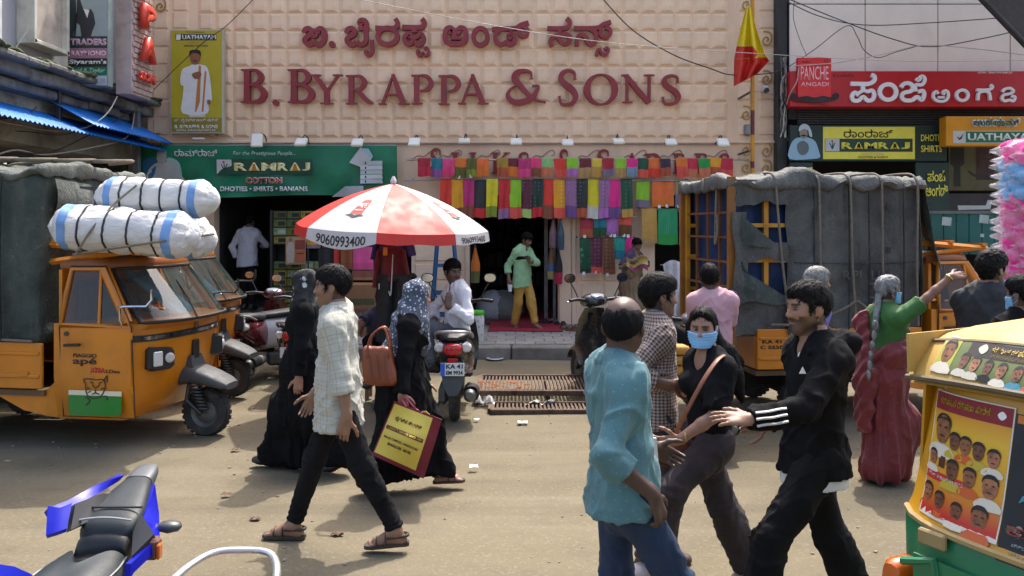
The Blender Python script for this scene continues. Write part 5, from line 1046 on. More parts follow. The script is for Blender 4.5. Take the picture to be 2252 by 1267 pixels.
def tarp_mat(name, c, dirt=.6):
 if name in MATS: return MATS[name]
 m, t = newmat(name); v = t.coord('Object', (1, 1, 1)); c = lin(c)
 n1 = t.noise(v, 2.2, 6, .65, .6); n2 = t.noise(t.coord('Object', (3.5, 3.5, .5)), 1.5, 5, .6); n3 = t.noise(v, 55, 3)
 out = t.ramp(n1, [(.3, tuple(x*.45 for x in c[:3])), (.5, c), (.70, tuple(x*1.8 for x in c[:3]))])
 out = t.mix(t.math('MULTIPLY', t.n('MapRange', i_Value=n2, i_1=.52, i_2=.72).outputs[0], dirt*.85), out, (.125, .12, .105, 1))
 out = t.mix(t.math('MULTIPLY', t.n('MapRange', i_Value=t.noise(v, 13, 4, .7), i_1=.62, i_2=.72).outputs[0], .6), out, (.15, .155, .145, 1))
 t.base(out); t.b.inputs['Roughness'].default_value = .78; t.bump(t.math('ADD', t.math('MULTIPLY', n3, .3), t.noise(t.coord('Object', (1, 1, .45)), 8, 5, .62, .8)), .9, .035); MATS[name] = m; return m
orange = M('ape_orange', '#c8780f', .38, var=.10, vs=2.5, bump=.05, bs=20, dirt=.5, dcol=(.22, .11, .04), ds=1.8, coat=.25)
orange_d = M('rack_orange', '#c87a1c', .5, var=.14, dirt=.4, dcol=(.2, .1, .04))
plastic = M('grey_plastic', (.055, .06, .063), .62, var=.12, vs=5, bump=.1); rubber = M('tyre_rubber', (.03, .028, .026), .85, var=.3, vs=8, dirt=.6, dcol=(.13, .11, .085), ds=3); chrome = M('chrome', (.6, .6, .6), .15, 1., var=.03, bump=0)
under = M('underbody', (.02, .018, .016), .9); glassd = GLASS('screen_glass', (.03, .045, .04), .04, .58); glassw = GLASS('window_glass', (.04, .03, .025), .06, .5); lensw = M('lamp_lens', (.55, .52, .5), .15, bump=0); tail_red = M('tail_red', '#b01418', .2, var=.08, bump=0, coat=.5); amber_l = M('amber_lens', '#c05a12', .25, bump=0, coat=.4)
rope = M('rope', (.17, .145, .105), .9, var=.2, vs=30, bump=.6, bs=200); canvas = tarp_mat('green_grey_canvas', (.042, .056, .047)); canvas2 = tarp_mat('dark_grey_canvas', (.066, .068, .062), .8)
plate_w = M('plate_white_alu', (.62, .63, .62), .4, var=.04, bump=0)
def wheel(parent, c, r, w, axis='Y', mat_r=None, name='wheel', n=26):
 t = thing(name, None, None, c); t.parent = parent
 if axis == 'X': t.rotation_euler.z = R(90)
 b = MB(); prof = [(r*.60, -w*.42), (r*.72, -w*.5), (r*.92, -w*.46), (r*.99, -w*.25), (r, 0), (r*.99, w*.25), (r*.92, w*.46), (r*.72, w*.5), (r*.60, w*.42)]
 b.lathe(prof+[prof[0]], (0, 0, 0), n, axis='Y', caps=False)
 k = 0
 for i in range(n):
  a = 6.28318*(i+.5)/n
  for s in (-.2, .2): q = b.mark(); b.box((0, 0, 0), (r*.16, w*.3, .004)); b.xf(MR(-a, 4, 'Y') @ MT((0, s*w, r)), q)
 b.build('tyre', rubber, t, smooth=40)
 b = MB(); b.lathe([(.02, -w*.30), (r*.25, -w*.34), (r*.45, -w*.18), (r*.58, -w*.36), (r*.63, -w*.40), (r*.63, w*.40), (r*.58, w*.36), (r*.45, w*.18), (r*.25, w*.34), (.02, w*.30)], (0, 0, 0), n, axis='Y'); b.build('rim', mat_r or M('rim_grey', (.12, .12, .12), .5, .5), t, smooth=40)
 return t
def ape(loc, heading, label, group=None, cargo=True, rack=True, seed=0, plate=None):
 t = thing('cargo_rickshaw', label, 'three-wheeler', loc, heading, group)
 zs = [.28, .36, .5, .65, .8, .95, 1.06, 1.115]
 W = lambda z: .69+.06*min(1, (z-.28)/.3) if z < .6 else (.75 if z < 1.1 else .75-.09*(z-1.1)/.5)
 XF = lambda z: -.18+(-.17+.20*((z-.28)/.37)**.7 if z < .65 else .03+.035*sin((z-.65)/.45*1.6)) if z < 1.1 else .035-.44*(z-1.1)/.5
 XS = lambda z: -.42 if z < 1.1 else -.42-.26*(z-1.1)/.5
 def plan(z, n=16):
  w, xf, xs = W(z), XF(z), XS(z); r = [(-1.02, -w, z), (-.7, -w, z), (xs, -w, z)]
  for k in range(1, 2*n):
   a = pi*k/(2*n)-pi/2; c, s = cos(a), sin(a)
   r.append((xs+(xf-xs)*abs(c)**(2/2.3), w*math.copysign(abs(s)**(2/2.3), s), z))
  return r+[(xs, w, z), (-.7, w, z), (-1.02, w, z)]
 b = MB(); b.loft([plan(z) for z in zs]); b.build('cab_body', orange, t, smooth=40)

 rr = []
 for z, k in ((1.585, 1.0), (1.62, 1.012), (1.66, .985), (1.69, .88), (1.70, .5)):
  pl = plan(1.6); cx = -.72; rr.append([((x-cx)*k+cx, y*k, z) for x, y, _ in pl])
 b = MB(); b.loft(rr); b.build('roof', M('roof_orange', '#8c4f16', .5, var=.2, dirt=.5), t, smooth=50)

 A, Bm = plan(1.125), plan(1.585); n = len(A); i0, i1 = 6, n-7
 b = MB(); b.sheet(lambda u, v: Vc(A[i0]).lerp(Vc(A[i0]), 0) if False else Vc(A[min(i1, i0+int(round(u*(i1-i0))))]).lerp(Vc(Bm[min(i1, i0+int(round(u*(i1-i0))))]), v), i1-i0, 6); b.build('windscreen', glassd, t, smooth=60)
 b = MB(); ring = [Vc(A[i]) for i in range(i0, i1+1)]+[Vc(Bm[i]) for i in range(i1, i0-1, -1)]; b.tube(ring, .016, 6, closed=True); b.build('screen_rubber', M('rubber_black', (.015, .015, .015), .6), t, smooth=60)
 for s, i in ((-1, i0-2), (1, i1+2)): b = MB(); b.tube([Vc(A[i]), Vc(A[i]).lerp(Vc(Bm[i]), .5), Vc(Bm[i])], .045, 8); b.build('pillar', orange, t, smooth=60)
 b = MB(); b.box((-1.0, 0, .93), (.03, 1.38, 1.3)); b.build('rear_wall', orange, t)

 D = lambda x, z, o=.014, s=-1: Vc((x, s*(W(z)+o), z))
 for s in (-1, 1):
  d = thing('door', None, None); d.parent = t
  out = [(-.93, .34), (-.90, .30), (-.34, .30), (-.29, .35), (-.285, 1.10), (-.945, 1.10)]
  b = MB(); b.sheet(lambda u, v: D(-.945+(.66)*u, .30+.82*v, .016, s), 6, 10, thick=-.02*s); b.build('door_panel', orange, d, smooth=40)
  b = MB(); b.tube([D(-.955, .305, .017, s), D(-.955, 1.1, .017, s), D(-.905, 1.61, .017, s), D(-.57, 1.61, .017, s), D(-.275, 1.1, .017, s), D(-.275, .305, .017, s)], .0055, 5, closed=True); b.build('door_gap_shade', M('rubber_black', (.015, .015, .015), .6), d)  # black tube laid on the cab as the shaded gap round the door
  fr = [D(-.945, 1.10, .012, s), D(-.93, 1.35, .012, s), D(-.90, 1.585, .012, s), D(-.58, 1.585, .012, s), D(-.44, 1.35, .012, s), D(-.29, 1.10, .012, s)]
  b = MB(); b.tube(fr, .024, 6, closed=True); b.build('window_frame', orange, d, smooth=60)
  b = MB(); b.tube([D(-.585, 1.12, .012, s), D(-.62, 1.57, .012, s)], .013, 6); b.build('window_divider', orange_d, d)
  b = MB(); b.add([D(-.93, 1.12, .004, s), D(-.585, 1.12, .004, s), D(-.62, 1.57, .004, s), D(-.89, 1.57, .004, s)], [(0, 1, 2, 3)]); b.build('window_pane', glassw, d)
  b = MB(); b.add([D(-.585, 1.12, .005, s), D(-.31, 1.12, .005, s), D(-.57, 1.57, .005, s), D(-.62, 1.57, .005, s)], [(0, 1, 2, 3)]); b.build('window_pane', glassw, d)
  b = MB(); b.tube([D(-.90, .93, .03, s), D(-.86, .935, .045, s), D(-.74, .94, .045, s)], .012, 6); b.build('handle', black, d)
  b = MB(); q = D(-.885, 1.03, .02, s); b.lathe([(.02, -.01), (.02, .012)], q, 12, axis='Y'); b.build('lock', dsteel, d)
  for z in (.55, 1.02): b = MB(); b.tube([D(-.28, z-.03, .02, s), D(-.28, z+.03, .02, s)], .016, 6); b.build('hinge', orange, d)
  if s < 0:
   yy = -(W(.8)+.019)
   b = MB(); b.prism([(-.865, .36), (-.85, .33), (-.40, .33), (-.365, .36), (-.365, .50), (-.865, .50)], .002, mat=MT((0, yy-.001, 0))); b.build('green_patch', flat('ape_green', '#1f7a22'), d)
   b = MB(); b.prism([(-.865, .503), (-.365, .503), (-.365, .545), (-.865, .545)], .002, mat=MT((0, yy-.001, 0))); b.build('white_patch', flat('ape_cream', '#ddd3b4'), d)
   k = MB(); tg = [[(-.70, .60), (-.72, .64), (-.66, .645), (-.60, .64), (-.55, .645), (-.52, .62), (-.52, .56), (-.56, .50), (-.62, .48), (-.68, .50), (-.70, .56), (-.70, .60)], [(-.64, .60), (-.61, .57), (-.57, .60)], [(-.66, .62), (-.63, .61)], [(-.58, .61), (-.55, .62)], [(-.61, .56), (-.61, .53), (-.64, .515)], [(-.61, .53), (-.57, .515)], [(-.70, .49), (-.66, .46), (-.70, .42)], [(-.54, .50), (-.50, .50), (-.50, .47)], [(-.53, .63), (-.50, .68), (-.50, .62)], [(-.69, .57), (-.66, .56)], [(-.68, .53), (-.65, .54)], [(-.53, .57), (-.56, .56)]]
   for st in tg:
    q = [tuple(v) for v in cat_rom([Vc(v) for v in st], 3)]; k.ribbon(q, [.009]*len(q), .003, yy-.006)
   k.build('tiger_print', black_p, d)
   for s_, a, c, z0, z1, mt, bo in (('PIAGGIO', -.82, -.60, .83, .862, black_p, .02), ('apé', -.825, -.60, .755, .825, black_p, .03), ('XTRA', -.66, -.52, .70, .745, red_p, .05), ('LD»»', -.51, -.38, .70, .73, black_p, .02)): text(s_, a, c, z0, z1, yy-.002, mt, d, bo*.55, .002, W=0)

 for z0, mt, o, hh in ((.985, M('trim_dark', (.02, .02, .02), .4), .010, .028), (.985, chrome, .014, .014)):
  pl = plan(z0)[5 if hh > .02 else 7:-5 if hh > .02 else -7]; b = MB()
  rg = []
  for i, p in enumerate(pl):
   q = Vc(p); c = Vc((-.45, 0, z0)); nn = (q-c); nn.z = 0; nn.normalize(); rg.append([q+nn*o+Vc((0, 0, hh)), q+nn*o-Vc((0, 0, hh)), q-nn*.01-Vc((0, 0, hh)), q-nn*.01+Vc((0, 0, hh))])
  b.loft(rg); b.build('trim_strip', mt, t, smooth=40)
 pl = plan(.80)
 for s in (-1, 1):
  j = min(range(len(pl)), key=lambda i: abs(pl[i][1]-s*.50)+(0 if pl[i][0] > -.40 else 9)); q = Vc(pl[j]); h = thing('headlight', None, None, q); h.parent = t; h.rotation_euler.z = s*R(26)
  b = MB(); b.loft([[(x, y*.13*k, z*.105*k+.0) for y, z in ((-1, -.8), (-.7, -1), (.7, -1), (1, -.7), (1, .5), (.8, .8), (-.8, 1), (-1, .8))] for x, k in ((-.06, 1.0), (.05, 1.0), (.075, .88))]); b.build('bezel', black, h, smooth=30)
  b = MB(); b.box((.075, -s*.045*-1, 0), (.02, .09, .13), bev=.008); b.build('lens', lensw, h)
  b = MB(); b.lathe([(.045, 0), (.045, .02), (.03, .028)], (.065, -s*.065, 0), 12, axis='X'); b.build('indicator', lensw, h)
 q = Vc((XF(.93)+.012, 0, .93)); b = MB(); b.box((XF(1.05)+.014, 0, 1.05), (.012, .06, .075), bev=.004); b.build('badge', M('badge_brown', (.16, .10, .06), .5), t)
 b = MB(); b.box((XF(.8)+.02, 0, .80), (.03, .10, .2), bev=.01); b.build('horn_grille', black, t)
 b = MB(); b.tube([(XF(1.12)+.0, -.2, 1.13), (XF(1.3)+.02, -.12, 1.3), (XF(1.48)+.02, -.05, 1.46)], .009, 5); b.build('wiper', black, t)

 b = MB(); b.loft([sup(x, cz, w, h, 16, 3.2) for x, cz, w, h in ((-.34, .54, .15, .10), (-.18, .585, .17, .095), (-.05, .575, .175, .08), (.08, .54, .17, .065), (.20, .50, .15, .05), (.255, .48, .12, .03))]); b.build('mudguard', plastic, t, smooth=50)
 b = MB(); b.loft([[(x0, y*w, z) for x0, y in ((-.26, -1), (-.26, 1), (dx-.15, 1), (dx-.15, -1))] for z, w, dx in ((.58, .13, .10), (.70, .11, .06), (.76, .09, .045))]); b.build('mudguard_neck', plastic, t, smooth=30)
 wheel(t, (.0, 0, .225), .225, .13)
 for s in (-1, 1):
  b = MB(); b.tube([(-.10, s*.10, .60), (-.14, s*.11, .35), (.0, s*.10, .225)], .024, 8); b.build('fork_arm', dsteel, t)
 b = MB()
 hx = [(-.07+.10*k/60+.045*cos(k*.9), -.115+.045*sin(k*.9), .52-.26*k/60) for k in range(60)]; b.tube(hx, .011, 6); b.build('spring', dsteel, t, smooth=60)

 for s in (-1, 1):
  b = MB(); b.tube([(-.36, s*.77, 1.10), (-.36, s*.80, 1.16), (-.36, s*.81, 1.27), (-.30, s*.84, 1.28), (-.12, s*.80, 1.28), (-.08, s*.78, 1.33), (-.08, s*.78, 1.42)], .012, 6); b.build('mirror_arm', chrome if s < 0 else dsteel, t, smooth=60)

 b = MB(); b.box((-.72, 0, .95), (.4, 1.1, .3), bev=.04); b.box((-.92, 0, 1.25), (.1, 1.1, .4), bev=.04); b.build('driver_seat', M('seat_brown', (.07, .035, .025), .7), t)
 b = MB(); b.tube([(-.46, -.28, 1.2), (-.43, 0, 1.16), (-.46, .28, 1.2)], .02, 8); b.tube([(-.43, 0, 1.16), (-.3, 0, .95)], .025, 8); b.build('handlebar', black, t)
 b = MB(); b.sheet(lambda u, v: (-.62+.30*(1-v)+.04*u, -.35+.32*u+.35*(1-v), 1.13+.42*v+.02*sin(u*9)), 8, 6, thick=.004); b.build('sun_curtain', M('curtain_blue', '#4d86a8', .8), t, smooth=60)
 if rack:
  for s in (-1, 1):
   b = MB(); b.tube([(-1.16, s*.62, 1.80), (-.30, s*.60, 1.73)], .028, 4); b.build('rack_beam', orange_d, t); b = MB(); b.tube([(-1.17, s*.62, 1.64), (-.42, s*.60, 1.74)], .028, 4); b.build('rack_brace', orange_d, t)
  for x, z in ((-1.1, 1.83), (-.72, 1.80), (-.35, 1.77)): b = MB(); b.box((x, 0, z), (.05, 1.28, .03)); b.build('rack_bar', orange_d, t)

 for s in (-1, 1):
  b = MB(); b.box((-2.0, s*.745, .74), (1.74, .035, .40), bev=.008); b.build('side_board', orange, t)
  b = MB(); b.box((-2.0, s*.768, .85), (1.70, .014, .03), bev=.005); b.build('side_rib', orange, t); b = MB(); b.box((-2.0, s*.768, .65), (1.70, .014, .03), bev=.005); b.build('side_rib', orange, t)
  wheel(t, (-2.35, s*.60, .225), .225, .14)
  b = MB(); b.box((-1.30, s*.770, .67), (.10, .02, .045), bev=.004); b.build('latch', orange_d, t)
 b = MB(); b.box((-2.0, 0, .50), (1.74, 1.45, .05)); b.build('bed_floor', M('bed_steel', (.12, .07, .03), .7), t)
 b = MB(); b.box((-2.86, 0, .74), (.03, 1.42, .40), bev=.006); b.build('tail_board', orange, t)
 b = MB(); b.loft([[(-1.13, y, z) for y, z in ((-.70, .30), (.70, .30), (.70, .52), (-.70, .52))], [(-1.02, y, z) for y, z in ((-.70, .29), (.70, .29), (.70, .62), (-.70, .62))]]); b.build('cab_skirt', orange, t)
 for s in (-1, 1): b = MB(); b.loft([[(x, s*.66, z), (x, s*.70, z), (x, s*.70, zt), (x, s*.66, zt)] for x, z, zt in ((-1.13, .30, .52), (-1.35, .34, .50), (-1.6, .46, .50))]); b.build('chassis_skirt', orange_d, t)
 b = MB(); b.box((-1.9, 0, .38), (1.9, .5, .16)); b.box((-2.35, 0, .24), (.08, 1.1, .08)); b.build('chassis', under, t)
 if cargo:
  b = blob_box(-2.92, -1.15, -.765, .765, .92, 2.44, .055, .018, 5., seed, .08); b.build('tarpaulin', canvas, t, smooth=60)
 return t
A1 = ape(G(455, 958), R(-9), 'orange cargo three-wheeler with white sacks on its roof rack', seed=3)
A2 = ape(G(512, 872), R(-8), 'orange cargo three-wheeler parked alongside the sack laden one', cargo=False, rack=False, seed=5)
def tarp_extras():

 m = A1.matrix_basis
 b = blob_box(-3.1, -1.1, -.80, .80, 2.40, 2.53, .06, .035, 6, 12, .06); b.v = [(x, y, z+(.035*sin(x*6+1)+.025*sin(y*5+x*3)-.02 if z > 2.45 else -.06*abs(sin(x*5.3))-.02*sin(x*17))) for x, y, z in b.v]; b.build('tarpaulin_top', tarp_mat('pale_canvas', (.085, .095, .08)), A1, smooth=60)
 for x in (-1.5, -2.1, -2.7):
  b = MB(); b.tube([(x, -.80, .95), (x-.01, -.806, 1.6), (x, -.80, 2.42)], .02, 5, flat=.5); b.build('seam', tarp_mat('dark_seam', (.03, .032, .03)), A1)
 b = MB(); b.tube([(-2.9, -.79, .95), (-2.2, -.80, .985), (-1.2, -.79, .96)], .012, 6); b.build('tie_rope', rope, A1)
 b = MB(); b.sheet(lambda u, v: (-1.11+.03*sin(v*3.1), -.62+.5*u, 2.38-.32*v-.03*u), 6, 6, thick=.005); b.build('torn_flap', MATS['pale_canvas'], A1, smooth=60)
 b = MB(); b.box((-1.10, -.1, 2.18), (.02, .4, .3)); b.build('opening', M('hole_shade', (.01, .011, .02), .9), A1)  # solid dark panel painted as the shade inside a tarpaulin opening
 for k in range(5):
  b = MB(); r = random.Random(k); p = Vc((-2.9+.3*k, -.5+.15*k, 2.55)); b.tube(cat_rom([p, p+Vc((.3, .12, .05)), p+Vc((.6, -.1, .03)), p+Vc((.75, .2, .05)), p+Vc((.4, .35, .04))], 5), .02, 6); b.build('rope_coil', rope, A1, smooth=60)
tarp_extras()
def sack(label, p0, p1, rad, seed, caps=(1, 1), over=None):
 p0, p1 = Vc(p0), Vc(p1); ax = (p1-p0); L = ax.length; ax.normalize(); up = Vc((0, 0, 1)); sd_ = ax.cross(up).normalized(); up = sd_.cross(ax)
 t = thing('cloth_bale', label, 'bale', (p0+p1)/2-up*rad); nu, nv = 60, 40
 base = M('woven_white', (.60, .59, .57), .55, var=.08, bump=.7, bs=13, bd=.03, dirt=.25, dcol=(.36, .34, .3), ds=4, stretch=(.35, 1, 1)); blu = M('woven_blue', '#6a92c4', .6, bump=.2, bs=35)
 U = np.linspace(0, 1, nu+1); A = np.linspace(0, 2*np.pi, nv, endpoint=False)
 uu, aa = np.meshgrid(U, A, indexing='ij'); x = uu*L
 end = np.minimum(uu, 1-uu)*L; prof = np.where(end < .10, np.sqrt(np.clip(1-((.10-end)/.10)**2, 0, 1))*.52+.20*np.clip(end/.10, 0, 1)+.28, 1.0)
 strap = np.zeros_like(uu)
 for c in (.24, .42, .58, .76): strap += np.exp(-((uu-c)*L/.03)**2)
 pts = np.stack([x*4, np.cos(aa)*1.6+seed, np.sin(aa)*1.6], -1).reshape(-1, 3)
 nz = vnoise(pts, seed)+.6*vnoise(pts*[1.2, 5, 5], seed+3)*(.6)+.3*vnoise(pts*[5, 9, 9], seed+4)
 gather = np.clip((.14-end)/.14, 0, 1)*np.sin(aa*9+seed)*.05
 rr = rad*prof*(1+.24*nz.reshape(uu.shape)+gather-.06*strap+.05*vnoise(np.stack([x*7, np.cos(aa)*7+seed, np.sin(aa)*7], -1).reshape(-1, 3), seed+8).reshape(uu.shape)+.035*vnoise(np.stack([x*5, np.cos(aa)*22+seed, np.sin(aa)*22], -1).reshape(-1, 3), seed+9).reshape(uu.shape)*(1-np.clip(strap, 0, 1)))
 rr *= np.where(np.sin(aa) < -.55, .95, 1)
 V = [p0+ax*float(x[i, j])+sd_*float(rr[i, j]*cos(aa[i, j])*1.06)+up*float(rr[i, j]*sin(aa[i, j])) for i in range(nu+1) for j in range(nv)]
 b = MB(); fs = [(i*nv+j, i*nv+(j+1) % nv, (i+1)*nv+(j+1) % nv, (i+1)*nv+j) for i in range(nu) for j in range(nv)]+[tuple(range(nv))[::-1], tuple(nu*nv+j for j in range(nv))]
 mi = []
 b.add(V, fs); b.build('wrapping', base, t, smooth=70, W=1)
 for u0, u1 in ((.09, .14), (.84, .89)):
  i0, i1 = int(u0*nu), int(u1*nu)+1; b = MB(); cen = [p0+ax*float(U[i]*L) for i in range(nu+1)]
  rg = [[cen[i]+(V[i*nv+j]-cen[i])*1.012 for j in range(nv)] for i in range(i0, i1+1)]; b.loft(rg, caps=False); b.build('blue_band', blu, t, smooth=70, W=1)
 for c in (.24, .42, .58, .76):
  i = int(round(c*nu)); cc = p0+ax*float(U[i]*L); b = MB(); b.tube([cc+(V[i*nv+j]-cc)*1.012 for j in range(nv)], .009, 5, closed=True); b.build('strap', black, t, W=1)
 r = random.Random(seed)
 for e, s in ((p0, -1), (p1, 1)):
  b = MB(); n = 12; b.loft([[e+ax*s*d+sd_*(q*rad*cos(k*.5236)*(1+.2*sin(k*2.7+seed)))+up*(q*rad*sin(k*.5236)*(1+.2*cos(k*2.1))) for k in range(n)] for d, q in ((-.03, .62), (.02, .50), (.05, .30), (.06, .12))]); b.build('knotted_end', base, t, smooth=60, W=1)
 return t
sack('white bale with blue bands on the roof rack above the cab door', P(127, 498, 7.35)+Vc((0, 0, 0)), P(425, 520, 7.35), .205, 1)
sack('white bale lying behind the lower one on the roof rack', P(205, 505, 7.85), P(462, 528, 7.85), .20, 5)
sack('white bale stacked on top of the two on the roof rack', P(225, 432, 7.62), P(468, 440, 7.62), .175, 9)
for k, pts in enumerate(([P(165, 562, 7.1), P(205, 500, 7.12), P(250, 450, 7.3), P(300, 408, 7.45)], [P(160, 560, 7.12), P(260, 545, 7.1), P(360, 530, 7.12), P(470, 515, 7.5)])):
 b = MB(); b.tube(cat_rom(pts, 5), .010, 6); b.build('rope', rope, label=('rope running up diagonally over the stacked white bales', 'rope stretched along the lower white bale')[k], cat='rope', smooth=60)

# truck with torn canvas on the other side ------------------------------------
A3 = ape(Vc((5.18, 9.64, 0)), R(7), 'orange cargo three-wheeler with torn grey canvas body and teal crate', cargo=False, rack=True, seed=7)
def truck_body():
 t = A3; X0, X1 = -3.10, -1.16; zt = 2.47; yn = -.77
 ym = M('frame_yellow', '#c88a1c', .5, dirt=.3, dcol=(.2, .1, .03)); br = M('frame_brown', '#7a4a1c', .55)

 for x in (X0, -2.75, -2.40, -1.85, X1):
  for s in (-1, 1): b = MB(); b.box((x, s*.675, 1.7), (.045, .045, 1.5)); b.build('frame_post', ym, t)
 for z in (1.25, 1.62, 1.97, 2.40):
  for s in (-1, 1): b = MB(); b.box(((X0+X1)/2, s*.678, z), (X1-X0, .034, .04)); b.build('frame_rail', ym, t)
 for y in (-.35, 0, .35): b = MB(); b.box((X0, y, 1.65), (.025, .025, 1.4)); b.build('grille_bar', br, t)
 for z in (1.1, 1.35, 1.6, 1.85, 2.1): b = MB(); b.box((X0-.002, 0, z), (.022, 1.42, .022)); b.build('grille_bar', br, t)
 for s in (-1, 1): b = MB(); b.box((X0-.03, s*.74, 1.62), (.07, .06, 1.66)); b.build('rear_post', M('post_ochre', '#8c5a1c', .6, dirt=.4), t)
 blue = M('blue_sheet_inside', '#12305c', .7, var=.3, vs=4, bump=.5, bs=10, bd=.02)
 b = MB(); b.sheet(lambda u, v: (X0+.10+.03*sin(u*14+v*3), -.68+1.36*u, .95+1.42*v), 24, 14, thick=.004); b.build('blue_sheet', blue, t, smooth=60)
 b = MB(); b.sheet(lambda u, v: (X0+.1+1.0*u, -.60+.02*sin(u*18+v*4), .95+1.42*v), 24, 14, thick=.004); b.build('blue_sheet', blue, t, smooth=60)

 def side(x0, x1, z0, z1, y, seed, n=26, amp=.034, nm='canvas_side', fn=None, mat=canvas2):
  b = MB()
  nu = max(4, int((x1-x0)/.05)); nv = max(4, int((z1-z0)/.06)); pts = np.array([(x0+(x1-x0)*i/nu, 0, z0+(z1-z0)*j/nv) for j in range(nv+1) for i in range(nu+1)])
  d = vnoise(pts*[5, 1, 2.2]+3, seed)*1.6+vnoise(pts*[13, 1, 6], seed+1)*.6+vnoise(pts*[28, 1, 20], seed+2)*.25
  b.sheet(lambda u, v: (x0+(x1-x0)*u+.015*sin(v*9+x0), y+amp*1.5*float(d[int(round(v*nv))*(nu+1)+int(round(u*nu))])+.022*cos((x0+(x1-x0)*u)*2*pi/.42)*sin(v*3.1), z0+(z1-z0)*v+(1-v)*(.022*sin((x0+(x1-x0)*u)*13)+.015*sin((x0+(x1-x0)*u)*31))), nu, nv, thick=.006); b.build(nm, mat, t, smooth=70)
 side(-2.55, X1, .90, 2.42, yn, 4); side(X0, -2.55, .90, 1.22, yn-.004, 8); side(X0+.05, -2.55, 1.62, 1.80, yn-.006, 9, amp=.03); side(X0, -2.55, 2.18, 2.42, yn-.008, 10, amp=.03); side(X0-.03, X0+.12, 1.22, 2.1, yn-.01, 14, amp=.03)
 b = MB(); b.sheet(lambda u, v: (X0+.05+.55*u*(1-v*.95), yn-.012-.04*sin(u*4)*v, 1.20+.42*v+.02*sin(u*7)-.10*u*v), 10, 8, thick=.005); b.build('torn_flap', canvas, t, smooth=60)
 b = MB(); b.sheet(lambda u, v: (X0+.05+.5*u, yn-.014-.03*sin(u*4), 1.78+.30*v*(1-u)**1.4-.06*u), 10, 8, thick=.005); b.build('torn_flap', canvas, t, smooth=60)
 b = blob_box(X0-.10, X1+.05, yn-.03, .80, 2.36, 2.50, .05, .045, 6, 22, .06); b.v = [(x, y-(.02 if z < 2.42 and y < -.7 else 0), z+(.03*sin(x*7.5+1)+.025*sin(y*5+x*3)-.03 if z > 2.42 else -.045*abs(sin(x*6.3))-.02*sin(x*17))) for x, y, z in b.v]; b.build('canvas_top', tarp_mat('pale_canvas_top', (.095, .098, .09)), t, smooth=60)
 side(X0, X1, .92, 2.40, .76, 6)
 b = MB(); b.box((X0+.5, 0, .88), (1.2, 1.4, .03)); b.build('bed_extension', M('bed_steel', (.12, .07, .03), .7), t)
 b = MB(); b.sheet(lambda u, v: (X1+.02+.02*sin(u*11+v*5)+.16*max(0, (1-v)*1-.3)*u, yn+1.5*u, .95+1.46*v), 20, 20, thick=.006); b.build('canvas_front', canvas2, t, smooth=60)
 b = MB(); b.sheet(lambda u, v: (X1+.02+.38*v**1.5*(.6+.4*u)+.02*sin(u*7+v*5), yn-.02+.45*u+.05*sin(v*6)*u, 2.44-.95*v*(1-.25*u)), 12, 16, thick=.006); b.build('hanging_flap', canvas, t, smooth=60)

 for k, (xa, xb) in enumerate(((-2.72, -2.55), (-2.28, -2.20), (-1.95, -1.86), (-1.62, -1.55), (-1.24, -1.20))):
  b = MB(); b.tube(cat_rom([(xa, .3, 2.48), (xa, -.5, 2.50), (xa+.01, -.80, 2.45), (xa+.03, -.815, 2.2), ((xa+xb)/2, -.815, 1.6), (xb, -.81, .96)], 5), .012, 6); b.build('rope', rope, t, smooth=60)
 b = MB(); b.tube(cat_rom([(-2.75, -.81, .99), (-2.4, -.83, 1.0), (-2.05, -.83, 1.12), (-1.86, -.82, 1.22)], 5), .013, 6); b.tube(cat_rom([(-1.86, -.82, 1.22), (-1.6, -.83, 1.05), (-1.3, -.82, .97)], 5), .013, 6); b.build('lashing', rope, t, smooth=60)
 b = MB(); b.tube(cat_rom([(X0-.06, -.42, 2.36), (X0-.07, -.42, 2.1), (X0-.06, -.38, 1.9), (X0-.08, -.43, 1.78), (X0-.07, -.47, 1.9), (X0-.06, -.43, 2.08)], 5), .014, 6); b.build('rope_loop', rope, t, smooth=60)
 for z in (1.72, 1.3, 2.15): b = MB(); b.box((-1.50, yn-.012, z), (.045, .004, .06)); b.build('hole_shade_patch', black, t)  # black patches on the canvas, painted as the shade inside small holes
 for s_, a, c, z0, z1 in (('KA 41', -2.82, -2.62, .80, .835), ('C 5550', -2.84, -2.60, .745, .78)): text(s_, a, c, z0, z1, -.7635, black_p, t, .03, .002, W=0)
 for s_, a, c, z0, z1 in (('RPI  LIM', -2.0, -1.48, 1.42, 1.52), ('726', -1.72, -1.5, 1.30, 1.39), ('269', -1.72, -1.5, 1.16, 1.26)): text(s_, a, c, z0, z1, yn-.035, M('stencil', (.07, .072, .068), .9), t, .02, .001, W=0)
 for x in (-2.30, -1.93, -1.72, -1.35): b = MB(); b.tube([(x, yn-.022, .93), (x+.01, yn-.02, 1.6), (x, yn-.022, 2.38)], .012, 5, flat=.5); b.build('canvas_seam', tarp_mat('dark_seam', (.03, .032, .03)), t)
 b = MB(); b.tube([(-2.5, yn-.02, 1.60), (-1.8, yn-.024, 1.585), (-1.2, yn-.02, 1.60)], .012, 5, flat=.6); b.build('canvas_seam', MATS['dark_seam'], t)
 b = MB(); b.box((-1.9, -.772, .72), (1.4, .006, .02)); b.build('striped_tape', M('tape_blue', '#2c2c50', .6), t)
truck_body()
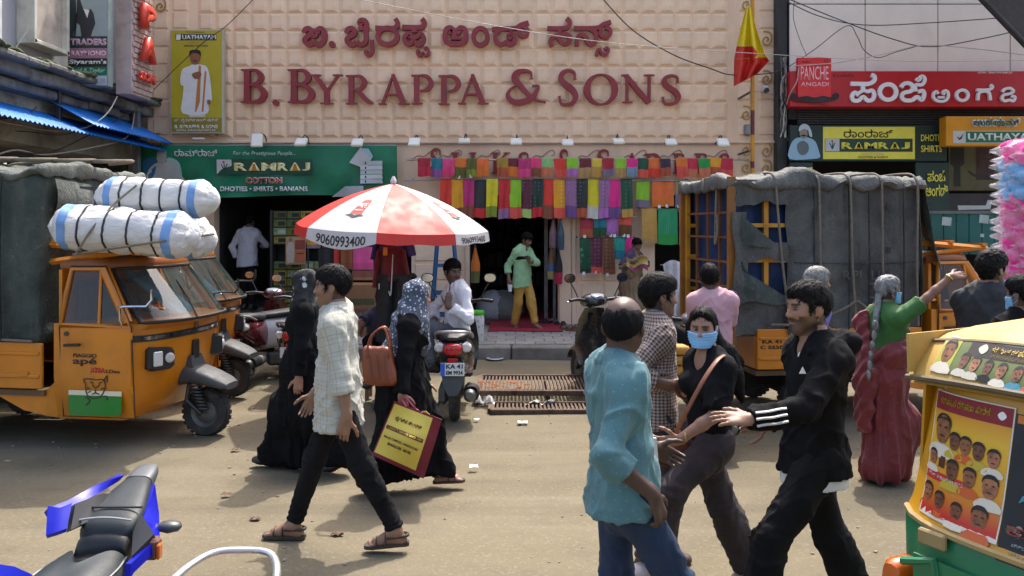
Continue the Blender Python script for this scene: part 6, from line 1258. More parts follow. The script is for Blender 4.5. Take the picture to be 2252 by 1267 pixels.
def teal_crate():
 Y = 9.2; t = thing('crate', 'teal green plank crate riding on the roof rack of the torn canvas vehicle', 'crate', P(2118, 558, Y)); m = M('teal_boards', '#0a5a54', .55, var=.12, vs=3, dirt=.3, dcol=(.05, .12, .11)); x0, x1 = X(2045, Y), X(2186, Y); z0, z1 = Z(560, Y), Z(464, Y); n = 5; w = (x1-x0)/n
 for i in range(n): b = MB(); b.box((x0+w*(i+.5), Y, (z0+z1)/2), (w-.006, .03, z1-z0), bev=.005); b.build('board', m, t, W=1)
 for i in range(n): b = MB(); b.box((x0+w*(i+.5), Y+.9, (z0+z1)/2), (w-.006, .03, z1-z0), bev=.005); b.build('board', m, t, W=1)
 for x in (x0-.015, x1+.015): b = MB(); b.box((x, Y+.45, (z0+z1)/2), (.03, .93, z1-z0)); b.build('end_board', m, t, W=1)
 b = MB(); b.box(((x0+x1)/2, Y-.022, z1-.015), (x1-x0+.05, .02, .03)); b.build('rim', M('crate_rim', (.12, .13, .12), .6), t, W=1); b = MB(); b.box(((x0+x1)/2, Y+.45, z0+.02), (x1-x0, .87, .03)); b.build('floor_board', m, t, W=1)
 for px, py, s in ((2082, 487, .1), (2164, 482, .1), (2160, 518, .04)): b = MB(); b.box(P(px, py, Y-.02), (s, .002, s*.9), rot=MR(.1, 3, 'Y')); b.build('sticker', M('sticker_pale', (.35, .45, .43), .6), t, W=1)
teal_crate()

# ------------------------------------------------------------------ passenger rickshaw seen from behind
def auto():
 h = R(25); t = thing('auto_rickshaw', 'yellow and green auto rickshaw with campaign posters on its back', 'auto rickshaw', (1.604, 2.362, 0), h)
 yel = M('auto_yellow', '#b6830f', .42, var=.08, vs=3, bump=.05, dirt=.35, dcol=(.3, .2, .05), ds=2.2, coat=.2); grn = M('auto_green', '#136b43', .42, var=.12, vs=3, bump=.05, dirt=.4, dcol=(.03, .12, .07), ds=2.5, coat=.2); hood = M('hood_vinyl', '#b18d44', .62, var=.10, vs=2.5, bump=.25, bs=40, dirt=.35, dcol=(.35, .27, .15), ds=1.5)

 def ring(x, z, w, drop, n=18):
  return [(x+.05*(abs(2*k/n-1)**3.2), -w+2*w*k/n, z-drop*abs(2*k/n-1)**3.5) for k in range(n+1)]
 path = [(.0, 1.455, .665, .02), (.012, 1.47, .67, .02), (.03, 1.50, .665, .022), (.10, 1.585, .645, .03), (.16, 1.615, .635, .035), (.30, 1.645, .63, .045), (.6, 1.665, .63, .05), (1.2, 1.67, .62, .05), (1.7, 1.66, .60, .05)]
 b = MB(); b.loft([ring(*p) for p in path], caps=False, closed=False); b.loft([[(q[0]+.004, q[1]*.985, q[2]-.02) for q in ring(*p)] for p in path], caps=False, closed=False); b.build('hood', hood, t, smooth=50)
 for s in (-1, 1):
  b = MB(); b.sheet(lambda u, v: (.03+1.6*u, s*(.655-.005*v), 1.585+.03*u-(.13+.02*u)*v), 12, 4, thick=.01); b.build('hood_flank', hood, t, smooth=50)
 b = MB(); b.tube([ring(*path[3])[k] for k in range(19)], .008, 5); b.build('hood_seam', M('seam_dark', (.15, .11, .06), .8), t); b = MB(); b.tube([(q[0]-.006, q[1], q[2]) for q in ring(*path[0])], .010, 6); b.build('hood_piping', M('piping_dark', (.11, .08, .04), .7), t)

 pr = [(.035, 1.452, .635), (.018, 1.42, .64), (-.005, 1.30, .648), (-.035, 1.15, .656), (-.065, 1.03, .664), (-.085, .995, .668)]
 def rp(x, z, w, n=18): return [(x+.14*abs(2*k/n-1)**5, -w+2*w*k/n, z) for k in range(n+1)]
 b = MB(); b.loft([rp(*p) for p in pr], caps=False, closed=False); b.build('rear_panel', yel, t, smooth=60)
 for s in (-1, 1): b = MB(); b.sheet(lambda u, v: (.10+.62*u, s*(.640+.028*v), 1.45-.46*v), 6, 6, thick=.01); b.build('side_panel', yel, t, smooth=60)
 pg = [(-.078, .985, .672), (-.09, .96, .675), (-.085, .80, .675), (-.07, .62, .672), (-.05, .45, .665), (-.01, .34, .65)]
 b = MB(); b.loft([rp(*p) for p in pg], caps=False, closed=False); b.build('engine_cover', grn, t, smooth=60)
 for s in (-1, 1): b = MB(); b.sheet(lambda u, v: (.06+.95*u, s*(.672-.02*v), .985-.62*v), 6, 6, thick=.01); b.build('side_panel', grn, t, smooth=60)
 b = MB(); b.tube([(q[0]-.004, q[1], q[2]) for q in rp(-.085, .988, .67)], .012, 6); b.build('waist_bead', M('bead_tan', (.32, .22, .08), .7, dirt=.5), t)
 b = MB(); b.box((-.095, .45, .965), (.02, .10, .05), bev=.006); b.build('latch_plate', M('latch_brass', (.28, .2, .08), .6), t)
 for y in (.35, -.05): b = MB(); b.sheet(lambda u, v: (-.098+.02*v*v, y-.17+.34*u, .90-.3*v), 4, 4, thick=.008); b.build('vent_panel', grn, t, smooth=40)
 b = MB(); b.tube([(-.10, .56, .86), (-.10, .44, .90), (-.10, .42, .78)], .014, 6); b.build('bracket', grn, t)
 for s in (-1, 1):
  lt = thing('tail_light', None, None, (-.05, s*.61, .76)); lt.parent = t; b = MB(); b.loft([sup(x, 0, w, hh, 16, 3) for x, w, hh in ((.05, .045, .085), (-.025, .045, .085), (-.045, .036, .07))]); b.build('lens', amber_l, lt, smooth=40); b = MB(); b.box((-.045, 0, -.065), (.045, .09, .05), bev=.01); b.build('reflector', lensw, lt)
  wheel(t, (.35, s*.56, .2), .2, .11)
 wheel(t, (2.2, 0, .2), .2, .11)
 b = MB(); b.box((-.10, 0, .38), (.06, 1.3, .06), bev=.015); b.build('bumper', black, t)
 b = MB(); b.box((1.0, 0, .40), (2.0, 1.2, .05)); b.build('floor', under, t); b = MB(); b.box((.55, 0, .75), (.5, 1.15, .3), bev=.05); b.build('bench_seat', M('seat_black', (.03, .03, .03), .6), t)
 b = MB(); b.loft([[(x, y*w, z) for y, z in ((-1, .3), (1, .3), (1, zt), (-1, zt))] for x, w, zt in ((1.75, .55, 1.0), (2.1, .42, 1.05), (2.4, .28, .95))]); b.build('front_body', grn, t)
 for s in (-1, 1): b = MB(); b.tube([(1.72, s*.55, 1.0), (1.66, s*.58, 1.65)], .025, 6); b.build('pillar', yel, t)

 def surf(y, z, o=.004):
  zz = [p[1] for p in pr][::-1]; xx = [p[0] for p in pr][::-1]; x = float(np.interp(z, zz, xx)); k = y/.66
  return Vc((x+.14*abs(k)**5-o, y, z))
 psurf = lambda y, z, o=.004: surf(y, 1.012+(z-.945)*.885, .0015+o*.42)
 def hsurf(y, z, o=.004):
  zz = [1.455, 1.47, 1.50, 1.585, 1.615]; xx = [0, .012, .03, .10, .16]; zc = z+.025*abs(y/.66)**3.5; return Vc((float(np.interp(zc, zz, xx))+.05*abs(y/.66)**3.2-.0015-o*.42, y, z))
 def pos(name, f, y0, y1, z0, z1, mat, o, n=10, parent=None):
  b = MB(); b.sheet(lambda u, v: f(y0+(y1-y0)*u, z0+(z1-z0)*v, o), n, 6); return b.build(name, mat, parent or t, smooth=60)
 def shp(name, f, pts, mat, o, parent, sm=3):
  q = [tuple(p) for p in cat_rom([Vc(p) for p in pts], sm, True)] if sm else pts; b = MB(); b.add([f(y, z, o) for y, z in q], [tuple(range(len(q)))]); return b.build(name, mat, parent)
 r = random.Random(31)
 def face(f, y, z, s, o, parent, skin, hair, cloth, must=True):
  E = lambda cy, cz, ry, rz, n=14: [(cy+ry*cos(6.283*k/n), cz+rz*sin(6.283*k/n)) for k in range(n)]
  shp('printed_shoulders', f, [(y-s*1.05, z-s*1.75), (y-s*.9, z-s*1.15), (y-s*.3, z-s*.9), (y+s*.3, z-s*.9), (y+s*.9, z-s*1.15), (y+s*1.05, z-s*1.75)], cloth, o, parent, 2)
  shp('printed_face', f, E(y, z, s*.62, s*.92), skin, o+.0015, parent, 0)
  shp('printed_hair', f, [(y-s*.64, z+s*.15), (y-s*.66, z+s*.6), (y-s*.3, z+s*.98), (y+s*.3, z+s*.98), (y+s*.66, z+s*.6), (y+s*.64, z+s*.15), (y+s*.5, z+s*.55), (y, z+s*.66), (y-s*.5, z+s*.55)], hair, o+.003, parent, 2)
  if must: shp('printed_moustache', f, [(y-s*.32, z-s*.45), (y, z-s*.33), (y+s*.32, z-s*.45), (y, z-s*.47)], hair, o+.003, parent, 0)
  for e in (-1, 1): shp('printed_eye', f, [(y+e*s*.38, z+s*.12), (y+e*s*.14, z+s*.1), (y+e*s*.14, z+s*.2), (y+e*s*.38, z+s*.24)], hair, o+.003, parent, 0)
 sk = [M('print_skin_%d' % i, c, .5, var=.38, vs=38, bump=0) for i, c in enumerate(('#80502f', '#6a3e26', '#946040'))]; hr = flat('hair', '#17110f'); cw = flat('shirt_white', '#c9c2b0'); co = flat('shirt_orange', '#b8541c'); cy_ = flat('shirt_yellow', '#b09a2c')
 grad, q = newmat('poster_yellow_red'); v = q.coord('Generated'); q.base(q.ramp(q.n('SeparateXYZ', i_0=v).outputs[2], [(.05, lin('#b3281c')), (.3, lin('#c88a1c')), (.7, lin('#d0a628')), (.95, lin('#c2701c'))])); q.b.inputs['Roughness'].default_value = .4

 def poster_text(s_, f, y0, y1, z0, z1, mat, o, parent, bold=.02):
  ob = text(s_, 0, 1, 0, 1, 0, mat, parent, bold, .0004, W=0)
  for vv in ob.data.vertices: vv.co = f(y0+(y1-y0)*vv.co.x, z0+(z1-z0)*vv.co.z, o)
 Pn = thing('poster', None, None); Pn.parent = t
 pos('sheet', psurf, .565, .245, .945, 1.392, flat('poster_white', '#cfcabc'), .006, 10, Pn); pos('printed_panel', psurf, .56, .25, .95, 1.388, grad, .008, 10, Pn); pos('printed_band', psurf, .56, .25, 1.325, 1.388, flat('poster_crimson', '#7c121c'), .010, 10, Pn); pos('printed_band', psurf, .56, .38, 1.075, 1.105, flat('poster_red', '#b01c1c'), .011, 8, Pn)
 poster_text('ಕರ್ನಾಟಕ ರಕ್ಷಣಾ ವೇದಿಕೆ', psurf, .535, .325, 1.345, 1.375, flat('gold_text', '#d8b838'), .0125, Pn); poster_text('ಶ್ರೀ ಕನ್ನಡ ಹಬ್ಬದ ಶುಭಾಶಯಗಳು', psurf, .55, .39, 1.082, 1.098, white_p, .0135, Pn, .01)
 for y, z, s, k, m in ((.505, 1.255, .046, 0, cw), (.445, 1.225, .028, 1, cy_), (.40, 1.222, .028, 0, co), (.35, 1.215, .028, 1, cy_), (.295, 1.205, .028, 2, cw), (.535, 1.15, .024, 2, cw), (.44, 1.125, .032, 1, cy_), (.37, 1.12, .030, 0, co), (.295, 1.11, .035, 2, cw), (.535, 1.025, .028, 0, co), (.475, 1.01, .027, 1, co), (.40, .995, .027, 1, cw), (.315, 1.0, .036, 0, co)): face(psurf, y, z+.004, s*1.22, .013, Pn, sk[k], hr, m)
 pos('printed_emblem', psurf, .505, .475, 1.125, 1.165, flat('poster_brown', '#4a2216'), .012, 4, Pn); shp('printed_emblem', psurf, [(.300, 1.357), (.285, 1.372), (.270, 1.357), (.285, 1.342)], white_p, .0125, Pn, 3)
 P2 = thing('poster', None, None); P2.parent = t
 pos('sheet', psurf, .242, -.12, .90, 1.375, flat('poster_night', '#14171b'), .0065, 10, P2); pos('printed_tag', psurf, .235, .165, 1.345, 1.372, flat('poster_amber', '#b86a1c'), .009, 6, P2)
 bl_ = [flat('night_blue_%d' % i, c) for i, c in enumerate(('#1f5468', '#3b7f92', '#12303c', '#6aa4b2'))]
 for k in range(46):
  y = r.uniform(-.08, .19); z = r.uniform(1.06, 1.32); s = r.uniform(.008, .028); a = r.uniform(0, 3)
  shp('printed_shape', psurf, [(y+s*cos(a), z+s*1.6*sin(a)), (y-s*.35*sin(a), z+s*.5*cos(a)), (y-s*cos(a), z-s*1.6*sin(a)), (y+s*.35*sin(a), z-s*.5*cos(a))], bl_[k % 4], .009+.0006*(k % 9), P2, 0)
 face(psurf, .13, 1.20, .04, .0145, P2, bl_[1], bl_[2], bl_[2], False)
 poster_text('ಪಂಪ', psurf, .225, .02, .985, 1.055, flat('film_grey', '#9a948c'), .0155, P2, .05); poster_text('ಪಂಪ', psurf, .222, .022, .988, 1.030, flat('film_red', '#9c3a30'), .0165, P2, .01); poster_text('ಚಿತ್ರ ಶೀಘ್ರದಲ್ಲಿ', psurf, .20, .06, .955, .968, grey_p, .0155, P2, 0); poster_text('ನಿಮ್ಮ ಮುಂದೆ', psurf, .20, .03, .925, .945, grey_p, .0155, P2, .01)
 P3 = thing('poster', None, None); P3.parent = t
 pos('sheet', hsurf, .575, -.30, 1.472, 1.582, flat('strip_white', '#b9b79a'), .006, 16, P3); pos('printed_panel', hsurf, .572, -.298, 1.475, 1.579, flat('strip_green', '#5e6a34'), .008, 16, P3); pos('printed_band', hsurf, .46, -.298, 1.535, 1.579, flat('strip_brown', '#2c241a'), .010, 14, P3); pos('printed_panel', hsurf, .572, .50, 1.478, 1.577, flat('strip_yellow', '#a3a03c'), .010, 6, P3)
 for y, z, s, k, m in ((.535, 1.535, .034, 0, cw), (.455, 1.515, .023, 1, cw), (.41, 1.512, .023, 2, cw), (.36, 1.508, .021, 1, hr), (.31, 1.505, .022, 2, cw), (.255, 1.503, .022, 0, bl_[1]), (.20, 1.502, .022, 1, co)): face(hsurf, y, z+.002, s*1.12, .0125, P3, sk[k], hr, m)
 poster_text('ಕರ್ನಾಟಕ ರಕ್ಷಣಾ ವೇದಿಕೆ', hsurf, .375, .20, 1.553, 1.572, flat('gold_text', '#d8b838'), .0145, P3, .01); poster_text('ಶ್ರೀರಂಗಪಟ್ಟಣ', hsurf, .37, .25, 1.538, 1.548, flat('tan_text', '#a88a40'), .0145, P3, 0)
 shp('printed_emblem', hsurf, [(.425, 1.56), (.405, 1.575), (.39, 1.56), (.405, 1.545)], cw, .0135, P3, 3); shp('printed_emblem', hsurf, [(.175, 1.555), (.16, 1.568), (.147, 1.555), (.16, 1.54)], cw, .0135, P3, 3)
auto()
# ------------------------------------------------------------------ people: smooth distance-field bodies and clothes
class SDF:
 def __init__(s): s.pr = []
 def cone(s, a, b, r1, r2, k=.03, flat=None, clip=None, neg=False):
  """tapered limb; flat=(dir, factor) squashes it along dir; clip=[(point, normal)] cuts it off"""
  s.pr.append(('c', Vc(a), Vc(b), r1, r2, k, flat, clip, neg)); return s
 def ell(s, c, rad, k=.03, axes=None, neg=False, clip=None):
  s.pr.append(('e', Vc(c), axes, rad, None, k, None, clip, neg)); return s
 def bounds(s):
  lo = np.full(3, 1e9); hi = -lo
  for p in s.pr:
   if p[8]: continue
   if p[0] == 'c':
    m = max(p[3], p[4])*(1.0 if not p[6] else max(1, 1/p[6][1] if p[6][1] < 1 else 1)); q = [np.array(p[1]), np.array(p[2])]
   else: m = max(p[3]); q = [np.array(p[1])]
   for v in q: lo = np.minimum(lo, v-m); hi = np.maximum(hi, v+m)
  return lo, hi
 def mesh(s, res, fine=None, pad=.03, post=None):
  lo, hi = s.bounds(); ax = []
  for i in range(3):
   iv = [(lo[i]-pad, hi[i]+pad, res)]; c = [lo[i]-pad]
   while c[-1] < hi[i]+pad:
    x = c[-1]; h = res
    for (flo, fhi, fr) in (fine or []):
     if flo[i]-fr <= x <= fhi[i]: h = min(h, fr)
    c.append(x+h)
   ax.append(np.array(c, np.float32))
  nx, ny, nz = map(len, ax); D = np.full((nx, ny, nz), .2, np.float32)
  for typ, a, b, r1, r2, k, flat, clip, neg in s.pr:
   if typ == 'c': mr = max(r1, r2)*(1.6 if flat else 1)+k+res*2.5; pl = [min(a[i], b[i])-mr for i in range(3)]; ph = [max(a[i], b[i])+mr for i in range(3)]
   else: mr = max(r1)+k+res*2.5; pl = [a[i]-mr for i in range(3)]; ph = [a[i]+mr for i in range(3)]
   sl = tuple(slice(max(0, int(np.searchsorted(ax[i], pl[i]))-1), min(len(ax[i]), int(np.searchsorted(ax[i], ph[i]))+1)) for i in range(3))
   if any(q.stop <= q.start for q in sl): continue
   gx = ax[0][sl[0]][:, None, None]; gy = ax[1][sl[1]][None, :, None]; gz_ = ax[2][sl[2]][None, None, :]
   px, py, pz = gx-a[0], gy-a[1], gz_-a[2]
   if typ == 'c':
    ab = b-a; l2 = max(ab.length_squared, 1e-9); t = np.clip((px*ab[0]+py*ab[1]+pz*ab[2])/l2, 0, 1); qx, qy, qz = px-t*ab[0], py-t*ab[1], pz-t*ab[2]
    if flat is not None:
     f = flat[0]; e = (qx*f[0]+qy*f[1]+qz*f[2])*(1/flat[1]-1); qx, qy, qz = qx+e*f[0], qy+e*f[1], qz+e*f[2]
    d = np.sqrt(qx*qx+qy*qy+qz*qz)-(r1+(r2-r1)*t)
    if flat is not None and flat[1] < 1: d = d*(.5+.5*flat[1])
   else:
    if b is not None:
     e0, e1, e2 = b; u = px*e0[0]+py*e0[1]+pz*e0[2]; v = px*e1[0]+py*e1[1]+pz*e1[2]; w = px*e2[0]+py*e2[1]+pz*e2[2]
    else: u, v, w = px, py, pz
    k0 = np.sqrt((u/r1[0])**2+(v/r1[1])**2+(w/r1[2])**2); k1 = np.sqrt((u/r1[0]**2)**2+(v/r1[1]**2)**2+(w/r1[2]**2)**2); d = k0*(k0-1)/np.maximum(k1, 1e-6)
   if clip:
    for q, n in clip: d = np.maximum(d, (gx-q[0])*n[0]+(gy-q[1])*n[1]+(gz_-q[2])*n[2])
   d = d.astype(np.float32); C = D[sl]
   if neg: h = np.clip(.5-.5*(C+d)/k, 0, 1); D[sl] = C+(-d-C)*h+k*h*(1-h)
   else: h = np.clip(.5+.5*(C-d)/k, 0, 1); D[sl] = C+(d-C)*h-k*h*(1-h)
  if post is not None: D = post(D, ax)
  S = D < 0; cells = []; pts = []; quads = []; flips = []
  for a in range(3):
   s0 = [slice(None)]*3; s1 = [slice(None)]*3; s0[a] = slice(0, -1); s1[a] = slice(1, None)
   I = np.nonzero(S[tuple(s0)] != S[tuple(s1)]); I = [q.astype(np.int64) for q in I]
   J = [q.copy() for q in I]; J[a] = J[a]+1; d0, d1 = D[tuple(I)], D[tuple(J)]; t = d0/(d0-d1)
   p = np.stack([ax[i][I[i]] for i in range(3)], 1).astype(np.float64); p[:, a] += t*(ax[a][J[a]]-ax[a][I[a]])
   o = [(a+1) % 3, (a+2) % 3]; cc = []
   for d_, e_ in ((0, 0), (1, 0), (1, 1), (0, 1)):
    c = [q.copy() for q in I]; c[o[0]] = c[o[0]]-1+d_; c[o[1]] = c[o[1]]-1+e_; cc.append((c[0]*ny+c[1])*nz+c[2])
   cc = np.stack(cc, 1); quads.append(np.where((d0 < 0)[:, None], cc, cc[:, ::-1])); cells.append(cc.ravel()); pts.append(np.repeat(p, 4, 0))
  cells = np.concatenate(cells); pts = np.concatenate(pts); quads = np.concatenate(quads)
  u, inv = np.unique(cells, return_inverse=True); cnt = np.bincount(inv); V = np.stack([np.bincount(inv, pts[:, i])/cnt for i in range(3)], 1)
  return V, np.searchsorted(u, quads)
def vnormals(V, Fq):
 n = np.cross(V[Fq[:, 2]]-V[Fq[:, 0]], V[Fq[:, 3]]-V[Fq[:, 1]]); N = np.zeros_like(V)
 for i in range(4): 
  for c in range(3): N[:, c] += np.bincount(Fq[:, i], n[:, c], len(V))
 return N/np.maximum(np.linalg.norm(N, axis=1, keepdims=True), 1e-12)
def np_mesh(name, V, Fq, mat, parent, col=None, uv=None):
 me = bpy.data.meshes.new(name); me.vertices.add(len(V)); me.vertices.foreach_set('co', V.astype(np.float32).ravel()); n = len(Fq)
 me.loops.add(n*4); me.loops.foreach_set('vertex_index', Fq.astype(np.int32).ravel()); me.polygons.add(n); me.polygons.foreach_set('loop_start', np.arange(0, n*4, 4, dtype=np.int32)); me.polygons.foreach_set('use_smooth', np.ones(n, bool)); me.update(calc_edges=True)
 if col is not None:
  a = me.color_attributes.new('col', 'FLOAT_COLOR', 'POINT'); a.data.foreach_set('color', np.concatenate([col, np.ones((len(V), 1))], 1).astype(np.float32).ravel())
 if uv is not None:
  l = me.uv_layers.new(name='UVMap'); l.data.foreach_set('uv', uv.astype(np.float32).ravel())
 me.materials.append(mat); return link(name, me, parent)
def ik(a, c, l1, l2, pole):
 d = c-a; L = min(d.length, (l1+l2)*.999); u = d.normalized(); x = (l1*l1-l2*l2+L*L)/(2*L); h = math.sqrt(max(0, l1*l1-x*x)); p = pole-u*pole.dot(u)
 if p.length < 1e-6: p = u.orthogonal()
 return a+u*x+p.normalized()*h, a+u*L
def rotz(v, a): c, s = cos(a), sin(a); return Vc((v[0]*c-v[1]*s, v[0]*s+v[1]*c, v[2]))
skin_m = VC('skin', .48, .12, 160, .002, .45, .0, .07, 30); hair_m = M('hair_black', (.006, .005, .0045), .62, spec=.12, var=.3, vs=30, bump=.7, bs=160, bd=.004, stretch=(1, 1, .25)); hair_g = M('hair_grey', (.19, .19, .185), .55, var=.5, vs=28, bump=.6, bs=160, bd=.004, stretch=(1, 1, .25)); hair_s = M('hair_salt', (.20, .19, .18), .6, var=.6, vs=40, bump=.6, bs=180, bd=.003)
mask_m = M('mask_blue', '#7fb2d8', .8, var=.05, bump=.3, bs=90); eye_m = VC('eye', .15, 0, 1, 1, .6, 0, .0)
class Person:
 """skeleton from photo positions at depth Y; heading 0 = facing +X, 180 = facing -X, -90 = facing the street"""
 def __init__(s, label, Y, px, base, H, heading, head=0, pitch=0, roll=0, neck=None, headx=None, res=.009, skin=(.20, .10, .06), pelz=None, lean=None, seat=False, wide=.94, dneck=0., hscale=1.):
  s.Y, s.H, s.k, s.res, s.base, s.skin = Y, H, H/1.7, res, base, skin; s.o = Vc((X(px, Y), Y, base)); s.hd = R(heading); s.w = wide
  s.t = thing('person', label, 'person', s.o)
  k = s.k; s.f = rotz((1, 0, 0), s.hd); s.l = rotz((0, 1, 0), s.hd); s.u = Vc((0, 0, 1))
  s.pel = Vc((0, 0, (.93*k if pelz is None else pelz-base))); nz = s.pel.z+.488*k
  s.nk = s.w3(neck, None, dneck) if neck else Vc((0, 0, nz)); s.nk.z = nz-abs(s.nk.x)*.12
  hc = s.w3(headx, None, dneck) if headx is not None else s.nk+s.f*.03*k; hc.z = s.nk.z+.165*k+(-.01 if pitch > 15 else 0); s.hc = hc
  ha = R(head) if head is not None else s.hd; s.hf = rotz((cos(R(pitch)), 0, -sin(R(pitch))), ha); s.hl = rotz((0, 1, 0), ha)
  if roll: s.hl = (MR(R(roll), 3, s.hf) @ s.hl)
  s.hu = s.hf.cross(s.hl); s.hs = .87*k*hscale
  up = (s.nk-s.pel).normalized(); s.sp = up
  s.sh = {}; s.hip = {}
  for sd, sg in (('L', 1), ('R', -1)):
   s.sh[sd] = s.nk+s.l*sg*.175*k*wide-up*.055*k; s.hip[sd] = s.pel+s.l*sg*.092*k-Vc((0, 0, .03*k))
  s.arm = {}; s.leg = {}; s.hand = {}; s.foot = {}
 def w3(s, px, py, dY=0.):
  """photo position -> point relative to the person's base"""
  Y = s.Y+dY; z = Z(py, Y)-s.base if py is not None else 0; return Vc((X(px, Y)-s.o.x, dY, z))
 def set_arm(s, sd, wrist, pole=None, hdir=None, palm=None, curl=.35, spread=.1):
  k = s.k; a = s.sh[sd]; w = wrist if isinstance(wrist, Vector) else s.w3(*wrist); e, w = ik(a, w, .285*k, .255*k, pole or (-s.f*.8+s.u*-.3)); s.arm[sd] = (a, e, w); d = (w-e).normalized()
  s.hand[sd] = ((hdir or d).normalized(), palm, curl, spread)
 def set_leg(s, sd, ank, toe=None, pole=None, pitch=0.):
  k = s.k; a = s.hip[sd]; w = ank if isinstance(ank, Vector) else s.w3(*ank); kn, w = ik(a, w, .43*k, .42*k, pole or (s.f+s.u*.1)); s.leg[sd] = (a, kn, w); s.foot[sd] = ((toe or s.f), pitch)
 def H3(s, x, y, z): return s.hc+s.hf*(x*s.hs)+s.hl*(y*s.hs)+s.hu*(z*s.hs)
 def head_prims(s, S, infl=0., female=False, ears=True, jawk=1.):
  q = s.hs; A = (s.hf, s.hl, s.hu); h = s.H3
  S.ell(h(-.008, 0, .038), ((.112+infl/q)*q, (.087+infl/q)*q, (.104+infl/q)*q), .02, A)
  S.ell(h(.028, 0, -.018), (.078*q+infl, .072*q+infl, .088*q+infl), .03, A)
  jw = .036 if female else .042
  S.cone(h(.03, 0, -.03), h(.066, 0, -.098), .055*q+infl, jw*q*.86+infl, .03); S.cone(h(.01, -.048, -.06), h(.068, -.014, -.098), .030*q+infl, .024*q+infl, .03); S.cone(h(.01, .048, -.06), h(.068, .014, -.098), .030*q+infl, .024*q+infl, .03)
  if infl == 0:
   S.cone(h(.088, -.03, .036), h(.088, .03, .036), .011*q, .011*q, .02)
   for sg in (-1, 1):
    S.ell(h(.064, sg*.040, -.022), (.030*q, .026*q, .028*q), .025, A); S.ell(h(.101, sg*.033, .012), (.015*q, .021*q, .012*q), .012, A, neg=True)
    if ears: S.ell(h(-.008, sg*.089, -.004), (.026*q, .011*q, .036*q), .008, (( s.hf*.94+s.hl*sg*-.3).normalized(), (s.hl*.94+s.hf*sg*.3).normalized(), s.hu))
    S.ell(h(.112, sg*.013, -.030), (.013*q, .010*q, .009*q), .008, A)
   S.cone(h(.098, 0, .022), h(.122, 0, -.024), .0085*q, .0125*q, .012)
   S.cone(h(.088, -.020, -.064), h(.088, .020, -.064), .0105*q, .0105*q, .01); S.cone(h(.092, -.008, -.060), h(.092, .008, -.060), .010*q, .010*q, .008)
   S.ell(h(.098, 0, -.0635), (.012*q, .026*q, .0022*q), .003, A, neg=True)
 def hand_prims(s, S, sd, infl=0.):
  a, e, w = s.arm[sd]; d, palm, curl, spread = s.hand[sd]; k = s.k; sg = 1 if sd == 'L' else -1
  n = palm if palm is not None else (s.l*-sg); n = (n-d*n.dot(d)).normalized(); th = n.cross(d).normalized()*(-sg)
  if palm is None and th.dot(s.f) < 0: th = -th
  elif palm is not None and th.z < 0 and abs(th.z) > .3: th = -th
  c = w+d*.05*k; S.cone(w-d*.02*k, w+d*.02*k, .026*k, .027*k, .02, (n, .7))
  S.cone(w+d*.025*k+th*.012*k, w+d*.085*k+th*.018*k, .026*k, .022*k, .012, (n, .55)); S.cone(w+d*.025*k-th*.012*k, w+d*.08*k-th*.020*k, .026*k, .021*k, .012, (n, .55))
  for i, (o, L) in enumerate(((.030, .072), (.010, .080), (-.010, .074), (-.029, .058))):
   p = w+d*(.088 if i < 3 else .080)*k+th*o*k; dd = (d+th*(o*spread*8)).normalized(); cu = curl*(1+.12*i); r = .0085*k
   for j, f in enumerate((.45, .32, .23)):
    dd = (dd*cos(cu*(.6+.5*j))+n*sin(cu*(.6+.5*j))).normalized(); q = p+dd*L*f*k; S.cone(p, q, r*(1-.08*j), r*(.92-.08*j), .004); p = q
  p = w+d*.02*k+th*.026*k; dd = (d*.6+th*.75+n*.25).normalized()
  for j, L in enumerate((.04, .034, .026)):
   q = p+dd*L*k; S.cone(p, q, (.0135-.002*j)*k, (.012-.002*j)*k, .007); p = q; dd = (dd+d*.5+n*.15).normalized()
 def foot_prims(s, S, sd, infl=0., toes=True):
  a, kn, w = s.leg[sd]; f, pit = s.foot[sd]; k = s.k; f = Vc((f[0], f[1], 0)).normalized(); lt = s.u.cross(f); up = s.u
  if pit: f = (f*cos(pit)-up*sin(pit)); up = f.cross(lt)*1; up = lt.cross(f)*-1 if up.z < 0 else up
  hz = -.055*k; S.cone(w, w+up*hz-f*.03*k, .035*k+infl, .030*k+infl, .02); S.cone(w+up*(-.005*k), w+up*hz+f*.11*k, .036*k+infl, .026*k+infl, .03, (lt, 1.25)); S.cone(w+up*hz-f*.035*k, w+up*hz+f*.12*k, .026*k+infl, .027*k+infl, .02, (lt, 1.3))
  if toes:
   sg = 1 if sd == 'L' else -1
   for i, (o, L, r) in enumerate(((-.030, .052, .0135), (-.010, .048, .010), (.007, .043, .0095), (.022, .037, .009), (.035, .029, .009))): b = w+up*(hz-.008*k)+f*.125*k+lt*(o*sg*k); S.cone(b, b+f*L*k*.8-up*.004*k, r*k+infl*.5, r*.9*k+infl*.5, .005)
  else: S.cone(w+up*hz+f*.10*k, w+up*hz+f*.165*k, .032*k+infl, .022*k+infl, .03, (lt, 1.35))
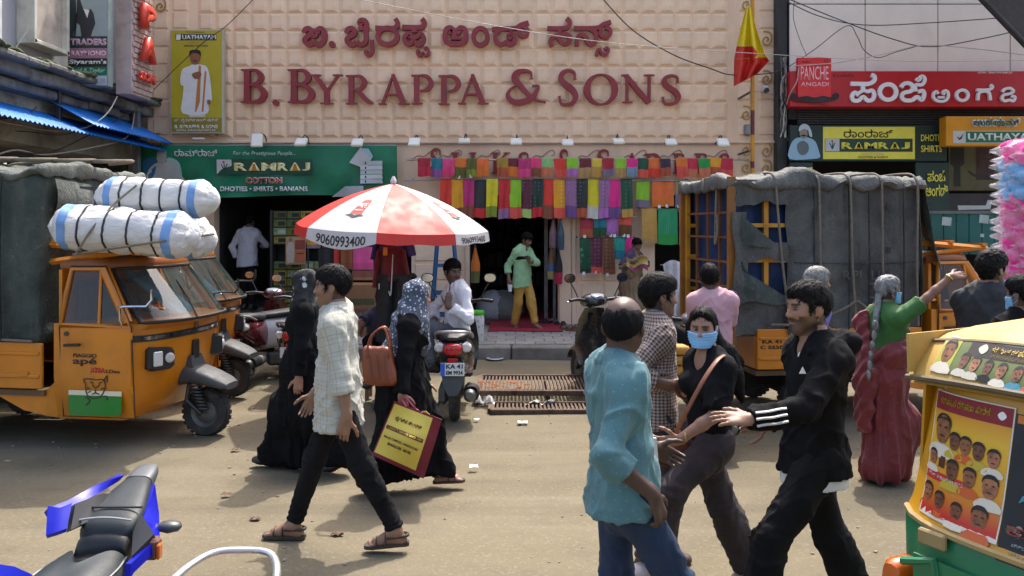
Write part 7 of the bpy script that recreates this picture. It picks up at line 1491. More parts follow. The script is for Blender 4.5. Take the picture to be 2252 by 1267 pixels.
 def torso_prims(s, S, infl=0., zlo=None, belly=0., bust=0.):
  k = s.k; w = s.w; P_, N = s.pel, s.nk; sp = s.sp; f, l = s.f, s.l; c = P_+sp*.335*k; wa = P_+sp*.12*k; fl = (f, .66)
  S.cone(P_-sp*.06*k, wa, (.160*w)*k+infl, (.142*w+belly*.4)*k+infl, .05, (f, .70)); S.cone(wa, c, (.142*w+belly*.4)*k+infl, (.162*w)*k+infl, .05, (f, .66)); S.cone(c, P_+sp*.43*k, (.162*w)*k+infl, (.150*w)*k+infl, .05, (f, .62))
  S.cone(s.sh['L']-l*.02*k, s.sh['R']+l*.02*k, .058*k+infl, .058*k+infl, .06); S.cone(s.sh['L']-l*.03*k+sp*.005*k, N+sp*.005*k, .036*k+infl*.7, .044*k+infl*.6, .05); S.cone(s.sh['R']+l*.03*k+sp*.005*k, N+sp*.005*k, .036*k+infl*.7, .044*k+infl*.6, .05)
  if belly: S.ell(wa+f*(.06+belly)*k, (.10*k+infl, .12*k+infl, .13*k+infl), .06, (f, l, sp))
  if bust:
   for sg in (-1, 1): S.ell(c+f*.085*k+l*sg*.068*k-sp*.01*k, (.055*k+infl, .062*k+infl, .062*k+infl), .045, (f, l, sp))
 def body(s, female=False, paint=None, toes=True, fine=True, ears=True, brow=True, beard=0, stache=False, hands='LR', scalp=True):
  S = SDF(); k = s.k; s.head_prims(S, 0, female, ears); S.cone(s.H3(-.022, 0, -.045), s.nk-s.sp*.02*k, .054*k*(.88 if female else 1), .060*k*(.88 if female else 1), .03)
  s.torso_prims(S, -.012)
  for sd in s.arm:
   a, e, w = s.arm[sd]; S.cone(a, e, .046*k, .037*k, .03); S.cone(e, e.lerp(w, .35), .037*k, .038*k, .015); S.cone(e.lerp(w, .35), w, .038*k, .026*k, .015); s.hand_prims(S, sd)
  for sd in s.leg:
   a, kn, w = s.leg[sd]; S.cone(a, kn, .066*k, .042*k, .03); S.cone(kn, kn.lerp(w, .35), .042*k, .042*k, .02); S.cone(kn.lerp(w, .35), w, .042*k, .032*k, .02); s.foot_prims(S, sd, toes=toes)
  fb = []
  if fine:
   c = np.array(s.hc); fb.append((c-.13*k, c+.15*k, s.res*.6))
   for sd in s.arm: c = np.array(s.arm[sd][2]+s.hand[sd][0]*.09*k); fb.append((c-.10*k, c+.10*k, s.res*.6))
  V, Fq = S.mesh(s.res, fb); L = (V-np.array(s.hc))/s.hs; hx, hy, hz = L @ np.array(s.hf), L @ np.array(s.hl), L @ np.array(s.hu)
  sk = np.array(s.skin); col = np.tile(sk, (len(V), 1)); nz_ = vnoise(V*22, 3)
  inh = (np.abs(hz) < .16) & (np.abs(hy) < .12) & (np.abs(hx) < .16)
  def blend(mask, c, a): col[:] = col*(1-(mask*a)[:, None])+np.array(c)*(mask*a)[:, None]
  G_ = lambda v, c, w: np.exp(-((v-c)/w)**2)
  blend(G_(hx, .10, .035)*G_(hz, -.03, .05)*inh, sk*[1.25, 1.05, .95], .5)
  lips = (hx > .078)*np.clip(1-np.abs((hz+.064)/.012), 0, 1)*np.clip(1-np.abs(hy/.030), 0, 1)*inh; blend(np.clip(lips*2, 0, 1), sk*[.95, .62, .60], .8)
  if brow:
   b = inh*(hx > .06)*np.clip(1.6-np.abs((hz-.033+.0*np.abs(hy)-.10*(np.abs(hy)-.035)*0)/.0055), 0, 1)*((np.abs(hy) > .012) & (np.abs(hy) < .058)); blend(np.clip(b, 0, 1), (.012, .010, .009), .9)
  e = inh*(hx > .07)*G_(hz, .008, .011)*G_(np.abs(hy), .034, .020); blend(e, sk*.45, .75)
  if beard:
   m = inh*(hx > -.005)*((hz < -.030-.5*np.clip(.055-np.abs(hy), 0, 1)*0-np.where(np.abs(hy) < .055, .012+.25*(.055-np.abs(hy)), 0)) | ((np.abs(hy) > .055) & (hz < .03) & (hx < .045) & (hx > .012)))*(1-np.clip(lips*3, 0, 1))*(hz > -.135); blend(m.astype(float)*np.clip(.85+nz_, 0, 1), (.010, .009, .008), beard)
  if stache or beard: m = inh*(hx > .07)*np.clip(1.5-np.abs((hz+.048)/.008), 0, 1)*(np.abs(hy) < .034); blend(np.clip(m, 0, 1), (.010, .009, .008), .92)
  if scalp:
   m = (inh*(((hx < .066+.48*(hz-.06)) & (hz > .028)) | ((hx < -.030-.38*hz) & (hz > -.078)) | ((hx > .018) & (hx < .046) & (np.abs(hy) > .055) & (hz > -.008) & (hz < .05)))).astype(float); blend(m*np.clip(.95+.6*nz_, 0, 1), (.010, .009, .008), .93)
  if paint: paint(s, V, col, hx, hy, hz)
  N = vnormals(V, Fq); V = V+N*(vnoise(V*55, 8)*.0012)[:, None]
  s.b = np_mesh('body', V, Fq, skin_m, s.t, col); return s
 def eyes(s, look=0.):
  for sg in (-1, 1):
   c = s.H3(.087, sg*.034, .010); b = MB(); q = s.hs; n, m = 14, 9; vs_ = []; cols = []
   for i in range(m+1):
    for j in range(n):
     a = pi*i/m; d = Vc((cos(a), sin(a)*cos(6.283*j/n), sin(a)*sin(6.283*j/n))); vs_.append(c+s.hf*d.x*.0105*q+s.hl*d.y*.0165*q+s.hu*d.z*.0075*q); r = math.hypot(d.y-look, d.z*.5)
     cols.append((.012, .008, .006) if (r < .50 and d.x > 0) else (.20, .175, .16))
   b.add(vs_, [(i*n+j, i*n+(j+1) % n, (i+1)*n+(j+1) % n, (i+1)*n+j) for i in range(m) for j in range(n)]); me = b.mesh('eye', eye_m, 80); a = me.color_attributes.new('col', 'FLOAT_COLOR', 'POINT'); a.data.foreach_set('color', np.concatenate([np.array(cols), np.ones((len(cols), 1))], 1).astype(np.float32).ravel()); link('eye', me, s.t)
 def hair(s, style='short', mat=None, vol=.014, line=.080, name='hair', extra=None, nap=-.075, curly=False, res=None, fr=0.):
  S = SDF(); q = s.hs; A = (s.hf, s.hl, s.hu); h = s.H3; v = vol/q
  fn = (s.hf*.62-s.hu*.78).normalized(); cp = [(h(line*.92, 0, line+.004), fn)]
  if style == 'bald': S.ell(h(-.014, 0, .022), ((.112+v)*q, (.089+v)*q, (.100+v)*q), .01, A, clip=[(h(0, 0, .078), (s.hu*.9+s.hf*.45).normalized()), (h(.05, 0, .06), fn)])
  elif style == 'hoodless': S.ell(h(-.010, 0, .040), ((.112+v)*q, (.088+v)*q, (.105+v)*q), .01, A)
  else:
   fp = (h(.074+fr, 0, .060), (s.hf*.9-s.hu*.43).normalized())
   S.ell(h(-.012, 0, .042), ((.114+v*.8)*q, (.088+v*.55)*q, (.104+v*1.1)*q), .006, A, clip=[fp, (h(0, 0, .030), (s.hf*.25-s.hu*.97).normalized())])
   S.ell(h(-.012, 0, .036), ((.113+v*.5)*q, (.088+v*.35)*q, (.104+v)*q), .010, A, clip=[(h(-.036, 0, 0), (s.hf*.93-s.hu*.36).normalized()), (h(0, 0, nap), -s.hu)])
   S.ell(h(.016, 0, .092), ((.080+v)*q, (.066+v*.7)*q, (.050+v)*q), .02, A, clip=[(h(line+.020+fr, 0, .08), s.hf)])
   for sg in (-1, 1): S.cone(h(.034, sg*.083, .04), h(.032, sg*.084, -.006), .010*q, .006*q, .010)
  if extra: extra(s, S)
  V, Fq = S.mesh(res or s.res*.62); N = vnormals(V, Fq); rel = (V-np.array(s.hc)); a = np.stack([rel @ np.array(s.hf), rel @ np.array(s.hl), rel @ np.array(s.hu)], 1)
  if curly: d = .010*vnoise(a*70, 5)+.012*np.abs(vnoise(a*38, 2))
  else: d = .0055*vnoise(a*[45, 120, 40], 5)+.006*vnoise(a*[18, 40, 14], 6)
  V = V+N*d[:, None]
  if not curly and style != 'bald':
   r = np.random.RandomState(int(abs(s.o.x)*100) % 1000); n = 520; idx = r.randint(0, len(V), n); p0 = V[idx]; nn = N[idx]; cr = np.array(s.H3(-.05, .01, .13)); ti = p0-cr+r.normal(0, .012, (n, 3)); ti -= (ti*nn).sum(1, keepdims=True)*nn; ti /= np.maximum(np.linalg.norm(ti, axis=1, keepdims=True), 1e-6); sd_ = np.cross(nn, ti); ln = r.uniform(.018, .05, (n, 1))*s.k; sv = []; sf = []; base = len(V)
   for j, (tt, lift, wd) in enumerate(((0, -.001, .0022), (.35, .0035, .0022), (.7, .004, .0017), (1., .001, .0005))):
    c = p0+ti*ln*tt+nn*lift-nn*(ln*tt)**2*3.2; sv += [c-sd_*wd*s.k, c+sd_*wd*s.k]
   V = np.concatenate([V]+sv)
   for j in range(3):
    a = base+2*j*n+np.arange(n); sf.append(np.stack([a, a+n, a+3*n, a+2*n], 1))
   Fq = np.concatenate([Fq]+sf)
  np_mesh(name, V, Fq, mat or hair_m, s.t); return s
 def cloth(s, name, S, mat, amp=.006, freq=8., seed=0, bones=None, stretch=(1, 1, .55), res=None, post=None, extra=None):
  V, Fq = S.mesh(res or s.res, post=post); N = vnormals(V, Fq); p = V*np.array(stretch)*freq
  w = p+.8*np.stack([vnoise(p*.7, seed+11), vnoise(p*.7, seed+12), vnoise(p*.7, seed+13)], 1)
  r = 1-np.abs(vnoise(w, seed))*4; w2 = w*2.1+5; r2 = 1-np.abs(vnoise(w2, seed+2))*4; d = amp*1.5*(r*.8-.3)+amp*.7*(r2*.8-.3)+amp*.8*vnoise(p*4.3, seed+4)
  for sg in (-1, 1):
   a_ = np.array(s.u*.80+s.l*sg*.60); b_ = np.array(s.l*.80-s.u*sg*.60); c_ = np.array(s.f); q = np.stack([V @ a_*3.6, V @ b_*15, V @ c_*8], 1)+seed*3.1+sg
   q = q+.5*np.stack([vnoise(q*.6, 21), vnoise(q*.6, 22), vnoise(q*.6, 23)], 1); n_ = vnoise(q, seed+31); d = d+amp*1.5*(np.clip(1-np.abs(n_)*6, 0, 1)**1.4-.18)*np.clip(.55+1.6*vnoise(V*3.3, seed+40+sg), 0, 1)
  if extra is not None: d = d+extra(V)
  d = np.maximum(d, -.005)
  V = V+N*d[:, None]; uv = None
  if bones:
   best = np.full(len(V), 1e9); U = np.zeros(len(V)); W = np.zeros(len(V)); RR = np.zeros(len(V))
   for a, b, r0, ref in bones:
    a_, b_ = np.array(a), np.array(b); ab = b_-a_; L = np.linalg.norm(ab); u = ab/L; rel = V-a_; t = rel @ u; tc = np.clip(t, 0, L); off = rel-tc[:, None]*u; dist = np.linalg.norm(off, axis=1)-r0; e1 = np.array(ref)-u*np.dot(np.array(ref), u); e1 /= np.linalg.norm(e1); e2 = np.cross(u, e1); ang = np.arctan2(off @ e2, off @ e1); m = dist < best; best[m] = dist[m]; U[m] = ang[m]; W[m] = t[m]; RR[m] = r0
   au = U[Fq]; rr = RR[Fq]; mx = au.max(1, keepdims=True); au = np.where(mx-au > pi, au+2*pi, au); uv = np.stack([au*rr, W[Fq]], -1).reshape(-1, 2)
  return np_mesh(name, V, Fq, mat, s.t, uv=uv)

 def shirt(s, mat, hem=.72, sleeve=1.0, infl=.018, name='shirt', amp=.007, open_=.0, belly=0., bust=0., collar=True, cuff=True, seed=1, loose=0., slr=0.012, ztop=None, arms=True):
  k = s.k; S = SDF(); s.torso_prims(S, infl, belly=belly, bust=bust); hz = hem*k+0.0; P_ = s.pel
  bot = Vc((P_.x, P_.y, hz-.0)); S.cone(P_+s.sp*.12*k, bot-s.u*.10, (.150*s.w+.4*belly)*k+infl, (.168*s.w)*k+infl+loose, .05, (s.f, .74)); bones = [(bot, s.nk, .15*k, -s.f if s.f.y < .3 else s.f*-1)]
  for sd in (s.arm if arms else ()):
   a, e, w = s.arm[sd]; a2 = a
   if sleeve <= .5: en = a.lerp(e, sleeve*2); S.cone(a2, en, .058*k+infl*.5, .060*k+slr, .045, clip=[(en, (e-a).normalized())])
   else:
    S.cone(a2, e, .051*k+infl*.5, .043*k+slr, .045); en = e.lerp(w, (sleeve-.5)*2); S.cone(e, en, .048*k+slr, (.040 if sleeve > .9 else .046)*k+slr, .02, clip=[(en, (w-e).normalized())])
    if cuff and sleeve < .95: S.cone(en-(w-e).normalized()*.055*k, en-(w-e).normalized()*.004, .052*k+slr, .052*k+slr, .006, clip=[(en, (w-e).normalized()), (en-(w-e).normalized()*.06*k, (e-w).normalized())])
   bones += [(a, e, .05*k, s.f+s.l*.2), (e, w, .045*k, s.f+s.l*.2)]
  S.cone(s.nk+s.sp*.035*k+s.f*.01, s.nk+s.sp*.16*k+s.f*.02, .052*k, .070*k, .012, neg=True)
  S.ell(s.nk+s.sp*.02*k+s.f*.085*k, (.035*k, .035*k+open_, .07*k+open_), .015, (s.f, s.l, s.sp), neg=True)
  zc = hz
  def post(D, ax):
   D = np.maximum(D, (zc+.012*np.sin(ax[0]*9)[:, None, None]+.0*ax[1][None, :, None])-ax[2][None, None, :])
   return D if ztop is None else np.maximum(D, ax[2][None, None, :]-ztop*k)
  s.cloth(name, S, mat, amp, 9, seed, bones, post=post)
  if collar:
   C = SDF(); n = 14
   for i in range(n):
    a = 2*pi*i/n; b = 2*pi*(i+1)/n
    if abs(math.atan2(sin((a+b)/2), cos((a+b)/2))) < .38: continue
    g = lambda t, r, z: s.nk+s.sp*z*k+(s.f*(cos(t)*1.05+.12)+s.l*sin(t))*r*k
    C.cone(g(a, .071, .042), g(b, .071, .042), .011*k, .011*k, .006, (s.u, 2.0)); C.cone(g(a, .084, .024), g(b, .084, .024), .011*k, .011*k, .008, (s.u, 1.8))
   for sg in (-1, 1): C.cone(s.nk+s.sp*.02*k+s.f*.085*k+s.l*sg*.03*k, s.nk-s.sp*.025*k+s.f*.105*k+s.l*sg*.050*k, .012*k, .005*k, .01, (s.f, .6))
   V, Fq = C.mesh(s.res*.7); np_mesh('collar', V, Fq, mat, s.t)
  return s
 def trousers(s, mat, infl=.014, ankle=.0, name='trousers', amp=.006, seed=4, cut=.04, waist=.06):
  k = s.k; S = SDF(); S.cone(s.pel-Vc((0, 0, .07*k)), s.pel+s.sp*waist*k, (.152*s.w)*k+infl*.3, .142*s.w*k+infl*.2, .05, (s.f, .72)); bones = [(s.pel-Vc((0, 0, .1)), s.pel+s.sp*.1, .15*k, -s.f)]
  for sd in s.leg:
   a, kn, w = s.leg[sd]; en = kn.lerp(w, 1-cut); S.cone(a+Vc((0, 0, .02)), kn, .080*k+infl*.6, .058*k+infl, .05); S.cone(kn, en, .060*k+infl, .042*k+infl+ankle, .03, clip=[(en, (w-kn).normalized())]); bones += [(a, kn, .08*k, s.f), (kn, w, .06*k, s.f)]
  def ex(V):
   d = np.zeros(len(V))
   for sd in s.leg:
    a, kn, w = s.leg[sd]
    for c, wd, A in ((kn, .10, .004), (w, .13, .0055)):
     r = V-np.array(c); u = np.array((w-kn).normalized()); t = r @ u; d += A*np.exp(-(np.linalg.norm(r, axis=1)/wd)**2)*np.sin(t*150+vnoise(V*14, seed+5)*9)
   return d
  s.cloth(name, S, mat, amp, 8, seed, bones, stretch=(1, 1, .4), extra=ex); return s
 def sandals(s, mat):
  k = s.k
  for sd in s.leg:
   a, kn, w = s.leg[sd]; f, pit = s.foot[sd]; f = Vc((f[0], f[1], 0)).normalized(); lt = s.u.cross(f)
   if pit: f = (f*cos(pit)-s.u*sin(pit))
   up = f.cross(lt); up = up if up.z > 0 else -up; b = w-up*.088*k; o = thing('sandal', None, None); o.parent = s.t; m = MB()
   m.loft([[b+f*x*k+lt*y*wd*k+up*z*k for y, z in ((-1, 0), (1, 0), (1, .022), (-1, .022))] for x, wd in ((-.075, .022), (-.06, .034), (0, .034), (.08, .042), (.14, .046), (.175, .036), (.192, .02))]); m.build('sole', mat, o)
   for x, hh in ((.115, .045), (.06, .065)): m = MB(); m.tube(cat_rom([b+f*x*k+lt*-.045*k+up*.018*k, b+f*x*k+lt*-.032*k+up*hh*k, b+f*x*k+up*(hh+.012)*k, b+f*x*k+lt*.032*k+up*hh*k, b+f*x*k+lt*.045*k+up*.018*k], 4), .013*k, 6, flat=.45); m.build('strap', mat, o, smooth=60)
   m = MB(); m.tube(cat_rom([b+f*.05*k+lt*-.04*k+up*.06*k, b-f*.05*k+lt*-.03*k+up*.062*k, b-f*.072*k+up*.062*k, b-f*.05*k+lt*.03*k+up*.062*k, b+f*.05*k+lt*.04*k+up*.06*k], 4), .010*k, 6); m.build('heel_strap', mat, o, smooth=60)
  return s
 def shoes(s, mat, infl=.010):
  for sd in s.leg:
   S = SDF(); s.foot_prims(S, sd, infl, toes=False); V, Fq = S.mesh(s.res*.8); np_mesh('shoe', V, Fq, mat, s.t)
  return s
 def face_mask(s):
  S = SDF(); s.head_prims(S, .013); c = [(s.H3(.035, 0, 0), -s.hf)]; fu, fl_ = np.array(s.hu), np.array(s.hf); hc = np.array(s.hc); q = s.hs
  def post(D, ax):
   gx, gy, gz_ = ax[0][:, None, None]-hc[0], ax[1][None, :, None]-hc[1], ax[2][None, None, :]-hc[2]; u = (gx*fu[0]+gy*fu[1]+gz_*fu[2])/q; f = (gx*fl_[0]+gy*fl_[1]+gz_*fl_[2])/q
   return np.maximum(np.maximum(D, (u+.012+.10*(f-.1))*q), np.maximum((-.118-u)*q, (.030-f)*q))
  V, Fq = S.mesh(s.res*.6, post=post); N = vnormals(V, Fq); rel = V-hc; z = rel @ fu; V = V+N*(.0016*np.sin(z*420))[:, None]; np_mesh('face_mask', V, Fq, mask_m, s.t)
  for sg in (-1, 1): b = MB(); b.tube(cat_rom([s.H3(.06, sg*.075, -.02), s.H3(.02, sg*.094, .0), s.H3(-.02, sg*.100, .02)], 3), .0025, 4); b.tube(cat_rom([s.H3(.05, sg*.07, -.08), s.H3(.02, sg*.088, -.06), s.H3(-.02, sg*.098, -.03)], 3), .0025, 4); b.build('ear_loop', MATS['mask_blue'], s.t)
  return s
def uvmat(name, fn, rough=.75, bump=.2):
 if name in MATS: return MATS[name]
 m, t = newmat(name); uv = t.n('UVMap'); sep = t.n('SeparateXYZ', i_0=uv.outputs[0]); t.base(fn(t, sep.outputs[0], sep.outputs[1])); t.b.inputs['Roughness'].default_value = rough; v = t.coord('Object'); t.bump(t.math('ADD', t.math('MULTIPLY', t.noise(v, 400, 2), .3), t.noise(v, 30, 4)), bump, .004); t.b.inputs['Sheen Weight'].default_value = .1; MATS[name] = m; return m
def line(t, x, per, w, ph=0.):
 q = t.math('FRACT', t.math('ADD', t.math('DIVIDE', x, per), ph)); return t.math('LESS_THAN', q, w/per)
def win_check(t, u, v):
 a = t.math('MAXIMUM', line(t, u, .045, .005), line(t, v, .05, .005)); b = t.math('MAXIMUM', line(t, u, .09, .012, .3), line(t, v, .10, .010, .3)); c = t.mix(t.math('MULTIPLY', b, .30), (.42, .41, .345, 1), (.25, .26, .21, 1)); return t.mix(t.math('MULTIPLY', a, .38), c, (.13, .14, .11, 1))
def gingham(t, u, v):
 a = t.math('ADD', line(t, u, .018, .009), line(t, v, .018, .009)); return t.mix(t.math('MULTIPLY', a, .5), (.38, .29, .24, 1), (.045, .018, .013, 1))
def dots(t, u, v):
 x = t.math('SUBTRACT', t.math('FRACT', t.math('DIVIDE', t.math('ADD', u, t.math('MULTIPLY', t.math('FLOOR', t.math('DIVIDE', v, .035)), .0175)), .035)), .5); y = t.math('SUBTRACT', t.math('FRACT', t.math('DIVIDE', v, .035)), .5); d = t.math('LESS_THAN', t.math('ADD', t.math('MULTIPLY', x, x), t.math('MULTIPLY', y, y)), .0055); n = t.noise(t.coord('Object'), 5, 3); return t.mix(t.math('MULTIPLY', d, .35), t.ramp(n, [(.3, lin('#42696d')), (.7, lin('#547e82'))]), (.34, .42, .42, 1))
# ---- the people in the street
denim = M('denim', '#1c2f4a', .85, var=.2, vs=6, bump=.4, bs=220, stretch=(1, 1, .5)); blk_tr = M('black_cotton', (.010, .010, .011), .9, spec=.12, var=.25, bump=.3, bs=150); blk_kn = M('black_knit', (.007, .007, .008), .88, spec=.12, var=.25, bump=.35, bs=180); wht_sh = M('white_cotton', (.62, .61, .64), .8, var=.05, bump=.2, bs=120)
brn_sandal = M('sandal_leather', (.035, .025, .02), .6); abaya = M('abaya_black', (.006, .006, .007), .88, spec=.12, var=.3, vs=3, bump=.3, bs=120)
# man in checked shirt, striding
p = Person('man in pale checked shirt and black trousers striding past in sandals', 5.28, 745, 0, 1.70, 183, 184, 2, neck=740, headx=731, res=.0085, skin=(.235, .125, .075))
p.set_leg('R', (640, 1168, .10), Vc((-1, .05, 0)), pitch=-.02); p.set_leg('L', (874, 1176, -.10), Vc((-1, -.05, 0)), pitch=.06)
p.set_arm('L', (768, 955, -.24), pole=Vc((1, -.2, 0)), hdir=Vc((-.25, 0, -1)), palm=Vc((0, 1, 0)), curl=.55); p.set_arm('R', (690, 868, .22), pole=Vc((1, .2, -.2)), hdir=Vc((-.4, 0, -.9)), curl=.5)
p.body(stache=True, beard=.25); p.eyes(); p.hair(vol=.016, line=.088); p.shirt(uvmat('check_shirt', win_check), .735, .72, .020, seed=3, amp=.009, loose=.032); p.trousers(blk_tr, .008, 0, amp=.006); p.sandals(brn_sandal)
# robed woman beyond him
def robe(p, mat, hem=.05, flare=.16, name='robe', stride=None, sleeves=.96, seed=2, amp=.010):
 k = p.k; S = SDF(); p.torso_prims(S, .020, bust=1); 
 S.cone(p.pel+p.sp*.16*k, p.pel-Vc((0, 0, .05)), .165*k, .195*k, .05, (p.f, .82)); lw = []
 for sd in p.leg:
  a, kn, w = p.leg[sd]; S.cone(a, kn, .125*k, .135*k, .10); en = w+Vc((0, 0, .02)); S.cone(kn, en, .135*k, flare*k, .12)
 lz = min(p.leg[sd][2].z for sd in p.leg); m = (p.leg['L'][2]+p.leg['R'][2])/2; S.cone(p.pel-Vc((0, 0, .1)), Vc((m.x, m.y, hem)), .19*k, (flare+.03)*k, .12, (p.l, .8)); S.cone(p.leg['L'][2], p.leg['R'][2], flare*.9*k, flare*.9*k, .12)
 for sd in p.arm:
  a, e, w = p.arm[sd]; S.cone(a, e, .062*k, .062*k, .05); en = e.lerp(w, sleeves); S.cone(e, en, .060*k, .058*k, .03, clip=[(en, (w-e).normalized())])
 def post(D, ax): return np.maximum(D, hem+.02*np.sin(ax[0]*8)[:, None, None]-ax[2][None, None, :])
 def ex(V):
  z = V[:, 2]; wgt = np.clip((p.pel.z+.05-z)/.6, 0, 1); c = np.array(m); ang = np.arctan2(V[:, 1]-c[1], V[:, 0]-c[0]); return wgt*(.012*np.sin(ang*9+z*2)+.010*np.sin(ang*17-z*3+1))
 p.cloth(name, S, mat, amp, 7, seed, stretch=(1, 1, .35), post=post, extra=ex)
def hijab(p, mat, drape=.32, name='headscarf', openx=.075, tail=None, closed=False, big=0.):
 k = p.k; S = SDF(); q = p.hs; A = (p.hf, p.hl, p.hu); h = p.H3; S.ell(h(-.012, 0, .036), (.132*q, .107*q, .126*q), .02, A); S.ell(h(.02, 0, -.035), (.098*q, .092*q, .105*q), .03, A); S.cone(h(.0, 0, -.08), p.nk-p.sp*.03*k, .088*k, .12*k, .05)
 S.cone(p.sh['L']-p.l*.06*k, p.sh['R']+p.l*.06*k, (.085+big)*k, (.085+big)*k, .07); S.cone(p.nk, p.nk-p.sp*drape*k-p.f*.06*k, (.125+big)*k, (.145+big)*k, .06, (p.f, .75)); S.cone(p.nk+p.f*.05*k, p.nk-p.sp*drape*.7*k+p.f*.12*k, (.09+big)*k, (.085+big*.8)*k, .05, (p.f, .6))
 if not closed: S.ell(h(.125, 0, -.015), (.060*q, .062*q, .100*q), .015, A, neg=True)
 if tail: tail(p, S)
 p.cloth(name, S, mat, .008, 9, 6, stretch=(1, 1, .6), extra=lambda V: .006*np.sin((V @ np.array(p.f))*55+(V[:, 2])*38))
def floral(name, base, ink, sc=11., w=.22, fine=False):
 if name in MATS: return MATS[name]
 m, t = newmat(name); v = t.coord('Object'); d = t.n('TexVoronoi', i_Vector=v, i_Scale=sc); n = t.noise(v, sc*3.2, 3, .6, 1.5); f = t.n('MapRange', i_Value=t.math('ADD', d.outputs['Distance'], t.math('MULTIPLY', n, .6)), i_1=w+.34, i_2=w+.26); f.clamp = True; g = f.outputs[0]
 if not fine: g = t.math('MULTIPLY', g, t.math('GREATER_THAN', t.noise(v, 3.4, 2), .53))
 t.base(t.mix(g, lin(base), lin(ink))); t.b.inputs['Roughness'].default_value = .8; t.bump(t.noise(v, 40, 3), .2, .004); MATS[name] = m; return m
p = Person('woman in black robe and black floral headscarf walking behind the checked shirt man', 6.95, 672, 0, 1.60, 182, 175, 4, neck=675, headx=672, res=.010, skin=(.30, .16, .11))
p.set_leg('R', (600, 1003, .12), Vc((-1, 0, 0))); p.set_leg('L', (752, 1004, -.10), Vc((-1, 0, 0)), pitch=.3)
p.set_arm('L', (655, 862, -.27), pole=Vc((1, -.3, 0)), hdir=Vc((-.05, 0, -1)), curl=.5); p.set_arm('R', (690, 850, .25), pole=Vc((1, .3, 0)), curl=.5)
p.body(True, toes=False); robe(p, abaya, .045, .09); hijab(p, floral('floral_black_scarf', (.009, .009, .010), (.55, .55, .58), 12), .30, closed=True); p.shoes(M('black_shoe', (.015, .012, .012), .5), .006)
# robed woman with the shopping bag
p3 = p = Person('woman in black robe and grey patterned headscarf carrying a shopping bag', 6.42, 885, 0, 1.55, 4, 12, 8, neck=905, headx=917, res=.0095, skin=(.33, .17, .12))
p.set_leg('L', (972, 1042, .10), Vc((1, -.08, 0)), pitch=-.08); p.set_leg('R', (812, 1052, -.10), Vc((1, -.05, 0)), pitch=.45)
p.set_arm('R', (884, 868, -.30), pole=Vc((-1, -.3, -.2)), hdir=Vc((.15, -.05, -1)), curl=.9); p.set_arm('L', (935, 850, .22), pole=Vc((-1, .3, -.2)), curl=.6)
p.body(True); p.eyes(); robe(p, abaya, .095, .092, seed=5); hijab(p, floral('grey_pattern_scarf', '#3c4453', '#aab2c2', 42, .30, True), .30, big=.035); p.sandals(M('tan_sandal', (.05, .03, .02), .6))
def handbag():
 c = P(838, 800, 6.15); t = thing('handbag', 'brown leather handbag slung behind the robed shopper', 'handbag', c-Vc((0, 0, .17))); m = M('tan_leather', '#7c3d20', .45, var=.15, vs=8, bump=.3, bs=50); b = blob_box(-.125, .125, -.07, .07, .02, .30, .03, .012, 8, 4, .05)
 for i, v in enumerate(b.v): q = (v[2]-.02)/.28; b.v[i] = (v[0]*(1.05-.25*q)-.03*q, v[1]*(1.1-.5*q), v[2])
 b.build('body', m, t, smooth=60)
 for y in (-.055, .055): b = MB(); b.tube(cat_rom([(-.09, y, .22), (-.07, y, .36), (.02, y*.7, .43), (.06, y, .34), (.07, y, .22)], 5), .012, 6, flat=.6); b.build('handle', m, t, smooth=60)
 for x in (-.05, .0, .05): b = MB(); b.tube([(x, -.082, .05), (x-.02, -.07, .24)], .004, 4); b.build('seam', M('seam_brown', (.12, .05, .03), .6), t)
handbag()
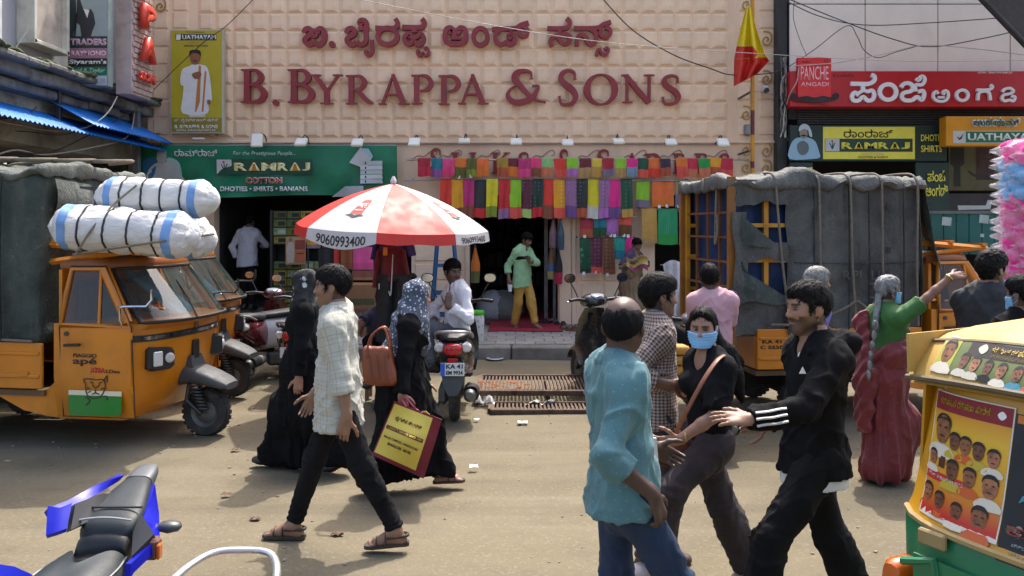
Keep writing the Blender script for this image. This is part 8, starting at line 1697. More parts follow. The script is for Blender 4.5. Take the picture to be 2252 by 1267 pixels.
def shopping_bag():
 Y = 6.05; t = thing('shopping_bag', 'maroon and yellow cloth shop bag hanging from the robed shopper', 'shopping bag', P(880, 1050, Y)); mr = M('bag_maroon', '#6e1628', .65, var=.12, bump=.3, bs=40); ye = M('bag_yellow', '#d0bd52', .6, var=.06, bump=.25, bs=20)
 A, B, C, D = (868, 882), (972, 922), (932, 1052), (818, 1000)
 def q(u, v, o): 
  x = (A[0]*(1-u)+B[0]*u)*(1-v)+(D[0]*(1-u)+C[0]*u)*v; y = (A[1]*(1-u)+B[1]*u)*(1-v)+(D[1]*(1-u)+C[1]*u)*v; return P(x, y, Y+o+.02*sin(u*5+v*3)+.012*sin(v*9))
 b = MB(); b.sheet(lambda u, v: q(u, v, -.05*sin(u*3.14)*sin(v*3.14)), 14, 14, thick=.004); b.build('front_face', mr, t, smooth=60, W=1); b = MB(); b.sheet(lambda u, v: q(u, v, .13+.03*sin(u*3.14)), 14, 14, thick=.004); b.build('back_face', mr, t, smooth=60, W=1)
 b = MB(); b.sheet(lambda u, v: q(1, u, .13*v-.0), 8, 3, thick=.003); b.build('gusset', mr, t, smooth=60, W=1); b = MB(); b.sheet(lambda u, v: q(u, 1, .13*v), 8, 3, thick=.003); b.build('bottom', mr, t, smooth=60, W=1); b = MB(); b.sheet(lambda u, v: q(0, u, .13*v), 8, 3, thick=.003); b.build('gusset', mr, t, smooth=60, W=1)
 pt = lambda u, v, o: q(u, v, -.05*sin(u*3.14)*sin(v*3.14)-o)
 b = MB(); b.sheet(lambda u, v: pt(.02+.80*u, .04+.90*v, .006), 12, 12); b.build('printed_panel', ye, t, smooth=60, W=1); b = MB(); b.sheet(lambda u, v: pt(.04+.74*u, .42+.065*v, .009), 10, 2); b.build('printed_band', mr, t, smooth=60, W=1)
 for s_, u0, u1, v0, v1, mt in (('ಬೈರಪ್ಪ ಸಿಲ್ಕ್ಸ್', .14, .68, .22, .32, mr), ('QUALITY SERVICE SINCE 1930', .07, .75, .43, .475, ye), ('BALAJI COMPLEX, AVENUE ROAD', .07, .74, .60, .65, mr), ('BANGALORE - 560 002', .18, .64, .69, .74, mr)):
  o = text(s_, 0, 1, 0, 1, 0, mt, t, .03, .0003)
  for vv in o.data.vertices: vv.co = pt(u0+(u1-u0)*vv.co.x, v1+(v0-v1)*vv.co.z, .0115)
 for o_ in (-.01, .12): b = MB(); b.tube(cat_rom([q(.25, .02, o_), P(884, 878, Y+.04), P(893, 876, Y+.05), P(915, 900, Y+.04), q(.6, .03, o_)], 5), .008, 6); b.build('handle', M('handle_pink', '#a84a5c', .7), t, smooth=60, W=1)
 b = MB(); b.sheet(lambda u, v: q(.45+.35*u, -.01+.08*v+.02*sin(u*8), .04), 8, 3, thick=.003); b.build('inner_paper', M('bag_inner', '#d8c040', .7), t, smooth=60, W=1)
shopping_bag()
# man in teal shirt, back turned
p = Person('balding man in teal dotted shirt and jeans seen from behind', 3.52, 1368, 0, 1.66, 14, 66, 0, neck=1354, headx=1372, res=.0085, skin=(.075, .041, .028), hscale=1.04, wide=.86)
p.set_leg('L', (1345, 1495, .12), rotz((1, 0, 0), R(40))); p.set_leg('R', (1420, 1505, -.06), rotz((1, 0, 0), R(35)))
p.set_arm('R', (1437, 1090, -.20), pole=Vc((-.9, -.3, .1)), hdir=Vc((.35, .1, -.9)), palm=Vc((-.7, .6, 0)), curl=.6); p.set_arm('L', (1440, 985, .35), pole=Vc((-.6, .5, -.5)), hdir=Vc((.5, .2, -.3)), curl=.8)
p.body(stache=True, scalp=False); p.hair('bald', vol=.006, mat=M('hair_cropped', (.005, .005, .005), .75, spec=.1, var=.4, bump=.5, bs=250, bd=.002)); p.shirt(uvmat('teal_dots', dots), .825, .70, .026, amp=.010, seed=8, loose=.045); p.trousers(denim, .012); p.shoes(M('brown_shoe', (.05, .03, .02), .5))
t = thing('papers', 'sheaf of white papers held by the teal shirt man', 'papers', P(1436, 1040, 3.72)); b = MB(); b.sheet(lambda u, v: P(1425+16*u+6*v, 962+86*v, 3.70+.03*sin(v*3)+.04*u), 5, 8, thick=.008); b.build('sheets', M('paper_sheet', (.62, .62, .64), .7, var=.03), t, smooth=60, W=1); b = MB(); b.sheet(lambda u, v: P(1422+15*u+4*v, 958+80*v, 3.73+.03*sin(v*3)+.04*u), 5, 8, thick=.002); b.build('top_sheet', MATS['paper_sheet'], t, smooth=60, W=1)
# man in brown checked shirt
p = Person('man in brown and white small check shirt reaching forward', 4.98, 1437, 0, 1.66, 5, 12, 2, neck=1440, headx=1449, res=.009, skin=(.16, .08, .05), hscale=1.01, wide=.9)
p.set_leg('L', (1450, 1215, .1), Vc((1, 0, 0))); p.set_leg('R', (1420, 1225, -.1), Vc((1, 0, 0))); p.set_arm('R', (1478, 848, -.20), pole=Vc((-1, -.2, -.5)), hdir=Vc((1, .1, 0)), curl=.5); p.set_arm('L', (1485, 845, .25), pole=Vc((-1, .2, -.5)), hdir=Vc((1, 0, 0)))
p.body(stache=True, beard=.2); p.eyes(); p.hair(vol=.022, line=.09); p.shirt(uvmat('brown_gingham', gingham), .84, .80, .022, seed=12, amp=.008, loose=.02); p.trousers(M('dark_trousers', (.03, .028, .03), .85, bump=.3, bs=150)); p.shoes(M('brown_shoe', (.05, .03, .02), .5))
# masked woman
p13 = p = Person('young woman in black top and face mask with long dark hair', 4.63, 1560, 0, 1.51, 205, -112, 4, neck=1560, headx=1546, res=.0085, skin=(.30, .155, .10), wide=.83, hscale=1.0)
p.set_leg('L', (1440, 1236, -.12), rotz((1, 0, 0), R(195))); p.set_leg('R', (1655, 1258, .10), rotz((1, 0, 0), R(205)), pitch=.35)
p.set_arm('L', (1492, 968, -.22), pole=Vc((.9, -.4, -.3)), hdir=Vc((-1, .05, -.15)), palm=Vc((0, .9, .3)), curl=.55); p.set_arm('R', (1500, 960, .22), pole=Vc((.8, .5, -.3)), hdir=Vc((-1, 0, -.2)), curl=.6)
def long_hair(s, S):
 h = s.H3; b = -s.hf; bk = Vc((.6, .5, 0)).normalized(); S.cone(h(-.08, 0, .0), s.nk+bk*.10*s.k, .07*s.k, .07*s.k, .04); S.cone(s.nk+bk*.10*s.k+Vc((.04, .0, 0)), s.w3(1612, 830, .02), .068*s.k, .062*s.k, .04, (Vc((0, 1, 0)), .6)); S.cone(s.w3(1612, 830, .02), s.w3(1632, 880, .0), .06*s.k, .02*s.k, .03, (Vc((0, 1, 0)), .6)); S.cone(h(.01, -.085, .02), s.w3(1592, 800, -.08), .028*s.k, .03*s.k, .03)
p.body(True, fine=True); p.eyes(.25); p.hair(vol=.009, line=.080, extra=long_hair, nap=-.09, res=.007, fr=-.016); p.shirt(blk_kn, .93, .46, .012, amp=.005, bust=1, collar=False, open_=.03, slr=.016, name='top', seed=15); p.trousers(M('plum_trousers', (.030, .020, .021), .85, var=.2, bump=.35, bs=140), .026, .03, amp=.009); p.shoes(M('pale_shoe', (.42, .36, .34), .6)); p.face_mask()
b = MB(); b.tube([p.arm['L'][2]+Vc((.03, 0, .012))+(Vc((0, cos(a*.5236), sin(a*.5236))))*.033 for a in range(12)], .004, 5, closed=True); b.build('bangle', M('gold', (.6, .38, .1), .3, 1., bump=0), p.t)
t = thing('sling_bag', 'brown leather sling bag worn by the masked woman', 'sling bag', P(1472, 1030, 4.50)); m = MATS['tan_leather']; sl_ = M('sling_leather', '#5a2c1c', .45, var=.15, bump=.25, bs=60); b = blob_box(-.10, .10, -.04, .04, 0, .16, .025, .006, 8, 9, .035); b.xf(MT(P(1472, 1030, 4.58)-t.location) @ MR(.25, 4, 'Y')); b.build('body', sl_, t, smooth=60)
b = MB(); b.tube(cat_rom([P(1592, 782, 4.50), P(1575, 795, 4.42), P(1545, 840, 4.36), P(1510, 905, 4.37), P(1484, 960, 4.46), P(1470, 985, 4.55)], 6), .013, 6, flat=.5); b.build('strap', M('strap_tan', '#7a4428', .5, bump=.2), t, smooth=60, W=1); b = MB(); b.tube(cat_rom([P(1592, 782, 4.50), P(1605, 800, 4.73), P(1590, 880, 4.80), P(1540, 960, 4.76), P(1490, 990, 4.64)], 6), .013, 6, flat=.5); b.build('strap', MATS['strap_tan'], t, smooth=60, W=1)
# man in black hoodie
p = Person('bearded man in black hooded jacket with striped cuff gesturing ahead', 3.98, 1790, 0, 1.69, 193, 192, 2, neck=1795, headx=1778, res=.0085, skin=(.27, .145, .09), hscale=.99, wide=.88)
p.set_leg('L', (1650, 1385, -.1), rotz((1, 0, 0), R(190))); p.set_leg('R', (1915, 1392, .1), rotz((1, 0, 0), R(190)), pitch=.3)
p.set_arm('L', (1650, 922, -.32), pole=Vc((.8, -.3, -.6)), hdir=Vc((-1, .02, .05)), palm=Vc((-.1, .5, -.8)), curl=.12, spread=.35); p.set_arm('R', (1690, 935, .22), pole=Vc((.8, .4, -.6)), hdir=Vc((-1, 0, 0)), curl=.4)
p.body(beard=.97); p.eyes(); p.hair(vol=.012, line=.088)
k = p.k; p.shirt(wht_sh, .785, .05, .014, name='undershirt', amp=.004, collar=False, seed=21, loose=.038, ztop=.845, arms=False); C = SDF(); C.cone(p.nk+p.f*.05*k-p.sp*.005*k, p.nk+p.f*.082*k-p.sp*.06*k, .036*k, .018*k, .02, (p.f, .6)); V, Fq = C.mesh(.008); np_mesh('tee_neck', V, Fq, wht_sh, p.t)
p.shirt(blk_kn, .835, 1.0, .017, name='jacket', amp=.010, collar=False, seed=22, loose=.05, slr=.007)
C = SDF(); hb = p.nk-p.f*.10*k
C.cone(hb+p.l*.10*k+p.sp*.02*k, hb-p.l*.10*k+p.sp*.02*k, .052*k, .052*k, .05); C.cone(hb+p.l*.12*k+p.sp*.03*k, p.nk+p.l*.085*k+p.f*.08*k-p.sp*.02*k, .042*k, .022*k, .04); C.cone(hb-p.l*.12*k+p.sp*.03*k, p.nk-p.l*.085*k+p.f*.08*k-p.sp*.02*k, .042*k, .022*k, .04); C.cone(hb-p.sp*.04*k-p.f*.03*k, hb-p.sp*.13*k-p.f*.03*k, .07*k, .03*k, .05, (p.f, .6)); p.cloth('hood', C, blk_kn, .006, 10, 23)
p.trousers(blk_tr, .020, .01, amp=.009, seed=25); p.shoes(M('black_shoe', (.015, .012, .012), .5))
a, e, w = p.arm['L']; d = (w-e).normalized()
for i in range(3):
 up = (Vc((0, 0, 1))-d*d.z).normalized(); sd2 = d.cross(up); cs = []
 b = MB(); off = (.035-.028*i)
 b.tube([e.lerp(w, .42+.075*j)+(-Vc((0, 1, 0))*(.070-.003*j)+up*off+Vc((0, -.002, .0015*sin(j*1.1+i)))) for j in range(8)], .009, 5, flat=.6); b.build('sleeve_stripe', M('stripe_white', (.6, .6, .6), .7), p.t)
b = MB(); c = p.w3(1758, 822, -.215); b.prism([(0, 0), (.03, 0), (.015, .03)], .004, mat=MT(c)); b.build('chest_mark', MATS['stripe_white'], p.t)
# old woman in the red sari
def sari_mat(name, c1, c2, sc=30.):
 if name in MATS: return MATS[name]
 m, t = newmat(name); v = t.coord('Object'); d = t.n('TexVoronoi', i_Vector=v, i_Scale=sc); f = t.n('MapRange', i_Value=d.outputs['Distance'], i_1=.16, i_2=.10); f.clamp = True; g = t.math('MULTIPLY', f.outputs[0], t.math('GREATER_THAN', t.noise(v, 5, 2), .47)); t.base(t.mix(g, t.ramp(t.noise(v, 4, 4), [(.3, tuple(x*.7 for x in lin(c1)[:3])), (.7, lin(c1)[:3])]), lin(c2))); t.b.inputs['Roughness'].default_value = .6; t.b.inputs['Sheen Weight'].default_value = .2; t.bump(t.noise(v, 60, 3), .2, .004); MATS[name] = m; return m
def sari(p, blouse, cloth, sleeve=.40, pallu=None, seed=3):
 k = p.k; p.shirt(blouse, 1.10, sleeve, .012, name='blouse', amp=.004, bust=1, collar=False, open_=.03, slr=.006, seed=seed)
 S = SDF(); lz = .05; m = (p.leg['L'][2]+p.leg['R'][2])/2; S.cone(p.pel+p.sp*.14*k, p.pel-Vc((0, 0, .08)), .145*k, .178*k, .05, (p.f, .85)); S.cone(p.pel-Vc((0, 0, .08)), Vc((m.x, m.y, .10)), .178*k, .18*k, .08, (p.f, .9))
 for sd in p.leg: S.cone(p.leg[sd][1], p.leg[sd][2], .13*k, .14*k, .10)
 dv = lambda V: np.arctan2(V[:, 1]-m.y, V[:, 0]-m.x)
 def post(D, ax): return np.maximum(D, lz+.015*np.sin(ax[0]*9)[:, None, None]-ax[2][None, None, :])
 p.cloth('sari_skirt', S, cloth, .007, 8, seed+1, stretch=(1, 1, .35), post=post, extra=lambda V: np.clip((p.pel.z-V[:, 2])/.5, 0, 1)*(.020*np.sin(dv(V)*11+V[:, 2]*3)+.008*np.sin(dv(V)*23)))
 S = SDF(); sg = 1; f, l, sp = p.f, p.l, p.sp; c = p.pel+sp*.33*k
 S.cone(p.sh['L']+sp*.035*k, c+f*.08*k-l*.02*k, .055*k, .085*k, .06, (f, .8)); S.cone(c+f*.08*k-l*.02*k, p.pel+sp*.14*k-l*.10*k+f*.06*k, .10*k, .11*k, .06, (f, .8)); S.cone(p.pel+sp*.13*k+l*.10*k, p.pel+sp*.13*k-l*.10*k, .135*k, .135*k, .05, (f, .9)); S.cone(p.sh['L']+sp*.04*k-l*.02*k, p.sh['L']-f*.12*k-sp*.05*k-l*.02*k, .05*k, .06*k, .04)
 S.cone(p.sh['L']-f*.12*k-sp*.04*k-l*.02*k, p.pel-f*.17*k+l*.02*k-sp*.05*k, .075*k, .12*k, .06, (f, .4)); S.cone(p.pel-f*.17*k+l*.02*k-sp*.05*k, p.pel-f*.19*k-sp*.42*k, .12*k, .10*k, .06, (f, .35))
 p.cloth('sari_drape', S, cloth, .009, 9, seed+2, stretch=(1, 1, .6), extra=lambda V: .008*np.sin((V @ np.array(l))*60+V[:, 2]*45))
p = Person('elderly woman in red sari and green blouse pointing with outstretched arm', 6.65, 1945, 0, 1.57, 12, 10, 2, neck=1948, headx=1953, res=.0095, skin=(.20, .10, .065))
p.set_leg('L', (1955, 1020, .08), Vc((1, .1, 0))); p.set_leg('R', (1938, 1030, -.1), Vc((1, 0, 0)))
p.set_arm('R', (2095, 606, -.20), pole=Vc((.1, -.4, -1)), hdir=Vc((1, .1, .12)), palm=Vc((0, .6, -.6)), curl=.45); p.set_arm('L', (1950, 860, .22), pole=Vc((-1, .3, -.2)))
def plait(s, S):
 S.cone(s.H3(-.10, 0, -.05), s.w3(1925, 720, -.10), .026*s.k, .024*s.k, .02)
 for i in range(6): S.ell(s.w3(1925-3*i, 715+22*i, -.14), (.022*s.k*(1-.05*i), .020*s.k, .040*s.k), .01)
p.body(True); p.eyes(); p.hair(vol=.006, line=.092, mat=hair_g, extra=plait); sari(p, M('green_blouse', '#2c5c22', .7, var=.1, bump=.2), sari_mat('red_sari', '#761a1c', '#a8584a', 38.)); p.face_mask(); p.sandals(brn_sandal)
b = MB(); a_ = p.arm['R']; d = (a_[2]-a_[1]).normalized(); u = d.orthogonal().normalized(); w = d.cross(u); b.tube([a_[1].lerp(a_[2], .93)+(u*cos(i*.5236)+w*sin(i*.5236))*.034 for i in range(12)], .005, 5, closed=True); b.build('bangle', M('gold', (.6, .38, .1), .3, 1., bump=0), p.t)
# grey-haired man beyond the hoodie
p = Person('grey haired man in lavender shirt beside the canvas vehicle', 6.75, 1778, 0, 1.63, 10, 8, 2, neck=1785, headx=1797, res=.011, skin=(.22, .12, .08)); p.set_leg('L', (1775, 1035, .1), Vc((1, 0, 0))); p.set_leg('R', (1770, 1045, -.1), Vc((1, 0, 0))); p.set_arm('R', (1765, 900, -.25), pole=Vc((-1, 0, 0))); p.set_arm('L', (1790, 900, .25), pole=Vc((-1, 0, 0)))
p.body(toes=False); p.eyes(); p.hair(vol=.010, line=.085, mat=hair_s); p.shirt(M('lavender_shirt', '#7f78b8', .75, var=.06, bump=.2), .74, .6, .022, seed=31); p.trousers(M('khaki_trousers', (.20, .17, .13), .85)); p.shoes(M('black_shoe', (.015, .012, .012), .5))
# curly haired man
p = Person('curly haired man in black shirt with lowered mask by the candy floss', 6.45, 2168, 0, 1.75, 62, 20, 0, neck=2171, headx=2182, res=.010, skin=(.24, .13, .085)); p.set_leg('L', (2150, 1050, .1), rotz((1, 0, 0), R(60))); p.set_leg('R', (2165, 1060, -.1), rotz((1, 0, 0), R(60))); p.set_arm('R', (2205, 850, -.1), pole=Vc((-.5, -.8, 0))); p.set_arm('L', (2150, 860, .3), pole=Vc((-1, .5, 0)))
p.body(toes=False, beard=.6); p.eyes(); p.hair(vol=.032, line=.09, curly=True); p.shirt(M('charcoal_shirt', (.020, .021, .024), .8, var=.2, bump=.3, bs=120), .74, .6, .022, seed=33); p.trousers(denim); p.shoes(MATS['brown_shoe'])
S = SDF(); S.ell(p.H3(.085, 0, -.105), (.035, .055, .035), .02, (p.hf, p.hl, p.hu)); V, Fq = S.mesh(.008); np_mesh('face_mask', V, Fq, mask_m, p.t)
p = Person('person in black with pale blue mask beside the candy floss tower', 5.6, 2250, 0, 1.62, 100, 120, 3, neck=2250, headx=2248, res=.012, skin=(.2, .11, .075)); p.set_leg('L', (2245, 1150, .1), rotz((1, 0, 0), R(100))); p.set_leg('R', (2260, 1160, -.1), rotz((1, 0, 0), R(100))); p.set_arm('R', (2290, 900, -.1)); p.set_arm('L', (2225, 900, .1))
p.body(toes=False); p.hair(vol=.018); p.shirt(blk_kn, .74, .6, .022, seed=35); p.trousers(blk_tr); p.shoes(MATS['black_shoe']); p.face_mask()
# man in the doorway
p = Person('man in mint shirt and mustard trousers stepping out of the shop doorway', 15.0, 1148, STEP_Z, 1.66, -42, -38, 22, neck=1150, headx=1158, res=.011, skin=(.19, .10, .065)); p.set_leg('R', (1131, 714, .05), rotz((1, 0, 0), R(-50)), pitch=.15); p.set_leg('L', (1178, 719, -.15), rotz((1, 0, 0), R(-35)))
p.set_arm('R', (1119, 615, -.12), pole=Vc((-.8, .5, 0)), hdir=Vc((.0, -.2, -1)), curl=.8); p.set_arm('L', (1163, 575, -.24), pole=Vc((.8, .2, -.6)), hdir=Vc((-.3, -.2, .8)), curl=.9)
p.body(stache=True, beard=.4); p.eyes(); p.hair(vol=.024, line=.092); p.shirt(M('mint_shirt', '#8fb586', .75, var=.05, bump=.2), .74, .78, .024, seed=41, loose=.03); p.trousers(M('mustard_trousers', '#b58a3c', .8, var=.08, bump=.25), .02)
p.shirt(blk_kn, 1.235, .1, .030, name='chest_band', amp=.003, collar=False, seed=41, ztop=1.295, arms=False)
cw_ = p.arm['R'][2]+p.o; t = thing('paper_cup', 'white paper cup carried by the mint shirt man', 'cup', cw_+Vc((.02, -.07, -.20))); b = MB(); b.lathe([(.03, 0), (.042, .12), (.04, .12), (.03, .01)], n=16, caps=False); b.build('wall', M('cup_white', (.7, .7, .68), .6, var=.02), t, smooth=40); b = MB(); b.lathe([(.03, .004), (.001, .004)], n=16); b.build('base', MATS['cup_white'], t)
# woman in beige sari
p = Person('woman in beige sari folding a yellow cloth beside the sarees', 14.75, 1388, STEP_Z, 1.58, -48, -60, 25, neck=1394, headx=1400, res=.011, skin=(.18, .095, .06)); p.set_leg('L', (1395, 715, -.1), rotz((1, 0, 0), R(-60))); p.set_leg('R', (1380, 715, 0), rotz((1, 0, 0), R(-60))); p.set_arm('R', (1392, 575, -.32), pole=Vc((-.8, .2, -.5)), hdir=Vc((1, -.3, 0)), curl=.7); p.set_arm('L', (1412, 578, -.28), pole=Vc((.8, .2, -.6)), hdir=Vc((-.6, -.5, 0)), curl=.7)
p.body(True); p.eyes(); p.hair(vol=.010, line=.088); sari(p, M('dark_blouse', (.05, .03, .06), .7), M('beige_sari', '#7d684c', .65, var=.12, vs=5, bump=.25), .45)
t = thing('folded_cloth', 'yellow printed cloth being folded by the woman in beige sari', 'cloth', P(1405, 585, 14.3)); b = MB(); b.sheet(lambda u, v: P(1378+46*u, 566+20*v+5*sin(u*6), 14.32+.1*sin(u*5)+.05*sin(v*4)), 14, 8, thick=.01); b.build('panel', cloth_mat('folding_yellow', '#b49a50', 1), t, smooth=60, W=1); b = MB(); b.sheet(lambda u, v: P(1385+40*u, 584+9*v+4*sin(u*7), 14.28+.1*sin(u*5)), 14, 4, thick=.01); b.build('border', cloth_mat('folding_pink', '#a04468', 1), t, smooth=60, W=1)
# man inside the dhoti shop
p = Person('man in white shirt seen from behind inside the dhoti shop', 15.95, 544, .47, 1.70, 75, 70, 15, neck=546, headx=550, res=.012, skin=(.13, .07, .05)); p.set_leg('L', (538, 700, .05)); p.set_leg('R', (552, 702, -.05)); p.set_arm('L', (523, 570, .1), pole=Vc((-1, -.4, 0))); p.set_arm('R', (575, 540, .30), pole=Vc((.8, -.5, -.3)))
p.body(toes=False); p.hair(vol=.016); p.shirt(M('pale_shirt', (.50, .49, .53), .8, var=.06, bump=.2), .76, .9, .026, seed=51, loose=.03); p.trousers(blk_tr); p.shoes(MATS['black_shoe'])
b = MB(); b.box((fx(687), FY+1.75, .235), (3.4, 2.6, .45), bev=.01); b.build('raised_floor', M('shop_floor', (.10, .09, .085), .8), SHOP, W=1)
# rider on the scooter
p = Person('man in white shirt sitting on the parked scooter with hand to mouth', 9.0, 1003, 0, 1.68, -150, -55, 6, neck=1006, headx=995, res=.0105, skin=(.12, .065, .042), pelz=.84); p.set_leg('L', (955, 800, -.25), Vc((-1, -.2, 0)), pole=Vc((-.9, -.2, .8))); p.set_leg('R', (945, 800, .05), Vc((-1, 0, 0)), pole=Vc((-.9, .2, .8)))
p.set_arm('L', (985, 672, -.30), pole=Vc((.4, -.4, -1)), hdir=Vc((.1, .1, 1)), palm=Vc((.2, .8, .2)), curl=.7); p.set_arm('R', (955, 705, .0), pole=Vc((-.6, .5, -.4)), hdir=Vc((-.6, -.3, -.6)), curl=.5)
p.body(stache=True, beard=.4, toes=False); p.eyes(); p.hair(vol=.018); p.shirt(wht_sh, .86-.04, .9, .016, seed=61, loose=.02); p.trousers(M('grey_trousers', (.11, .11, .12), .85, bump=.3, bs=150)); p.shoes(MATS['black_shoe'])
# vendor behind the hung clothes, passer-by behind, man in pink
p = Person('seated vendor in dark striped tee behind the hung maroon shirt', 9.85, 838, 0, 1.64, -105, -100, 8, neck=840, headx=842, res=.012, skin=(.17, .085, .055), pelz=.50); p.set_leg('L', (880, 830, -.45), Vc((.2, -1, 0)), pole=Vc((0, -.8, .8))); p.set_leg('R', (815, 832, -.45), Vc((-.2, -1, 0)), pole=Vc((0, -.8, .8))); p.set_arm('R', (798, 715, -.45), pole=Vc((-.9, .2, -.2)), hdir=Vc((-.2, -.5, -.8))); p.set_arm('L', (880, 715, -.35), pole=Vc((.9, .2, -.2)))
p.body(toes=False); p.hair(); p.shirt(M('navy_tee', (.03, .035, .07), .8), .45, .36, .02, collar=False, seed=63); p.trousers(blk_tr); p.shoes(MATS['brown_shoe'])
t = thing('low_stool', 'low wooden stool under the seated vendor', 'stool', (X(838, 9.85), 9.85, 0)); b = MB(); b.box((0, 0, .36), (.36, .32, .04), bev=.008); b.build('seat', M('stool_wood', (.2, .12, .07), .7), t)
for sx in (-1, 1):
 for sy in (-1, 1): b = MB(); b.box((sx*.14, sy*.12, .17), (.04, .04, .34)); b.build('leg', MATS['stool_wood'], t)
p = Person('man seated on the step beside the panelled pillar', 13.3, 907, STEP_Z, 1.62, -95, -80, 12, res=.013, skin=(.11, .06, .04), pelz=.49); p.set_leg('L', (925, 745, -.45), Vc((0, -1, 0)), pole=Vc((0, -.6, 1))); p.set_leg('R', (890, 745, -.45), Vc((0, -1, 0)), pole=Vc((0, -.6, 1))); p.set_arm('L', (925, 690, -.3)); p.set_arm('R', (890, 690, -.3))
p.body(toes=False); p.eyes(); p.hair(vol=.012); p.shirt(M('dull_shirt', (.2, .19, .17), .8), .25, .4, .02, seed=64); p.trousers(blk_tr)
t = thing('wooden_box', 'small wooden box under the man seated by the pillar', 'box', (X(907, 13.3), 13.32, STEP_Z)); b = MB(); b.box((0, 0, .14), (.36, .3, .28), bev=.01); b.build('body', MATS['stool_wood'], t); b = MB(); b.box((0, 0, .29), (.38, .32, .02)); b.build('lid', MATS['stool_wood'], t)
p = Person('man in pale pink shirt seen from behind at the open rear of the canvas vehicle', 7.95, 1566, 0, 1.66, 78, 85, 8, neck=1566, headx=1560, res=.0105, skin=(.09, .05, .035), pelz=.84); p.set_leg('L', (1510, 800, .0), Vc((-.3, 1, 0)), pole=Vc((-.9, .3, .5))); p.set_leg('R', (1590, 880, .1), Vc((.3, 1, 0)), pole=Vc((.6, .8, .2))); p.set_arm('L', (1540, 760, .35), pole=Vc((-.9, -.2, -.3))); p.set_arm('R', (1600, 770, .30), pole=Vc((.8, -.4, -.3)))
p.body(toes=False); p.hair(vol=.020); p.shirt(M('pink_shirt', '#bd939a', .8, var=.05, bump=.2), .80-.03, .45, .028, seed=71, loose=.02); p.trousers(blk_tr); p.shoes(MATS['black_shoe'])
